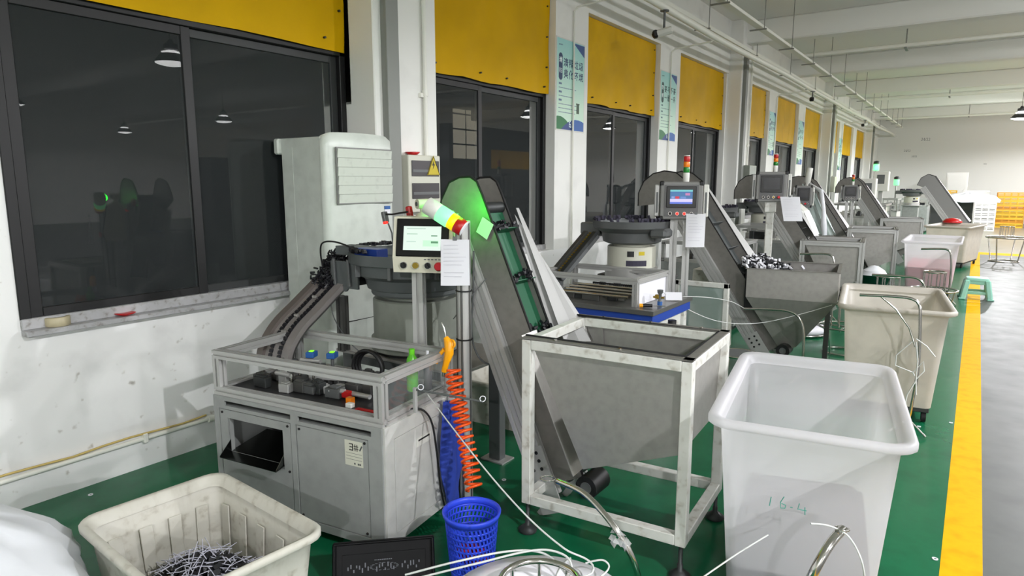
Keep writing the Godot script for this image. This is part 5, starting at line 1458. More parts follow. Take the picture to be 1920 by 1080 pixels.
func build_elevators():
	var n45 = Vector2(0.409, -0.912)
	var e = elevator("parts_elevator", "steel parts elevator with green belt rising from the white-framed hopper", Vector2(1.80, 1.58), n45, 1.46, -2.60, -2.84, [Vector2(1.535, 1.47), Vector2(1.545, 1.53), Vector2(1.60, 1.62), Vector2(1.665, 1.645), Vector2(1.735, 1.648), Vector2(1.775, 1.625)], M.belt_green, 5, true, null, 0.20, -0.055)
	MB.org = e.position
	# lit return flange on the far plate, pale card on the near one
	var b = MB.new(); b.sheet(gz(965, 402, -2.85), gz(1086, 589, -2.99), gz(1108, 640, -2.98), gz(1040, 640, -2.85), 0.003); part("far_flange", b, M.flange, e)
	var cc = gz(909, 428, -2.585)
	b = MB.new(); b.box(cc, Vector3(0.075, 0.085, 0.002), Basis(Vector3.BACK, -0.5)); part("pale_card", b, M.card_pale, e)
	b = MB.new(); b.bb(Vector3(1.86, 0.60, -2.78), Vector3(2.02, 0.82, -2.66), 0.008); var cbx = part("control_box", b, M.beige, e)
	for q in [[1.875, 0.615], [2.005, 0.615], [1.875, 0.805], [2.005, 0.805]]:
		b = MB.new(); b.cyl(Vector3(q[0], q[1], -2.66), Vector3(q[0], q[1], -2.657), 0.006, 8); part("screw", b, M.gunmetal, cbx)
	var r = RandomNumberGenerator.new(); r.seed = 12
	b = MB.new()
	for k in 5:
		var f = (k + 0.5) / 5.0
		var A = Vector2(1.80, 1.58) + n45 * 0.06 + Vector2(-0.912, -0.409) * 0.085
		var B = Vector2(1.80, 1.58) + n45 * 1.44 + Vector2(-0.912, -0.409) * 0.085
		var c = A.lerp(B, f)
		if c.y < 0.85: continue
		for j in 24:
			b.box(Vector3(c.x + 0.03 + r.randf_range(-0.03, 0.04), c.y + 0.03 + r.randf_range(-0.012, 0.03), -2.72 + r.randf_range(-0.09, 0.09)), Vector3(0.03, 0.012, 0.012), Basis.from_euler(Vector3(r.randf() * 6, r.randf() * 6, r.randf() * 6)))
	part("carried_parts", b, M.part_black, e, "stuff")
	# tensioner at the head
	b = MB.new()
	for k in 2:
		b.bar(Vector3(1.53 + 0.07 * k, 1.46, -2.60), Vector3(1.59 + 0.07 * k, 1.28, -2.60), 0.012, 0.012)
	b.bar(Vector3(1.52, 1.44, -2.59), Vector3(1.66, 1.46, -2.59), 0.012, 0.012); b.box(Vector3(1.60, 1.46, -2.60), Vector3(0.06, 0.04, 0.04), Basis(), 0.004)
	part("belt_tensioner", b, M.aluminium, e)
	var head = [Vector2(1.17, 1.40), Vector2(1.17, 1.52), Vector2(1.22, 1.63), Vector2(1.31, 1.70), Vector2(1.42, 1.725), Vector2(1.53, 1.71)]
	var d2 = Vector2(0.56, -0.828)
	var lab = ["grey parts elevator feeding from the hopper full of white and black parts", "steel parts elevator behind the paper sheet and grey framed hopper", "steel parts elevator half covered in clear plastic sheeting", "steel parts elevator beside the panel with small amber tower lamp"]
	var zs = [-5.86, -8.95, -11.9, -15.2]; var dx = [0.0, -0.02, -0.10, 0.20]
	for k in 4:
		var hh = []
		for h in head: hh.append(h + Vector2(dx[k], 0))
		elevator("parts_elevator", lab[k], Vector2(1.62 + dx[k], 1.65), d2, 1.68, zs[k], zs[k] - 0.42, hh, M.belt_grey, 6, k < 2)
	# far, taller elevator near the end wall
	var A = gz(1752, 329, -17.9); var B = gz(1812, 412, -17.9)
	var d = Vector2(B.x - A.x, B.y - A.y)
	elevator("parts_elevator", "tall grey parts elevator under white sheeting near the end wall", Vector2(A.x, A.y), d.normalized(), d.length() + 0.35, -17.9, -18.5, [Vector2(A.x - 0.32, A.y - 0.22), Vector2(A.x - 0.25, A.y - 0.05), Vector2(A.x - 0.12, A.y + 0.03)], M.belt_grey, 6, false, M.hmi_grey, 0.30)

func hopper(label: String, x0: float, x1: float, z0: float, z1: float, Y: float, ymid: float, bl: Vector2, brt: Vector2, frame, fw: float, rimw := 0.03) -> Node3D:
	var t = thing("hopper", label, "hopper", Vector3((x0 + x1) / 2, 0, (z0 + z1) / 2), "steel hoppers in the machine row")
	var b: MB
	var i = fw * 0.5 + 0.004
	for z in [z0 - i, z1 + i]:
		b = MB.new()
		if ymid < Y - 0.02: b.sheet(Vector3(x0 + i, Y, z), Vector3(x1 - i, Y, z), Vector3(x1 - i, ymid, z), Vector3(x0 + i, ymid, z), 0.003)
		var zz = z if ymid >= Y - 0.02 else lerpf(z, (z0 + z1) / 2, 0.35)
		b.sheet(Vector3(x0 + i, ymid, z), Vector3(x1 - i, ymid, z), Vector3(brt.x, brt.y, zz), Vector3(bl.x, bl.y, zz), 0.003)
		part("side_sheet", b, M.stainless, t)
	b = MB.new(); b.sheet(Vector3(x1 - i, Y, z0 - i), Vector3(x1 - i, Y, z1 + i), Vector3(x1 - i, ymid, z1 + i), Vector3(x1 - i, ymid, z0 - i), 0.003)
	var za = z0 - i if ymid >= Y - 0.02 else lerpf(z0 - i, (z0 + z1) / 2, 0.35); var zb = z1 + i if ymid >= Y - 0.02 else lerpf(z1 + i, (z0 + z1) / 2, 0.35)
	b.sheet(Vector3(x1 - i, ymid, z0 - i), Vector3(x1 - i, ymid, z1 + i), Vector3(brt.x, brt.y, zb), Vector3(brt.x, brt.y, za), 0.003); part("end_sheet", b, M.stainless, t)
	b = MB.new(); b.sheet(Vector3(bl.x, bl.y, za), Vector3(brt.x, brt.y, za), Vector3(brt.x, brt.y, zb), Vector3(bl.x, bl.y, zb), 0.003); part("bottom_sheet", b, M.stainless, t)
	# rim flange
	b = MB.new()
	for q in [[x0, z0 - rimw, x1, z0], [x0, z1, x1, z1 + rimw], [x1 - rimw, z1, x1, z0]]: b.bb(Vector3(q[0], Y, q[1]), Vector3(q[2], Y + 0.006, q[3]))
	part("rim", b, M.stainless_dull, t)
	return t

func build_hoppers():
	var b: MB
	# white-framed hopper
	var x0 = 2.16; var x1 = 2.93; var z0 = -2.42; var z1 = -3.04; var w = 0.045
	var t = hopper("steel hopper set in a white square-tube stand with leveling feet", x0, x1, z0, z1, 0.93, 0.93, Vector2(2.46, 0.37), Vector2(2.885, 0.53), M.white_steel, w, 0.04)
	MB.org = t.position
	for x in [x0 + w / 2, x1 - w / 2]:
		for z in [z0 - w / 2, z1 + w / 2]:
			bar_part("leg", Vector3(x, 0.145, z), Vector3(x, 0.925, z), w, w, M.white_steel, t)
			b = MB.new(); b.lathe([Vector2(0.042, 0.0), Vector2(0.045, 0.012), Vector2(0.02, 0.032), Vector2(0.012, 0.036), Vector2(0.012, 0.06), Vector2(0.009, 0.06), Vector2(0.009, 0.148)], Vector3(x, 0, z), 18); part("leveling_foot", b, M.dark_steel, t)
	for z in [z0 - w / 2, z1 + w / 2]:
		for y in [0.168, 0.905]: bar_part("rail", Vector3(x0 + w, y, z), Vector3(x1 - w, y, z), w, w, M.white_steel, t)
	for x in [x0 + w / 2, x1 - w / 2]:
		for y in [0.168, 0.905]: bar_part("rail", Vector3(x, y, z0 - w), Vector3(x, y, z1 + w), w, w, M.white_steel, t)
	b = MB.new(); b.tube([Vector3(x0, 0.937, z0 - 0.04), Vector3(x1 - 0.04, 0.937, z0 - 0.04), Vector3(x1 - 0.04, 0.937, z1 + 0.04), Vector3(x0, 0.937, z1 + 0.04)], 0.006, 6); part("edge_trim", b, M.rubber, t)
	for q in [[2.32, z0 - 0.02], [2.62, z0 - 0.02], [2.3, z1 + 0.02], [2.55, z1 + 0.02], [2.8, z1 + 0.02]]:
		b = MB.new(); b.cyl(Vector3(q[0], 0.936, q[1]), Vector3(q[0], 0.941, q[1]), 0.008, 8); part("bolt", b, M.chrome, t)
	b = MB.new(); b.sheet(Vector3(2.13, 0.93, -2.47), Vector3(2.40, 0.31, -2.47), Vector3(2.40, 0.31, -2.61), Vector3(2.13, 0.93, -2.61), 0.003); part("guide_sheet", b, M.stainless, t)
	b = MB.new(); b.sheet(Vector3(2.12, 0.94, -3.05), Vector3(2.30, 0.92, -3.0), Vector3(2.33, 0.62, -2.99), Vector3(2.05, 0.80, -2.99), 0.003); part("guide_sheet", b, M.stainless, t)
	t.rotation.y = 0.07
	# second: plain steel, hung on its elevator
	t = hopper("plain steel hopper heaped with black and white parts", 2.20, 2.92, -5.72, -6.42, 0.90, 0.66, Vector2(2.50, 0.20), Vector2(2.62, 0.24), M.stainless, 0.012, 0.028)
	MB.org = t.position
	t.rotation.y = 0.13
	b = MB.new(); b.bb(Vector3(2.82, 0.0, -6.10), Vector3(2.86, 0.62, -6.06)); b.bb(Vector3(2.72, 0.0, -6.14), Vector3(2.92, 0.012, -6.02)); part("support_leg", b, M.gunmetal, t)
	b = MB.new(); var r = RandomNumberGenerator.new(); r.seed = 77
	var b2 = MB.new()
	MB.org = Vector3(2.32, 0.8, -6.07)
	for k in 420:
		var x = 2.18 + absf(r.randfn(0, 0.14)); var z = -6.07 + r.randf_range(-0.28, 0.28)
		var y = 0.86 + 0.10 * maxf(0.0, 1.0 - (x - 2.18) / 0.30) + r.randf_range(-0.05, 0.02)
		if x > 2.65: continue
		(b if k % 2 == 0 else b2).box(Vector3(x, y, z), Vector3(0.038, 0.016, 0.016), Basis.from_euler(Vector3(r.randf() * 6, r.randf() * 6, r.randf() * 6)))
	var pile = thing("hopper_parts", "heap of mixed black and white parts in plain steel hopper", "parts", Vector3(2.32, 0.8, -6.07))
	pile.set_meta("kind", "stuff")
	b.bb(Vector3(2.22, 0.55, -6.36), Vector3(2.48, 0.86, -5.78))
	part("black_parts", b, M.part_black, pile, "stuff"); part("white_parts", b2, M.paper, pile, "stuff")
	# third to fifth: aluminium frames
	var specs = [["steel hopper in a lilac grey aluminium frame by bucket and basin", 2.02, 2.72, -8.72, -9.46, 0.92], ["grey steel hopper with slim aluminium legs beside pink-filled bin", 2.16, 2.84, -11.35, -12.15, 0.92], ["grey steel hopper farthest along the row behind cream bin", 2.22, 2.96, -15.0, -15.75, 0.92]]
	for s in specs:
		t = hopper(s[0], s[1], s[2], s[3], s[4], s[5], s[5], Vector2(s[1] + 0.34, 0.30), Vector2(s[2] - 0.05, 0.46), M.aluminium, 0.05, 0.03)
		t.rotation.y = 0.11
		MB.org = t.position
		for x in [s[1] + 0.025, s[2] - 0.025]:
			for z in [s[3] - 0.025, s[4] + 0.025]: alu_part("leg", Vector3(x, 0.0, z), Vector3(x, s[5] - 0.005, z), 0.055, t)
		for z in [s[3] - 0.025, s[4] + 0.025]: alu_part("rail", Vector3(s[1] + 0.05, s[5] - 0.03, z), Vector3(s[2] - 0.05, s[5] - 0.03, z), 0.055, t)
		for x in [s[1] + 0.025, s[2] - 0.025]: alu_part("rail", Vector3(x, s[5] - 0.03, s[3] - 0.05), Vector3(x, s[5] - 0.03, s[4] + 0.05), 0.055, t)

# grey pendant panel: housing with black corner caps, side grips
func grey_panel(label: String, o: Vector3, turn: float, w: float, h: float, Y: float, lit: bool, post, post_w: float, tower: bool, kinds: Array) -> Node3D:
	var t = thing("operator_console", label, "control panel", o, "operator panels on posts", turn)
	var b = MB.new()
	b.box(Vector3(0, Y + h / 2, 0), Vector3(w * 0.80, h, 0.15), Basis(), 0.008); part("housing", b, M.hmi_grey, t)
	for sx in [-1, 1]:
		b = MB.new(); b.box(Vector3(sx * w * 0.46, Y + h / 2, -0.02), Vector3(w * 0.10, h * 0.86, 0.13), Basis(), 0.006); var gp = part("side_cheek", b, M.aluminium if sx < 0 else M.white_paint, t)
		b = MB.new(); b.box(Vector3(sx * w * 0.46, Y + h * 0.45, 0.047), Vector3(w * 0.035, h * 0.55, 0.006), Basis(), 0.002); part("grip_slot", b, M.gunmetal, gp)
		for sy in [0.04, 0.96]:
			b = MB.new(); b.box(Vector3(sx * w * 0.37, Y + h * sy, 0.03), Vector3(w * 0.09, h * 0.13, 0.10), Basis(), 0.008); part("corner_cap", b, M.black, t)
	b = MB.new(); b.box(Vector3(0, Y + h * 0.50, 0.0765), Vector3(w * 0.64, h * 0.84, 0.004), Basis(), 0.001); part("face_plate", b, M.hmi_face, t)
	b = MB.new(); b.box(Vector3(0, Y + h * 0.60, 0.082), Vector3(w * 0.56, h * 0.56, 0.010), Basis(), 0.003); var bz = part("screen_bezel", b, M.black_gloss, t)
	b = MB.new()
	b.pic(Vector3(-w * 0.21, Y + h * 0.79, 0.0876), Vector3(w * 0.21, Y + h * 0.79, 0.0876), Vector3(w * 0.21, Y + h * 0.42, 0.0876), Vector3(-w * 0.21, Y + h * 0.42, 0.0876))
	part("screen", b, M.blue_picture if lit else M.smoked_dark, bz)
	push_buttons(t, -w * 0.20, w * 0.40 / maxf(1, kinds.size() - 1), Y + h * 0.16, 0.078, kinds, 0.011)
	if post != null:
		b = MB.new()
		if post_w < 0.06:
			for x in [-0.05, 0.05]: alu(b, Vector3(x, 0, -0.02), Vector3(x, Y + 0.01, -0.02), post_w)
		else: b.bb(Vector3(-post_w / 2, 0, -0.02 - post_w / 2), Vector3(post_w / 2, Y, -0.02 + post_w / 2), 0.008); b.bb(Vector3(-post_w * 0.75, Y - 0.12, -0.02 - post_w * 0.75), Vector3(post_w * 0.75, Y + 0.005, -0.02 + post_w * 0.75), 0.008)
		part("post", b, post, t)
	if tower: tower_light(t, Vector3(0.03, Y + h, -0.02), 0.82)
	return t

func build_machine_two():
	var b: MB
	pic_mat("blue_picture", screen_picture(1), 1.0)
	mat("smoked_dark", Color(0.13, 0.13, 0.15), 0.15)
	# bench
	var Y = 0.75
	var t = thing("work_bench", "work bench with grey top and blue edge behind the white-framed hopper", "bench", Vector3(1.5, 0, -4.65))
	b = MB.new(); b.bb(Vector3(0.75, Y - 0.035, -4.94), Vector3(2.06, Y, -4.18), 0.003); part("bench_top", b, M.bench_top, t)
	b = MB.new(); b.bb(Vector3(0.77, Y - 0.10, -4.93), Vector3(2.045, Y - 0.035, -4.20)); part("blue_apron", b, M.bench_blue, t)
	for x in [0.82, 2.0]:
		for z in [-4.24, -4.89]: bar_part("leg", Vector3(x, 0, z), Vector3(x, Y - 0.10, z), 0.05, 0.05, M.white_steel, t)
	b = MB.new(); b.bb(Vector3(1.98, 0.12, -4.86), Vector3(2.0, Y - 0.10, -4.28)); part("side_panel", b, M.white_steel, t)
	b = MB.new(); b.bb(Vector3(0.85, 0.12, -4.26), Vector3(1.97, Y - 0.10, -4.25)); part("front_panel", b, M.white_steel, t)
	# framed mechanism on it
	t = thing("bench_machine", "aluminium-framed machine with white end panel on the blue-edged bench", "machine", Vector3(1.5, Y, -4.55))
	var x0 = 1.05; var x1 = 1.90; var z0 = -4.26; var z1 = -4.86; var w = 0.04; var yt = 0.93
	for z in [z0 - w / 2, z1 + w / 2]:
		alu_part("rail", Vector3(x0, yt, z), Vector3(x1, yt, z), w, t)
		for x in [x0 + w / 2, x1 - w / 2]: alu_part("post", Vector3(x, Y, z), Vector3(x, yt - w / 2, z), w, t)
	for x in [x0 + w / 2, x1 - w / 2]: alu_part("rail", Vector3(x, yt, z0 - w), Vector3(x, yt, z1 + w), w, t)
	b = MB.new(); b.bb(Vector3(x1 - 0.022, Y + 0.002, z1 + w), Vector3(x1 - 0.016, yt - 0.02, z0 - w)); part("end_panel", b, M.paper, t)
	var r = RandomNumberGenerator.new(); r.seed = 31
	for k in 20:
		var s = Vector3(r.randf_range(0.03, 0.16), r.randf_range(0.02, 0.07), r.randf_range(0.02, 0.05))
		b = MB.new(); b.box(Vector3(r.randf_range(1.12, 1.72), Y + s.y / 2, r.randf_range(-4.75, -4.34)), s, Basis(), 0.002); part("slide_block", b, [M.aluminium, M.dark_steel, M.gunmetal, M.aluminium_dark][k % 4], t)
	for k in 4:
		b = MB.new(); b.cyl(Vector3(1.25, Y + 0.05 + 0.012 * k, -4.33 - 0.06 * k), Vector3(1.80, Y + 0.05 + 0.012 * k, -4.33 - 0.06 * k), 0.011, 10); part("guide_shaft", b, M.chrome, t)
	b = MB.new()
	for k in 22: b.box(Vector3(1.42 + 0.017 * k, Y + 0.105, -4.52), Vector3(0.010, 0.014, 0.02))
	part("chain_parts", b, M.part_black, t, "stuff")
	# bowl feeder on a stand
	var c = Vector3(1.50, 0.86, -5.02)
	var st = thing("feeder_stand", "grey steel stand under the cream bowl feeder", "stand", Vector3(1.50, 0, -5.32))
	b = MB.new(); b.bb(Vector3(1.22, 0.835, -5.30), Vector3(1.80, 0.858, -4.96), 0.003); part("stand_top", b, M.aluminium_dark, st)
	for x in [1.26, 1.76]:
		b = MB.new(); b.bb(Vector3(x - 0.025, 0.0, -5.29), Vector3(x + 0.025, 0.835, -5.24)); part("leg", b, M.gunmetal, st)
		b = MB.new(); b.bb(Vector3(x - 0.02, 0.75, -5.0), Vector3(x + 0.02, 0.835, -4.965)); part("front_lug", b, M.gunmetal, st)
	var bf = thing("bowl_feeder", "steel vibratory bowl feeder on cream base with black and yellow plate", "feeder", c)
	b = MB.new(); b.lathe([Vector2(0.215, 0.0), Vector2(0.215, 0.075), Vector2(0.198, 0.08)], c, 40, Basis(), false); part("base_ring", b, M.aluminium, bf)
	b = MB.new(); b.lathe([Vector2(0.197, 0.08), Vector2(0.197, 0.245), Vector2(0.19, 0.25)], c, 40, Basis(), false); part("drum", b, M.feeder_cream, bf)
	b = MB.new(); b.lathe([Vector2(0.15, 0.245), Vector2(0.15, 0.28)], c, 36); part("spring_neck", b, M.feeder_cream, bf)
	b = MB.new(); b.lathe([Vector2(0.20, 0.27), Vector2(0.235, 0.285), Vector2(0.25, 0.36), Vector2(0.315, 0.40), Vector2(0.325, 0.455), Vector2(0.315, 0.455), Vector2(0.30, 0.40), Vector2(0.05, 0.34)], c, 40, Basis(), false); part("bowl", b, M.gunmetal, bf)
	b = MB.new(); b.bb(c + Vector3(-0.42, 0.33, -0.02), c + Vector3(-0.24, 0.43, 0.12), 0.01); part("outlet", b, M.gunmetal, bf)
	b = MB.new(); b.bb(c + Vector3(0.22, 0.33, 0.02), c + Vector3(0.36, 0.405, 0.18), 0.02); part("return_tray", b, M.gunmetal, bf)
	# plates on the drum: facing the camera
	var yaw = deg_to_rad(40)
	for q in [[-0.06, 0.195, 0.055, 0.045, M.black], [0.03, 0.20, 0.05, 0.03, M.sign_yellow], [-0.01, 0.12, 0.17, 0.045, M.content_grey]]:
		b = MB.new()
		var nn = 6
		for k in nn:
			var a0 = yaw + (q[0] - q[2] / 2 + q[2] * k / nn) / 0.198; var a1 = yaw + (q[0] - q[2] / 2 + q[2] * (k + 1) / nn) / 0.198
			var P = func(a, y): return c + Vector3(sin(a) * 0.1985, y, cos(a) * 0.1985)
			b.quad(P.call(a0, q[1] + q[3] / 2), P.call(a1, q[1] + q[3] / 2), P.call(a1, q[1] - q[3] / 2), P.call(a0, q[1] - q[3] / 2))
		part("nameplate", b, q[4], bf)
	text("24/22", 0.035, c + Vector3(sin(yaw) * 0.326, 0.425, cos(yaw) * 0.326), Basis(Vector3.UP, yaw), M.black, bf, "handwriting")
	b = MB.new()
	for k in 70:
		var a = r.randf() * TAU
		b.box(c + Vector3(cos(a) * 0.30, 0.465, sin(a) * 0.30), Vector3(0.02, 0.035, 0.02), Basis.from_euler(Vector3(r.randf(), r.randf() * 6, 0)))
	part("queued_parts", b, M.content_grey, bf, "stuff")
	# its straight feed track
	t = thing("feed_track", "straight inclined feed track with one row of brass-coloured pockets", "track", Vector3(1.1, Y, -4.5))
	var p0 = gz(1112, 440, -4.80); var p1 = gz(1044, 522, -4.48)
	var dirv = (p1 - p0).normalized(); var side = dirv.cross(Vector3.UP).normalized(); var upv = side.cross(dirv)
	b = MB.new(); b.bar(p0, p1, 0.14, 0.05, upv, 0.004); part("bed", b, M.gunmetal, t)
	b = MB.new(); b.bar(p0 + side * 0.06 + upv * 0.03, p1 + side * 0.06 + upv * 0.03, 0.05, 0.03, upv, 0.003); part("side_rail", b, M.aluminium_dark, t)
	b = MB.new(); b.bar(p0 - side * 0.06 + upv * 0.03, p1 - side * 0.06 + upv * 0.03, 0.05, 0.03, upv, 0.003); part("side_rail", b, M.dark_steel, t)
	b = MB.new()
	for k in 20: b.box(p0.lerp(p1, (k + 0.5) / 20) + upv * 0.03, Vector3(0.02, 0.012, 0.012), Basis(side, upv, dirv))
	part("track_parts", b, M.brass, t, "stuff")
	b = MB.new(); b.bar(p1, p1 + Vector3(0.01, -0.10, 0.02), 0.12, 0.06, Vector3.RIGHT, 0.006); part("track_end", b, M.gunmetal, t)
	grey_panel("grey control panel with lit blue screen and glowing red button", Vector3(1.90, 0, -5.04), deg_to_rad(20), 0.40, 0.29, 1.335, true, M.aluminium, 0.055, true, ["dark", "redlit", "redlit", "dark"])
	paper_sheet("pair of white sheets hung below the blue-screened panel", gz(1305, 401, -4.90), deg_to_rad(25), 0.14, 0.25, 0.014)
	# things on the bench
	var q = gy(1205, 573, Y + 0.015)
	t = thing("screwdriver", "screwdriver with yellow and black handle on blue-edged bench", "screwdriver", q, "", 0.0)
	b = MB.new(); b.cyl(q, q + Vector3(0.06, 0, -0.03), 0.014, 12, 0.012); part("handle", b, M.black, t)
	b = MB.new(); b.cyl(q + Vector3(-0.02, 0, 0.01), q + Vector3(0.002, 0, -0.001), 0.0145, 12); part("handle_end", b, M.gun_yellow, t)
	b = MB.new(); b.cyl(q + Vector3(0.06, 0, -0.03), q + Vector3(0.14, 0, -0.07), 0.003, 8); part("shaft", b, M.chrome, t)
	q = gy(1237, 572, Y)
	t = thing("air_regulator", "small metal and blue air regulator standing on bench", "regulator", q)
	b = MB.new(); b.lathe([Vector2(0.016, 0), Vector2(0.016, 0.03), Vector2(0.012, 0.035), Vector2(0.012, 0.08), Vector2(0.02, 0.09), Vector2(0.022, 0.11)], q, 14); part("body", b, M.gunmetal, t)
	b = MB.new(); b.cyl(q + Vector3(-0.05, 0.055, 0), q + Vector3(0.03, 0.055, 0), 0.008, 8); b.box(q + Vector3(-0.02, 0.06, 0), Vector3(0.03, 0.03, 0.03), Basis(), 0.004); part("fitting", b, M.brass, t)
	b = MB.new(); b.lathe([Vector2(0.018, 0.0), Vector2(0.018, 0.028)], q + Vector3(0, -0.0, 0), 14); part("cup", b, M.sticker_blue, t)
	q = gy(1263, 563, Y + 0.002)
	at(q); b = MB.new(); b.box(q + Vector3(0, 0.03, 0), Vector3(0.12, 0.07, 0.004), Basis(Vector3.UP, 0.5) * Basis(Vector3.RIGHT, -0.7)); solo("folded_paper", b, M.paper, "folded white paper propped on blue-edged bench", "paper")
	q = gy(1290, 562, Y); q.x = minf(q.x, 2.0)
	at(q); b = MB.new(); b.box(q + Vector3(0, 0.012, 0), Vector3(0.05, 0.024, 0.05), Basis(), 0.004); solo("black_button", b, M.black, "small black push button near folded paper on bench", "button")
	q = Vector3(2.07, 0.58, -4.40)
	t = thing("pressure_switch", "black pressure switch fixed to the side of bench", "switch", Vector3(2.05, 0.55, -4.40))
	b = MB.new(); b.lathe([Vector2(0.055, 0.0), Vector2(0.055, 0.03), Vector2(0.03, 0.035), Vector2(0.03, 0.11)], Vector3(2.11, 0.55, -4.40), 16); part("body", b, M.black, t)
	b = MB.new(); b.bb(Vector3(2.0, 0.59, -4.42), Vector3(2.09, 0.62, -4.38)); part("bracket", b, M.gunmetal, t)
	# machine side box with clear panel, grey tub stack behind it
	t = thing("machine_guard", "white-framed clear guard panel standing beside blue-edged bench", "guard", Vector3(1.95, 0, -5.38))
	b = MB.new()
	for s in [[1.74, 0.0, 1.78, 0.80], [2.16, 0.0, 2.20, 0.80], [1.74, 0.76, 2.20, 0.80], [1.74, 0.05, 2.20, 0.09]]: b.bb(Vector3(s[0], s[1], -5.42), Vector3(s[2], s[3], -5.38), 0.003)
	part("frame", b, M.white_steel, t)
	b = MB.new(); b.quad(Vector3(1.77, 0.77, -5.40), Vector3(2.17, 0.77, -5.40), Vector3(2.17, 0.08, -5.40), Vector3(1.77, 0.08, -5.40)); part("clear_panel", b, M.film_green, t)
	t = thing("storage_tub", "tall dusty translucent tub stood on end beside grey elevator", "tub", Vector3(1.72, 0, -6.45))
	b = MB.new()
	var LL = []
	for y in [0.0, 0.2, 0.45, 0.70, 0.78]: LL.append(rrect(1.72, -6.45, 0.34 - 0.05 * y, 0.40 - 0.05 * y, 0.05, y))
	b.skin(LL); b.cap(LL[0], Vector3(1.72, 0.4, -6.45)); b.cap(LL[-1], Vector3(1.72, 0.4, -6.45)); part("shell", b, M.tub_dirty, t)
	b = MB.new(); b.bb(Vector3(1.57, 0.10, -6.25), Vector3(1.87, 0.62, -6.235), 0.004); part("recess_panel", b, M.bin_cream, t)

func generic_machine(label: String, x0: float, x1: float, z0: float, z1: float, Y: float, sd: int, cab, tall := 0.22) -> Node3D:
	var t = thing("assembly_machine", label, "machine", Vector3((x0 + x1) / 2, 0, (z0 + z1) / 2), "machines down the row")
	var b = MB.new(); b.bb(Vector3(x0, 0.05, z1), Vector3(x1, Y, z0), 0.004); part("cabinet", b, cab, t)
	b = MB.new(); b.bb(Vector3(x0 + 0.05, 0.10, z0), Vector3((x0 + x1) / 2 - 0.02, Y - 0.08, z0 + 0.006), 0.001); part("front_panel", b, cab, t)
	b = MB.new(); b.bb(Vector3((x0 + x1) / 2 + 0.02, 0.10, z0), Vector3(x1 - 0.05, Y - 0.08, z0 + 0.006), 0.001); part("front_panel", b, cab, t)
	b = MB.new(); b.bb(Vector3(x1, 0.10, z1 + 0.06), Vector3(x1 + 0.006, Y - 0.08, z0 - 0.06), 0.001); part("side_panel", b, cab, t)
	b = MB.new(); b.bb(Vector3(x0 + 0.03, 0, z1 + 0.03), Vector3(x1 - 0.03, 0.05, z0 - 0.03)); part("plinth", b, M.black, t)
	var w = 0.04; var yt = Y + tall
	for z in [z0 - w / 2, z1 + w / 2]:
		alu_part("rail", Vector3(x0, yt, z), Vector3(x1, yt, z), w, t); alu_part("rail", Vector3(x0, Y + w / 2, z), Vector3(x1, Y + w / 2, z), w, t)
		for x in [x0 + w / 2, x1 - w / 2]: alu_part("post", Vector3(x, Y, z), Vector3(x, yt, z), w, t)
	for x in [x0 + w / 2, x1 - w / 2]: alu_part("rail", Vector3(x, yt, z0 - w), Vector3(x, yt, z1 + w), w, t)
	var r = RandomNumberGenerator.new(); r.seed = sd
	for k in 18:
		var s = Vector3(r.randf_range(0.04, 0.18), r.randf_range(0.03, 0.16), r.randf_range(0.04, 0.10))
		b = MB.new(); b.box(Vector3(r.randf_range(x0 + 0.12, x1 - 0.12), Y + s.y / 2, r.randf_range(z1 + 0.1, z0 - 0.1)), s, Basis(), 0.003)
		part("slide_block", b, [M.aluminium, M.dark_steel, M.white_paint, M.gunmetal, M.part_black, M.aluminium_dark][k % 6], t)
	for k in 5:
		var x = r.randf_range(x0 + 0.1, x1 - 0.3); var z = r.randf_range(z1 + 0.1, z0 - 0.08); var y = Y + r.randf_range(0.06, 0.18)
		b = MB.new(); b.cyl(Vector3(x, y, z), Vector3(x + 0.22, y, z), 0.014, 10); part("air_cylinder", b, M.aluminium, t)
	return t

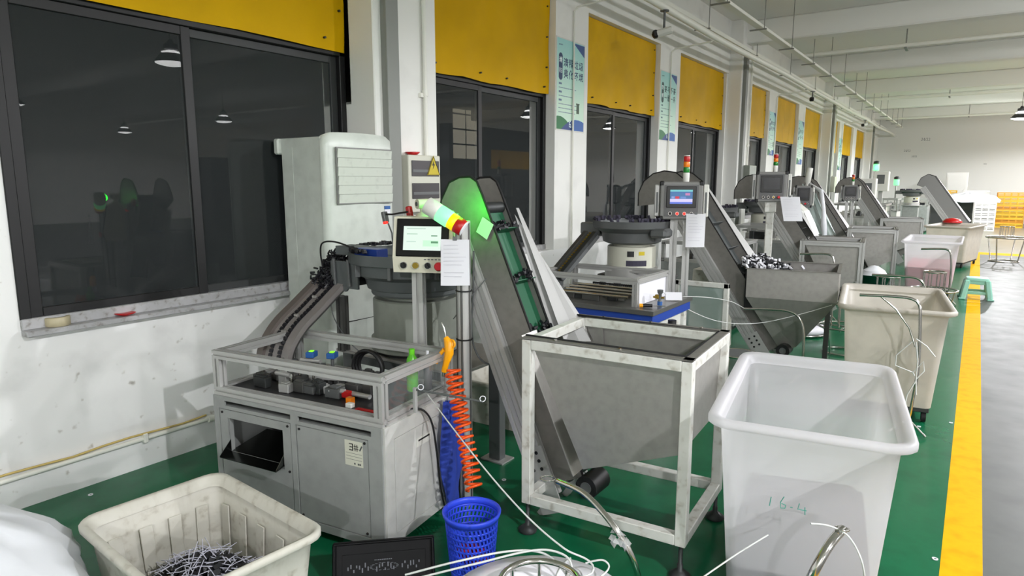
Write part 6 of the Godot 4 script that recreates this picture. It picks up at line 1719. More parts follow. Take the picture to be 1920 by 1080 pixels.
func build_far_machines():
	var b: MB
	generic_machine("grey machine with dark clutter behind the white-posted panel", 0.85, 1.72, -7.25, -8.05, 0.72, 41, M.cabinet)
	generic_machine("grey machine beyond the plastic-draped elevator", 0.80, 1.70, -10.2, -11.0, 0.74, 42, M.cabinet)
	generic_machine("grey machine beside the panel with small amber tower lamp", 0.8, 1.65, -13.2, -14.1, 0.74, 43, M.cabinet)
	generic_machine("pale machine crowded with fittings beyond the row's last hopper", 0.9, 2.1, -17.4, -18.6, 0.80, 44, M.cabinet_light, 0.30)
	generic_machine("pale machine with glowing green tower lamp near end wall", 0.8, 2.0, -21.2, -22.3, 0.80, 45, M.cabinet_light, 0.35)
	generic_machine("grey machine under the tall elevator near end wall", 1.2, 2.5, -25.4, -26.8, 0.85, 46, M.cabinet)
	# bowl feeders of the next machines
	var bf = get_node("bowl_feeder_001")
	copy_of(bf, Vector3(1.05, 0.86, -8.35), "steel bowl feeder behind the white-posted control panel")
	copy_of(bf, Vector3(0.95, 0.86, -11.3), "steel bowl feeder behind the plastic-draped elevator")
	copy_of(bf, Vector3(2.2, 0.95, -23.0), "steel bowl feeder below the tall elevator near end wall")
	for q in [[1.05, -8.35, "grey pedestal under bowl feeder behind white-posted panel"], [0.95, -11.3, "grey pedestal under bowl feeder behind plastic-draped elevator"], [2.2, -23.0, "grey pedestal under bowl feeder near end wall"]]:
		var yy = 0.95 if q[1] < -20 else 0.86
		at(Vector3(q[0], 0, q[1])); b = MB.new(); b.bb(Vector3(q[0] - 0.2, 0, q[1] - 0.2), Vector3(q[0] + 0.2, yy - 0.02, q[1] + 0.2), 0.01); b.bb(Vector3(q[0] - 0.26, yy - 0.02, q[1] - 0.26), Vector3(q[0] + 0.26, yy, q[1] + 0.26), 0.004); solo("pedestal", b, M.cabinet, q[2], "pedestal", "feeder pedestals")
	grey_panel("grey control panel with dark screen on thick white post", Vector3(1.85, 0, -8.0), deg_to_rad(14), 0.41, 0.34, 1.40, false, M.white_steel, 0.085, true, ["dark", "dark", "brass", "red"])
	paper_sheet("white sheet hanging from the white-posted panel", gz(1481, 369, -7.9), deg_to_rad(18), 0.20, 0.27, 0.012, "paper_sheet", true, 0.05)
	var p4 = grey_panel("grey control panel in front of plastic sheeting", Vector3(1.57, 0, -11.15), deg_to_rad(12), 0.30, 0.33, 1.24, false, M.aluminium, 0.05, false, ["dark", "brass", "dark", "red", "dark"])
	grey_panel("slim control panel on two aluminium posts, amber tower lamp on top", Vector3(1.79, 0, -14.25), deg_to_rad(10), 0.34, 0.30, 1.27, false, M.aluminium, 0.05, true, ["dark", "dark", "dark", "dark"])
	# white unlit tower beside the fourth panel
	var c = gz(1512, 351, -11.2)
	at(c); b = MB.new(); b.lathe([Vector2(0.02, 0.0), Vector2(0.022, 0.06), Vector2(0.045, 0.08), Vector2(0.045, 0.29), Vector2(0.04, 0.30)], c, 16, Basis(Vector3.BACK, -0.12)); solo("signal_tower", b, M.white_paint, "plain white signal tower tilted above the plastic-draped elevator", "signal lamp", "signal towers")
	# clear plastic sheeting over the fourth elevator
	at(Vector3(1.6, 0.8, -11.7)); b = MB.new()
	var cols = []
	for k in 10:
		var f = k / 9.0
		var top = Vector3(1.46 + 0.22 * f, 1.60 - 0.16 * f, -11.55 - 0.05 * sin(k * 2.1)); var bot = Vector3(1.62 + 0.42 * f, 0.80, -11.45 - 0.10 * sin(k * 1.7 + 1))
		var mid = top.lerp(bot, 0.5) + Vector3(0.03 * sin(k * 2.6), 0, 0.05 * cos(k * 2.2))
		cols.append([top, mid, bot])
	b.smooth()
	for k in 9:
		for j in 2: b.quad(cols[k][j], cols[k + 1][j], cols[k + 1][j + 1], cols[k][j + 1])
	solo("plastic_sheet", b, M.film_green, "clear plastic sheet draped over a steel elevator", "sheeting")
	at(Vector3(1.79, 0.85, -11.35)); b = MB.new(); b.tube([Vector3(1.50, 1.60, -11.89), Vector3(1.74, 1.48, -11.6), Vector3(1.84, 1.2, -11.34), Vector3(1.86, 0.95, -11.34), Vector3(1.88, 0.80, -11.34)], [0.02, 0.035, 0.03, 0.045, 0.04], 8); solo("plastic_strip", b, M.bag_white, "twisted white plastic strip hanging from the draped elevator", "sheeting")
	# curved white guard over the third hopper's inlet
	at(Vector3(2.05, 0.95, -9.1)); b = MB.new()
	var cp = [Vector2(1.78, 1.36), Vector2(1.92, 1.34), Vector2(2.02, 1.26), Vector2(2.10, 1.10), Vector2(2.16, 0.96)]
	for k in 4: b.sheet(Vector3(cp[k].x, cp[k].y, -8.98), Vector3(cp[k + 1].x, cp[k + 1].y, -8.98), Vector3(cp[k + 1].x, cp[k + 1].y, -9.3), Vector3(cp[k].x, cp[k].y, -9.3), 0.004)
	solo("curved_guard", b, M.white_paint, "curved white guard sheet over the lilac grey framed hopper", "guard")
	# tall fittings and green lamps at the far machines
	for q in [[1643, 314, -21.0, "glowing green tower lamp on pole beside end wall"], [1681, 342, -23.2, "small glowing green lamp below the tall elevator"]]:
		var p = gz(q[0], q[1], q[2])
		var t = thing("signal_tower", q[3], "signal lamp", p, "signal towers")
		b = MB.new(); b.lathe([Vector2(0.07, -0.09), Vector2(0.075, -0.08), Vector2(0.075, 0.08), Vector2(0.07, 0.09)], p, 16); part("green_lens", b, M.green_lit, t)
		b = MB.new(); b.lathe([Vector2(0.075, 0.09), Vector2(0.075, 0.16), Vector2(0.02, 0.18)], p, 16); part("cap", b, M.dark_steel, t)
		b = MB.new(); b.cyl(Vector3(p.x, 0.0, p.z), p - Vector3(0, 0.09, 0), 0.025, 8); part("pole", b, M.aluminium, t)
		var l = OmniLight3D.new(); l.name = "green_light"; l.light_color = Color(0.25, 1.0, 0.45); l.light_energy = 0.10; l.light_size = 0.05; l.omni_range = 30; l.omni_attenuation = 2.0; l.shadow_enabled = true; l.position = Vector3(0.0, 0.0, 0.16 if q[2] > -22 else -0.16); t.add_child(l)
	var r = RandomNumberGenerator.new(); r.seed = 9
	var fl = ["white upright control cabinet with dark window near end wall", "white upright pump unit beside third square column", "pale upright press head among the far machines"]
	var fi = 0
	for q in [[1652, 340, -19.6, 0.35, 0.50], [1628, 360, -17.0, 0.30, 0.60], [1640, 400, -18.9, 0.5, 0.30]]:
		var p = gz(q[0], q[1], q[2])
		var t = thing("press_unit", fl[fi], "machine", Vector3(p.x, 0, p.z), "upright units among far machines")
		b = MB.new(); b.bb(Vector3(p.x - q[3] / 2, p.y - q[4] / 2, p.z - 0.2), Vector3(p.x + q[3] / 2, p.y + q[4] / 2, p.z + 0.1), 0.01); part("head", b, M.white_paint, t)
		b = MB.new(); b.bb(Vector3(p.x - q[3] / 4, p.y - q[4] / 8, p.z + 0.1), Vector3(p.x + q[3] / 4, p.y + q[4] / 3, p.z + 0.11), 0.004); part("window", b, M.gunmetal, t)
		b = MB.new(); b.bb(Vector3(p.x - 0.05, 0, p.z - 0.15), Vector3(p.x + 0.05, p.y - q[4] / 2, p.z - 0.05), 0.005); part("column", b, M.aluminium, t)
		fi += 1

# coil stand: ring base, uprights, wire arches, a white coil of tubing
func coil_stand(label: String, c: Vector3, R: float, hgt: float, coil: bool, coil_label := "") -> Node3D:
	var t = thing("coil_stand", label, "stand", c, "steel coil stands")
	var b = MB.new()
	var wr = 0.016 if R > 0.33 else 0.010
	b.tube(MB.new().ring(c + Vector3(0, hgt, 0), Vector3.RIGHT, Vector3.BACK, R, 40), wr, 8, true); part("ring", b, M.chrome, t)
	b = MB.new(); b.tube(MB.new().ring(c + Vector3(0, 0.012, 0), Vector3.RIGHT, Vector3.BACK, R * 0.75, 32), wr, 8, true); part("base_ring", b, M.chrome, t)
	for k in 4:
		var a = TAU * k / 4 + 0.5
		b = MB.new(); b.cyl(c + Vector3(cos(a) * R * 0.75, 0.012, sin(a) * R * 0.75), c + Vector3(cos(a) * R, hgt, sin(a) * R), wr * 0.8, 8); part("upright", b, M.chrome, t)
	# cage in the middle: a ring on upright bars
	var ri = 0.12 * (1.0 if R < 0.35 else 1.6)
	var yc = hgt + (0.17 if coil else 0.22)
	b = MB.new(); b.tube(MB.new().ring(c + Vector3(0, yc, 0), Vector3.RIGHT, Vector3.BACK, ri, 32), 0.010, 10, true); part("cage_ring", b, M.chrome, t)
	for k in 8:
		var a = TAU * k / 8 + 0.2
		b = MB.new(); b.cyl(c + Vector3(cos(a) * ri, hgt, sin(a) * ri), c + Vector3(cos(a) * ri, yc, sin(a) * ri), 0.006, 8); part("cage_bar", b, M.chrome, t)
	b = MB.new(); b.bar(c + Vector3(-R, hgt, 0), c + Vector3(R, hgt, 0), 0.012, 0.012); b.bar(c + Vector3(0, hgt - 0.012, -R), c + Vector3(0, hgt - 0.012, R), 0.012, 0.012); part("cross_bar", b, M.chrome, t)
	if coil:
		var co = c + Vector3(0, hgt + 0.012, 0)
		var tc = thing("tubing_coil", coil_label, "coil", co, "white tubing coils")
		b = MB.new(); b.lathe([Vector2(R * 0.42, 0.0), Vector2(R * 0.98, 0.0), Vector2(R * 1.06, 0.025), Vector2(R * 1.02, 0.065), Vector2(R * 0.75, 0.085), Vector2(R * 0.50, 0.088), Vector2(R * 0.42, 0.07), Vector2(R * 0.42, 0.0)], co, 48, Basis(), true, false); part("wrapped_coil", b, M.roll_white, tc)
		for k in 3:
			var a = TAU * k / 3 + 0.3
			var u = Vector3(cos(a), 0, sin(a))
			b = MB.new(); b.tube([co + u * R * 0.44 + Vector3(0, 0.086, 0), co + u * R * 0.75 + Vector3(0, 0.090, 0), co + u * R * 1.03 + Vector3(0, 0.066, 0), co + u * R * 1.07 + Vector3(0, 0.02, 0)], 0.004, 6)
			part("binding", b, M.black if hgt < 0.1 else M.tube_clear, tc)
	return t

func build_floor_things():
	var b: MB
	# blue basket
	var c = Vector3(2.205, 0, -1.995)
	var t = thing("waste_basket", "round blue plastic lattice waste basket beside grey machine", "basket", c)
	var h = 0.285; var r0 = 0.088; var r1 = 0.112
	b = MB.new(); b.lathe([Vector2(r1 - 0.004, h - 0.03), Vector2(r1, h - 0.03), Vector2(r1 + 0.008, h - 0.012), Vector2(r1 + 0.010, h), Vector2(r1 + 0.002, h + 0.002), Vector2(r1 - 0.004, h - 0.008), Vector2(r1 - 0.004, h - 0.03)], c, 48, Basis(), true, false); part("rim", b, M.basket_blue, t)
	b = MB.new(); b.lathe([Vector2(0.001, 0.0), Vector2(r0, 0.0), Vector2(r0 + 0.003, 0.045), Vector2(r0, 0.045), Vector2(r0 - 0.003, 0.006), Vector2(0.001, 0.006)], c, 40, Basis(), true, false); part("base", b, M.basket_blue, t)
	b = MB.new()
	for k in 9:
		var y = 0.045 + (h - 0.075) * k / 8.0; var rr = lerpf(r0, r1, y / h)
		b.lathe([Vector2(rr - 0.0015, y - 0.0045), Vector2(rr + 0.0015, y - 0.0045), Vector2(rr + 0.0015, y + 0.0045), Vector2(rr - 0.0015, y + 0.0045), Vector2(rr - 0.0015, y - 0.0045)], c, 48, Basis(), true, false)
	part("hoop", b, M.basket_blue, t, "stuff")
	b = MB.new()
	for k in 8:
		for i in 40:
			var a = TAU * (i + 0.5 * (k % 2)) / 40.0; var a2 = a + 0.05
			var y = 0.045 + (h - 0.075) * k / 8.0; var y2 = y + (h - 0.075) / 8.0
			var rr = lerpf(r0, r1, y / h); var rr2 = lerpf(r0, r1, y2 / h)
			b.bar(c + Vector3(cos(a) * rr, y, sin(a) * rr), c + Vector3(cos(a2) * rr2, y2, sin(a2) * rr2), 0.0085, 0.003, Vector3(cos(a), 0, sin(a)))
	part("lattice_ribs", b, M.basket_blue, t, "stuff")
	at(c + Vector3(0, 0.008, 0)); b = MB.new()
	var r = RandomNumberGenerator.new(); r.seed = 3
	for k in 9:
		b.box(c + Vector3(r.randf_range(-0.05, 0.05), 0.05 + r.randf() * 0.08, r.randf_range(-0.05, 0.05)), Vector3(0.06, 0.03, 0.05), Basis.from_euler(Vector3(r.randf() * 6, r.randf() * 6, r.randf() * 6)), 0.008)
	solo("litter", b, M.red_plastic, "crumpled red wrappers inside blue waste basket", "litter", "", "stuff")
	# black tray leaning on the machine
	t = thing("black_tray", "black plastic tray with raised print leaning against grey machine", "tray", Vector3(1.965, 0.0, -1.725), "", deg_to_rad(44))
	var tb = Basis(Vector3.RIGHT, deg_to_rad(-20))
	t.scale = Vector3(1.2, 0.86, 1.0)
	b = MB.new(); b.box(tb * Vector3(0, 0.10, 0.0), Vector3(0.33, 0.20, 0.012), tb, 0.004); part("panel", b, M.tray_black, t)
	b = MB.new()
	for q in [[-0.165, 0.10, 0.012, 0.20], [0.165, 0.10, 0.012, 0.20], [0, 0.20, 0.34, 0.012], [0, 0.006, 0.34, 0.012]]: b.box(tb * Vector3(q[0], q[1], 0.008), Vector3(q[2], q[3], 0.03), tb, 0.004)
	part("lip", b, M.tray_black, t)
	b = MB.new(); b.box(tb * Vector3(0.0, 0.085, 0.0065), Vector3(0.28, 0.13, 0.002), tb, 0.001); part("raised_field", b, M.tray_black, t)
	b = MB.new()
	var tr = RandomNumberGenerator.new(); tr.seed = 8
	for k in 26:
		var x = -0.12 + 0.0095 * k
		if k in [8, 9, 17, 18]: continue
		b.box(tb * Vector3(x, 0.088 + 0.012 * sin(k * 2.3), 0.0078), Vector3(0.004, tr.randf_range(0.01, 0.022), 0.0008), tb)
	for k in 10: b.box(tb * Vector3(-0.03 + 0.006 * k, 0.118, 0.0078), Vector3(0.004, 0.004, 0.0008), tb)
	for k in 20:
		var a = TAU * k / 20
		b.box(tb * Vector3(0.0 + cos(a) * 0.045, 0.088 + sin(a) * 0.016, 0.0078), Vector3(0.008, 0.0018, 0.0008), tb)
	part("raised_print", b, M.tray_print, t)
	# foreground coil stand with curved arm
	var cc = gy(1012, 1140, 0.36); cc.y = 0.0
	coil_stand("steel coil stand with ring base in front of the hopper", cc, 0.30, 0.27, true, "white wrapped tubing coil on the stand before blue basket")
	var a0 = gz(1018, 897, cc.z - 0.30); a0 = gy(1040, 902, 0.50)
	rod_thing("guide_hook", "curved steel guide arm with loop end above the tubing coil", [gy(1045, 902, 0.52), gy(1095, 925, 0.52), gy(1150, 985, 0.46), gy(1185, 1045, 0.36), gy(1200, 1100, 0.22), gy(1196, 1150, 0.02)], 0.011, 0.0)
	var gr = gy(1027, 897, 0.525)
	b = MB.new(); b.tube(MB.new().ring(gr, Vector3(0.85, 0, -0.5).normalized(), Vector3(0.5, 0.1, 0.85).normalized(), 0.028, 20), 0.003, 6, true); part("loop_end", b, M.chrome, get_node("guide_hook"))
	var fp = gy(1160, 1000, 0.45)
	at(fp); b = MB.new()
	for k in 12:
		var q = fp + Vector3(r.randf_range(-0.03, 0.02), r.randf_range(-0.03, 0.02), r.randf_range(-0.03, 0.03))
		b.sheet(q, q + Vector3(r.randf_range(0.015, 0.03), r.randf_range(-0.015, 0.015), 0.01), q + Vector3(0.015, -0.025, r.randf_range(-0.03, 0.03)), q + Vector3(-0.01, -0.02, 0.0), 0.0004)
	solo("clear_tape", b, M.film, "crumpled clear tape stuck round the curved steel arm", "tape")
	# second arm close to the camera, in front of the white bin
	var ga = rod_thing("guide_hook", "short steel guide arm with loop end before the white bin", [gy(1580, 992, 0.60), gy(1556, 1020, 0.58), gy(1530, 1065, 0.52), gy(1505, 1120, 0.40), gy(1490, 1180, 0.2), gy(1485, 1210, 0.01)], 0.014, 0.12)
	gr = gy(1578, 991, 0.61)
	b = MB.new(); b.tube(MB.new().ring(gr, Vector3(0.95, 0, -0.3).normalized(), Vector3(0.3, 0.2, 0.9).normalized(), 0.020, 20), 0.003, 6, true); part("loop_end", b, M.chrome, ga)
	soft_tube("clear_tube", "clear tube threaded through the loop before white bin", [gy(1520, 982, 0.63), gy(1555, 986, 0.62), gy(1590, 1005, 0.60), gy(1615, 1050, 0.55), gy(1622, 1100, 0.45)], 0.0028, M.tube_clear, "tube", "thin white tubes")
	soft_tube("clear_tube", "clear tube running taut from bin edge towards the floor", [gy(1440, 1003, 0.45), gy(1380, 1040, 0.42), gy(1300, 1095, 0.38)], 0.0028, M.tube_clear, "tube", "thin white tubes")
	# loose tube loops over the coil
	soft_tube("clear_tube", "white tube looping over the steel cage of the coil stand", [gy(760, 1078, 0.36), gy(860, 1052, 0.42), gy(960, 1033, 0.44), gy(1020, 1038, 0.44), gy(1060, 1075, 0.42), gy(1075, 1110, 0.38)], 0.0035, M.tube_clear, "tube", "thin white tubes")
	soft_tube("clear_tube", "second white tube arching above the tubing coil", [gy(780, 1085, 0.36), gy(900, 1055, 0.42), gy(1010, 1031, 0.45), gy(1060, 1042, 0.45), gy(1072, 1070, 0.43), gy(1055, 1100, 0.40)], 0.0035, M.tube_clear, "tube", "thin white tubes")
	soft_tube("clear_tube", "long white tube stretched from machine rod to the coil stand", [gy(802, 740, 0.66), gy(900, 868, 0.55), gy(985, 965, 0.48), gy(1060, 1030, 0.44), gy(1105, 1052, 0.42), gy(1112, 1072, 0.41), gy(1090, 1082, 0.40)], 0.0032, M.tube_clear, "tube", "thin white tubes")
	soft_tube("clear_tube", "short white tube loop at the edge of the coil", [gy(1098, 1056, 0.40), gy(1130, 1050, 0.42), gy(1142, 1062, 0.41), gy(1125, 1082, 0.40), gy(1095, 1100, 0.38)], 0.0030, M.tube_clear, "tube", "thin white tubes")
	# white plastic sack, near corner
	t = thing("plastic_sack", "full white plastic sack with taut creases beside the low tub", "sack", Vector3(0.95, 0, -0.72))
	b = MB.new()
	var nz = FastNoiseLite.new(); nz.seed = 14; nz.frequency = 2.2
	var loops = []
	for k in 15:
		var f = k / 14.0
		var lp = []
		for i in 40:
			var a = TAU * i / 40.0
			var prof = sin(PI * (0.13 + 0.87 * f)) if f < 0.98 else 0.02
			var rr = 0.50 * pow(maxf(prof, 0.0), 0.55) * (1.0 + 0.14 * nz.get_noise_3d(cos(a) * 1.2, f * 1.5, sin(a) * 1.2) + 0.03 * nz.get_noise_3d(cos(a) * 5, f * 6, sin(a) * 5))
			lp.append(Vector3(1.06 + cos(a) * rr * 1.02, f * 0.53 * (1.0 + 0.06 * nz.get_noise_2d(cos(a) * 2, sin(a) * 2)), -0.60 + sin(a) * rr * 0.72))
		loops.append(lp)
	b.skin(loops); b.cap(loops[0], Vector3(0.93, 0.2, -0.6)); b.cap(loops[-1], Vector3(0.93, 0.2, -0.6)); part("sack", b, M.bag_white, t)
	# tub behind elevator one
	t = thing("low_tub", "grey-white plastic tub behind the green belt elevator", "tub", Vector3(1.28, 0, -3.66), "", 0.03)
	part("shell", bin_shell(0.86, 0.60, 0.31, 0.92, 0.0, 0.03), M.tub_dirty, t)
	# coil stands further back
	var c2 = gy(1515, 622, 0.0)
	coil_stand("low steel coil stand under the plain steel hopper", Vector3(2.36, 0, -7.55), 0.24, 0.02, true, "white tubing coil with black ties on floor under hopper")
	var c3 = gy(1640, 650, 0.0)
	coil_stand("bare steel coil stand half behind cream bin", Vector3(2.86, 0, -6.9), 0.22, 0.26, false)
	coil_stand("tangled steel wire coil stand beside cream bin with red cover", Vector3(4.36, 0, -17.0), 0.34, 0.50, false)
	coil_stand("steel ring stand behind cream bin", Vector3(3.05, 0, -8.6), 0.30, 0.34, false)
	coil_stand("steel ring stand before the pink-filled bin", Vector3(3.45, 0, -9.7), 0.26, 0.30, false)
	# bent rods
	rod_thing("guide_rod", "bent steel guide rod on tripod with string, before cream bin", [gz(1612, 553, -4.86), gz(1700, 558, -4.86), gz(1722, 568, -4.86), gz(1725, 600, -4.86), gz(1720, 700, -4.86), Vector3(3.555, 0.02, -4.86)], 0.010, 0.12)
	b = MB.new(); b.tube([gz(1652, 556, -4.86), gz(1680, 580, -4.86), gz(1705, 615, -4.86), gz(1716, 650, -4.86)], 0.006, 8); part("strut", b, M.chrome, get_node("guide_rod"))
	var kn = gz(1718, 640, -4.83)
	t = thing("string_knot", "loose white string tied round the tripod guide rod", "string", kn)
	for q in [[Vector3(-0.02, 0.0, 0.02), Vector3(-0.10, -0.10, 0.02), Vector3(-0.10, -0.17, 0.02), Vector3(0.0, -0.20, 0.02), Vector3(0.01, -0.22, 0.02)], [Vector3(0.0, 0.0, 0.02), Vector3(0.02, -0.12, 0.03), Vector3(0.02, -0.25, 0.03), Vector3(-0.02, -0.35, 0.03), Vector3(-0.03, -0.48, 0.03)], [Vector3(0.0, 0.02, 0.02), Vector3(0.06, -0.02, 0.02), Vector3(0.11, -0.08, 0.02)], [Vector3(0.0, -0.2, 0.02), Vector3(0.05, -0.12, 0.02), Vector3(0.06, -0.18, 0.02), Vector3(0.02, -0.24, 0.02), Vector3(0.03, -0.34, 0.03)]]:
		b = MB.new()
		var pts = []
		for p in q: pts.append(kn + p)
		b.tube(pts, 0.004, 6); part("strand", b, M.tube_clear, t)
	rod_thing("guide_rod", "bent steel guide rod standing below the plain steel hopper", [gz(1395, 579, -5.55), gz(1470, 582, -5.55), gz(1495, 592, -5.55), gz(1506, 615, -5.55), gz(1506, 660, -5.55), Vector3(gz(1506, 660, -5.55).x, 0.01, -5.55)], 0.010, 0.1)
	rod_thing("guide_rod", "bent steel guide rod in front of the lilac grey framed hopper", [gz(1500, 476, -8.3), gz(1548, 476, -8.3), gz(1560, 480, -8.3), gz(1564, 492, -8.3), gz(1564, 520, -8.3), Vector3(gz(1564, 520, -8.3).x, 0.01, -8.3)], 0.012, 0.1)
	rod_thing("guide_rod", "bent steel guide rod in front of the pink-filled bin", [gz(1727, 467, -10.5), gz(1770, 467, -10.5), gz(1780, 470, -10.5), gz(1783, 480, -10.5), gz(1783, 510, -10.5), Vector3(gz(1783, 510, -10.5).x, 0.01, -10.5)], 0.014, 0.1)
	rod_thing("guide_rod", "low bent steel rod curving behind cream bin", [gz(1635, 515, -7.8), gz(1690, 518, -7.8), gz(1720, 522, -7.8), gz(1733, 534, -7.8), gz(1736, 560, -7.8), Vector3(gz(1736, 560, -7.8).x, 0.01, -7.8)], 0.012, 0.1)
	# metal stool ring beside hopper one
	var s = gy(1385, 663, 0.42)
	t = thing("metal_stool", "round chrome stool frame between hopper and white bin", "stool", Vector3(s.x, 0, s.z))
	b = MB.new(); b.tube(MB.new().ring(s, Vector3.RIGHT, Vector3.BACK, 0.13, 28), 0.009, 8, true); part("seat_ring", b, M.chrome, t)
	b = MB.new(); b.lathe([Vector2(0.125, -0.004), Vector2(0.125, 0.004)], s, 28); part("seat", b, M.gunmetal, t)
	for k in 4:
		var a = TAU * k / 4 + 0.3
		b = MB.new(); b.cyl(s + Vector3(cos(a) * 0.12, 0, sin(a) * 0.12), Vector3(s.x + cos(a) * 0.17, 0, s.z + sin(a) * 0.17), 0.009, 8); part("leg", b, M.chrome, t)
	# pale green plastic stool
	t = thing("plastic_stool", "pale green moulded plastic stool straddling the yellow line", "stool", Vector3(3.90, 0, -11.3), "", 0.06)
	var sh = 0.30
	b = MB.new(); var lt = []
	lt.append(rrect(0, 0, 0.27, 0.25, 0.03, sh - 0.035)); lt.append(rrect(0, 0, 0.27, 0.25, 0.03, sh - 0.008)); lt.append(rrect(0, 0, 0.25, 0.23, 0.03, sh)); b.skin(lt); b.cap(lt[2], Vector3.ZERO); b.cap(lt[0], Vector3(0, 1, 0)); part("seat", b, M.stool_green, t)
	for sx in [-1, 1]:
		for sz in [-1, 1]:
			b = MB.new(); b.bar(Vector3(sx * 0.16, 0.0, sz * 0.15), Vector3(sx * 0.115, sh - 0.03, sz * 0.105), 0.07, 0.07, Vector3.BACK, 0.015); part("leg", b, M.stool_green, t)
			b = MB.new(); b.box(Vector3(sx * 0.165, 0.012, sz * 0.155), Vector3(0.08, 0.024, 0.08), Basis(), 0.008); part("foot", b, M.stool_green, t)
	for sz in [-1, 1]:
		b = MB.new(); b.bar(Vector3(-0.14, 0.095, sz * 0.136), Vector3(0.14, 0.095, sz * 0.136), 0.02, 0.04, Vector3.UP, 0.004); part("stretcher", b, M.stool_green, t)
		b = MB.new(); b.bar(Vector3(-0.12, sh - 0.055, sz * 0.112), Vector3(0.12, sh - 0.06, sz * 0.112), 0.02, 0.06, Vector3.UP, 0.004); part("apron", b, M.stool_green, t)
	for sx in [-1, 1]:
		b = MB.new(); b.bar(Vector3(sx * 0.148, 0.095, -0.13), Vector3(sx * 0.148, 0.095, 0.13), 0.02, 0.04, Vector3.UP, 0.004); part("stretcher", b, M.stool_green, t)
	# basin and bucket by hopper three
	var bc = Vector3(2.72, 0.20, -10.3)
	t = thing("plastic_basin", "dark green basin heaped with white scraps on low stool", "basin", bc)
	b = MB.new(); b.lathe([Vector2(0.15, 0.0), Vector2(0.22, 0.16), Vector2(0.235, 0.17), Vector2(0.215, 0.165), Vector2(0.145, 0.01), Vector2(0.001, 0.01)], bc, 28, Basis(), true, false); part("shell", b, M.basin_green, t)
	at(bc + Vector3(0, 0.1, 0)); b = MB.new(); b.lathe([Vector2(0.20, 0.0), Vector2(0.14, 0.09), Vector2(0.05, 0.15), Vector2(0.001, 0.16)], bc + Vector3(0, 0.13, 0), 9, Basis(), false); solo("white_scraps", b, M.bag_white, "heap of white scraps in the dark green basin", "scraps", "", "stuff")
	at(Vector3(2.72, 0, -10.3)); b = MB.new(); b.lathe([Vector2(0.16, 0.0), Vector2(0.14, 0.19), Vector2(0.13, 0.20)], Vector3(2.72, 0, -10.3), 20); solo("round_stand", b, M.dark_steel, "low dark stand under the green basin", "stand")
	# red lid on the rim of bin four
	var rl = Vector3(3.42, 0.80, -16.40)
	t = thing("red_cover", "bright red domed cover lying on cream bin rim", "cover", Vector3(rl.x, 0.80, rl.z))
	b = MB.new(); b.lathe([Vector2(0.17, 0.0), Vector2(0.175, 0.02), Vector2(0.12, 0.075), Vector2(0.001, 0.095)], Vector3(rl.x, 0.805, rl.z), 24); part("dome", b, M.red_plastic, t)
	# little washers and scraps on the floor
	for q in [[1759, 1050, "beside yellow line near white bin"], [945, 900, "between blue basket and hopper stand"], [1723, 800, "at the foot of tripod guide rod"], [1795, 795, "beside yellow line near cream bin"], [170, 928, "by the wall near low tub"], [1555, 650, "under the plain steel hopper"]]:
		var p = gy(q[0], q[1], 0.001)
		if p.x > 3.8 and p.x < 3.97: p.x = 3.79
		at(p); b = MB.new(); b.lathe([Vector2(0.006, 0.0), Vector2(0.012, 0.0), Vector2(0.012, 0.003), Vector2(0.006, 0.003), Vector2(0.006, 0.0)], p + Vector3(0, 0.0005, 0), 14, Basis(), false, false); solo("washer", b, M.paper, "small white washer on floor " + q[2], "washer", "washers dropped on floor")

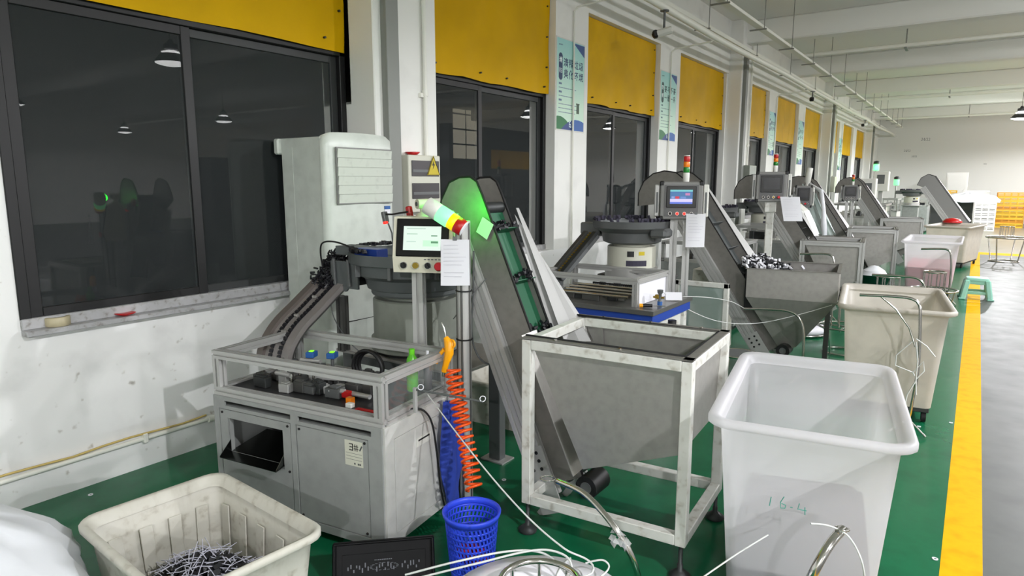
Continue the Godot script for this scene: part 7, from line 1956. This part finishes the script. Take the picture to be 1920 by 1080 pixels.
func build_small_things():
	var b: MB
	# orange coil hose and yellow air gun
	var g = gz(842, 655, -2.33)
	var t = thing("air_gun", "yellow air blow gun hanging nozzle up at the machine corner", "air gun", g)
	b = MB.new(); b.tube([g + Vector3(-0.02, 0.055, 0), g + Vector3(0.0, 0.03, 0), g + Vector3(0.0, -0.02, 0), g + Vector3(-0.012, -0.07, 0.01), g + Vector3(-0.025, -0.11, 0.01)], [0.012, 0.024, 0.022, 0.015, 0.014], 12); part("body", b, M.gun_yellow, t)
	b = MB.new(); b.tube([g + Vector3(-0.02, 0.0, 0.012), g + Vector3(-0.05, -0.035, 0.02), g + Vector3(-0.062, -0.075, 0.02)], [0.010, 0.008, 0.006], 8); part("trigger", b, M.gun_yellow, t)
	b = MB.new(); b.tube(MB.new().ring(g + Vector3(0.018, 0.03, 0), Vector3.RIGHT, Vector3.UP, 0.018, 14), 0.005, 6, true); part("hook", b, M.gun_yellow, t)
	b = MB.new(); b.tube([g + Vector3(-0.015, 0.05, 0), g + Vector3(-0.03, 0.10, 0), g + Vector3(-0.045, 0.125, 0)], 0.004, 8); part("nozzle", b, M.chrome, t)
	b = MB.new(); b.cyl(g + Vector3(-0.025, -0.11, 0.01), g + Vector3(-0.03, -0.135, 0.01), 0.008, 10); part("fitting", b, M.chrome, t)
	at(gz(848, 695, -2.30))
	b = MB.new(); b.helix([gz(848, 692, -2.28), gz(857, 740, -2.26), gz(868, 800, -2.24), gz(880, 860, -2.20), gz(889, 918, -2.16)], 0.035, 0.0065, 18, 14, 7); solo("coil_hose", b, M.orange, "orange coiled air hose hanging into the blue basket", "hose")
	# blue cloth over the side of the cabinet
	t = thing("work_cloth", "crumpled blue work cloth draped down the side of grey machine", "cloth", Vector3(1.83, 0.3, -2.2), "", deg_to_rad(8))
	b = MB.new()
	var nx = 8; var ny = 16
	var P = func(i, j):
		var u = i / float(nx); var v = j / float(ny)
		var width = lerpf(0.09, 0.19, minf(1.0, v * 3.0)) * lerpf(1.0, 0.72, maxf(0.0, v - 0.55) * 2.0)
		var z = -0.34 + 0.30 + (u - 0.5) * width - 0.02 * v
		var y = lerpf(0.265, -0.27, v) 
		var x = 0.004 + 0.014 + 0.012 * sin(u * 9.0 + v * 5.0) + 0.008 * sin(u * 17.0 - v * 9.0) + 0.02 * v * (1.0 - v) * 2.0
		return Vector3(x - 0.03, y + 0.02 * u, z - 0.12)
	b.smooth()
	for i in nx:
		for j in ny: b.quad(P.call(i, j), P.call(i, j + 1), P.call(i + 1, j + 1), P.call(i + 1, j))
	part("cloth", b, M.cloth_blue, t)
	t.position = Vector3(1.850, 0.315, -2.16)
	soft_tube("thin_cable", "black cable hanging over the machine edge beside blue cloth", [Vector3(1.79, 0.615, -2.06), Vector3(1.83, 0.61, -2.11), Vector3(1.850, 0.55, -2.15), Vector3(1.853, 0.40, -2.18), Vector3(1.848, 0.2, -2.21), Vector3(1.845, 0.06, -2.25)], 0.005, M.black, "cable")
	# rod with loops through the pane
	var q0 = gz(778, 730, -2.02); var q1 = gz(905, 753, -2.10)
	t = thing("wire_guide_rod", "thin grey rod with small loops sticking out of machine side", "rod", q0)
	b = MB.new(); b.tube([q0, q1], 0.005, 8); part("rod", b, M.gunmetal, t)
	b = MB.new(); b.bb(Vector3(q0.x - 0.008, 0.632, q0.z - 0.008), Vector3(q0.x + 0.008, q0.y + 0.008, q0.z + 0.008), 0.002); part("clamp_post", b, M.aluminium, t)
	for q in [gz(789, 731, -2.02), q1]:
		b = MB.new(); b.tube(MB.new().ring(q + Vector3(0, 0.012, 0), Vector3(0.7, 0, -0.7), Vector3.UP, 0.012, 14), 0.002, 6, true); part("loop", b, M.paper, t)
	# bottles inside the frame
	var bq = Vector3(1.655, 0.632, -2.24)
	t = thing("drink_bottle", "green drink bottle standing inside the machine frame", "bottle", bq)
	b = MB.new(); b.lathe([Vector2(0.024, 0.0), Vector2(0.028, 0.01), Vector2(0.028, 0.11), Vector2(0.030, 0.13), Vector2(0.024, 0.16), Vector2(0.012, 0.18)], bq, 18); part("body", b, M.bottle_green, t)
	b = MB.new(); b.lathe([Vector2(0.014, 0.18), Vector2(0.014, 0.205)], bq, 16); part("cap", b, M.cap_green, t)
	bq = Vector3(1.70, 0.632, -2.30)
	t = thing("spray_bottle", "slim grey bottle with white nozzle behind green bottle", "bottle", bq)
	b = MB.new(); b.lathe([Vector2(0.020, 0.0), Vector2(0.020, 0.13), Vector2(0.008, 0.15)], bq, 16); part("body", b, M.smoked, t)
	b = MB.new(); b.lathe([Vector2(0.008, 0.15), Vector2(0.007, 0.19)], bq, 12); part("nozzle", b, M.paper, t)
	# hanging cables at elevator one
	soft_tube("thin_cable", "grey cable hanging in a loop from tower lamp to beige box", [gz(888, 470, -2.55), gz(887, 560, -2.55), gz(884, 620, -2.55), gz(895, 665, -2.58), gz(918, 683, -2.62), gz(936, 668, -2.66)], 0.005, M.gunmetal, "cable")
	soft_tube("thin_cable", "thin wire stretched from post towards the elevator", [gz(850, 598, -2.46), gz(880, 560, -2.5), gz(912, 522, -2.56)], 0.003, M.gunmetal, "cable")
	soft_tube("clear_tube", "thin clear tube sagging past the grey elevator", [gz(1240, 545, -4.6), gz(1290, 580, -4.9), gz(1350, 603, -5.2), gz(1420, 606, -5.5), gz(1490, 592, -5.6), gz(1560, 572, -5.65)], 0.003, M.tube_clear, "tube", "thin white tubes")
	soft_tube("clear_tube", "thin clear tube from bench to the bent guide rod", [gz(1280, 556, -4.7), gz(1330, 558, -5.1), gz(1372, 566, -5.4), gz(1395, 578, -5.55)], 0.003, M.tube_clear, "tube", "thin white tubes")
	# end of the hall: crates, table, white bundle
	var cp: Node3D = null
	var base = gy(1886, 425, 0.0)
	base.z = -30.2; base.x = 4.80
	for col in 3:
		for k in 8:
			var pos = Vector3(base.x + col * 0.90, k * 0.158, base.z)
			var lb = "yellow slatted crate, %s of the %s by end wall" % [["bottom one", "second up", "third up", "fourth up", "fifth up", "sixth up", "seventh up", "topmost"][k], ["stack beside grey table", "middle stack", "outermost stack"][col]]
			if cp == null: cp = crate(lb, pos, 0.84, 0.60, 0.155)
			else:
				var d = copy_of(cp, pos, lb)
				if (k + col) % 3 == 1:
					for ch in d.get_children(): ch.material_override = M.crate_orange
	# table with sacks and crates left of the stacks
	t = thing("side_table", "grey table carrying white sheeting and crates near end wall", "table", Vector3(3.4, 0, -29.2))
	b = MB.new(); b.bb(Vector3(2.3, 0.98, -29.7), Vector3(4.35, 1.02, -28.8), 0.004); part("table_top", b, M.gunmetal, t)
	for x in [2.36, 4.29]:
		for z in [-29.64, -28.86]: bar_part("leg", Vector3(x, 0, z), Vector3(x, 0.98, z), 0.05, 0.05, M.dark_steel, t)
	b = MB.new(); b.bb(Vector3(2.4, 0.1, -29.6), Vector3(3.7, 0.96, -29.5)); part("back_panel", b, M.gunmetal, t)
	for k in 2:
		var cr = copy_of(cp, Vector3(2.75, 1.02 + 0.158 * k, -29.35), "yellow slatted crate, %s of two on grey table by end wall" % ["lower", "upper"][k]); cr.set_meta("group", "crates on the grey table")
		cr = copy_of(cp, Vector3(3.75, 1.02 + 0.158 * k, -29.4), "white slatted crate, %s of two on grey table by end wall" % ["lower", "upper"][k]); cr.set_meta("group", "crates on the grey table")
		for ch in cr.get_children(): ch.material_override = M.crate_white
	for k in 6:
		var cr = copy_of(cp, Vector3(4.05, 0.158 * k, -27.9), "white slatted crate, %s of the stack before grey table" % ["bottom one", "second up", "third up", "fourth up", "fifth up", "topmost"][k], PI / 2); cr.set_meta("group", "white crates stacked on floor")
		for ch in cr.get_children(): ch.material_override = M.crate_white
	at(Vector3(3.3, 1.02, -28.9)); b = MB.new()
	var nz = FastNoiseLite.new(); nz.seed = 5; nz.frequency = 1.7
	var loops = []
	for k in 9:
		var f = k / 8.0
		var lp = []
		for i in 28:
			var a = TAU * i / 28.0
			var rr = (1.0 - pow(f, 3.0)) * (1.0 + 0.18 * nz.get_noise_3d(cos(a) * 2, f * 2, sin(a) * 2))
			lp.append(Vector3(3.55 + cos(a) * rr * 0.88, 0.95 + f * 0.33 + 0.05 * nz.get_noise_2d(cos(a) * 4, sin(a) * 4), -28.35 + sin(a) * rr * 0.42))
		loops.append(lp)
	b.skin(loops); b.cap(loops[0], Vector3(3.5, 1.1, -28.4)); solo("white_bundle", b, M.bag_white, "crumpled white plastic bundle heaped on white crates near end wall", "bundle")
	at(Vector3(3.2, 0, -29.9)); b = MB.new(); b.bb(Vector3(2.75, 0.0, -31.2), Vector3(3.45, 2.0, -30.7), 0.01); b.bb(Vector3(2.8, 1.0, -30.7), Vector3(3.4, 1.9, -30.68)); solo("white_cabinet", b, M.crate_white, "plain white cabinet behind the tall elevator", "cabinet")

func crate(label: String, pos: Vector3, w: float, d: float, h: float) -> Node3D:
	var t = thing("plastic_crate", label, "crate", pos, "yellow crates stacked by end wall")
	MB.org = Vector3.ZERO
	var b = MB.new(); b.bb(Vector3(-w / 2, 0, -d / 2), Vector3(w / 2, 0.012, d / 2)); part("floor_panel", b, M.crate_yellow, t)
	for s in [-1, 1]:
		b = MB.new()
		for q in [[0.012, 0.045], [0.065, 0.09], [0.115, h]]: b.bb(Vector3(-w / 2, q[0], s * (d / 2 - 0.012) - 0.01), Vector3(w / 2, q[1], s * (d / 2 - 0.012) + 0.01))
		for k in 5: b.bb(Vector3(-w / 2 + (w - 0.03) * k / 4.0, 0, s * (d / 2 - 0.012) - 0.012), Vector3(-w / 2 + (w - 0.03) * k / 4.0 + 0.03, h, s * (d / 2 - 0.012) + 0.012))
		part("long_side", b, M.crate_yellow, t)
		b = MB.new()
		for q in [[0.012, 0.045], [0.065, 0.09], [0.115, h]]: b.bb(Vector3(s * (w / 2 - 0.012) - 0.01, q[0], -d / 2), Vector3(s * (w / 2 - 0.012) + 0.01, q[1], d / 2))
		for k in 4: b.bb(Vector3(s * (w / 2 - 0.012) - 0.012, 0, -d / 2 + (d - 0.03) * k / 3.0), Vector3(s * (w / 2 - 0.012) + 0.012, h, -d / 2 + (d - 0.03) * k / 3.0 + 0.03))
		part("short_side", b, M.crate_yellow, t)
	return t

# what the dark panes mirror: lockers, sheets over the opposite windows
func build_opposite_side():
	var b: MB
	var z0 = gx(405, 400, -7.0).z; var z1 = gx(640, 400, -7.0).z
	var k = 0
	var n = 3
	for i in n:
		var za = lerpf(z0, z1, i / float(n)); var zb = lerpf(z0, z1, (i + 1) / float(n))
		var t = thing("steel_locker", "%s of three tall black steel lockers across the aisle" % ["first", "middle", "last"][i], "locker", Vector3(7.3, 0, (za + zb) / 2), "black lockers across the aisle")
		b = MB.new(); b.bb(Vector3(7.0, 0, zb + 0.01), Vector3(7.5, 2.05, za - 0.01), 0.006); part("body", b, M.locker_black, t)
		b = MB.new(); b.bb(Vector3(6.985, 0.08, zb + 0.03), Vector3(7.0, 2.0, za - 0.03), 0.003); var d = part("door", b, M.locker_black, t)
		b = MB.new(); b.bb(Vector3(6.965, 0.95, zb + 0.10), Vector3(6.985, 1.25, zb + 0.13), 0.004); part("handle", b, M.chrome, d)
	# site office with a lit window and a yellow sheet, across the hall
	var X = 12.4
	var p0 = gx(853, 182, -X); var p1 = gx(903, 300, -X)
	var q0 = gx(928, 285, -X); var q1 = gx(1012, 318, -X)
	var t2 = thing("site_office", "small site office with lit eight-pane window and yellow sheet", "office", Vector3(X + 0.2, 0, (p0.z + q1.z) / 2))
	b = MB.new(); b.bb(Vector3(X + 0.04, 0.0, q1.z - 0.2), Vector3(X + 0.5, minf(3.80, p0.y + 0.2), p0.z + 0.2)); part("body", b, M.dark_steel, t2)
	for i in 2:
		for j in 4:
			var za = lerpf(p0.z, p1.z, i / 2.0); var zb = lerpf(p0.z, p1.z, (i + 1) / 2.0); var ya = lerpf(p0.y, p1.y, j / 4.0); var yb = lerpf(p0.y, p1.y, (j + 1) / 4.0)
			b = MB.new(); b.bb(Vector3(X + 0.02, yb + 0.03, zb + 0.04), Vector3(X + 0.04, ya - 0.03, za - 0.04)); part("pane", b, M.office_glow, t2)
	b = MB.new(); b.bb(Vector3(X + 0.01, q1.y, q1.z), Vector3(X + 0.04, q0.y + 0.1, q0.z)); part("yellow_sheet", b, M.banner, t2)
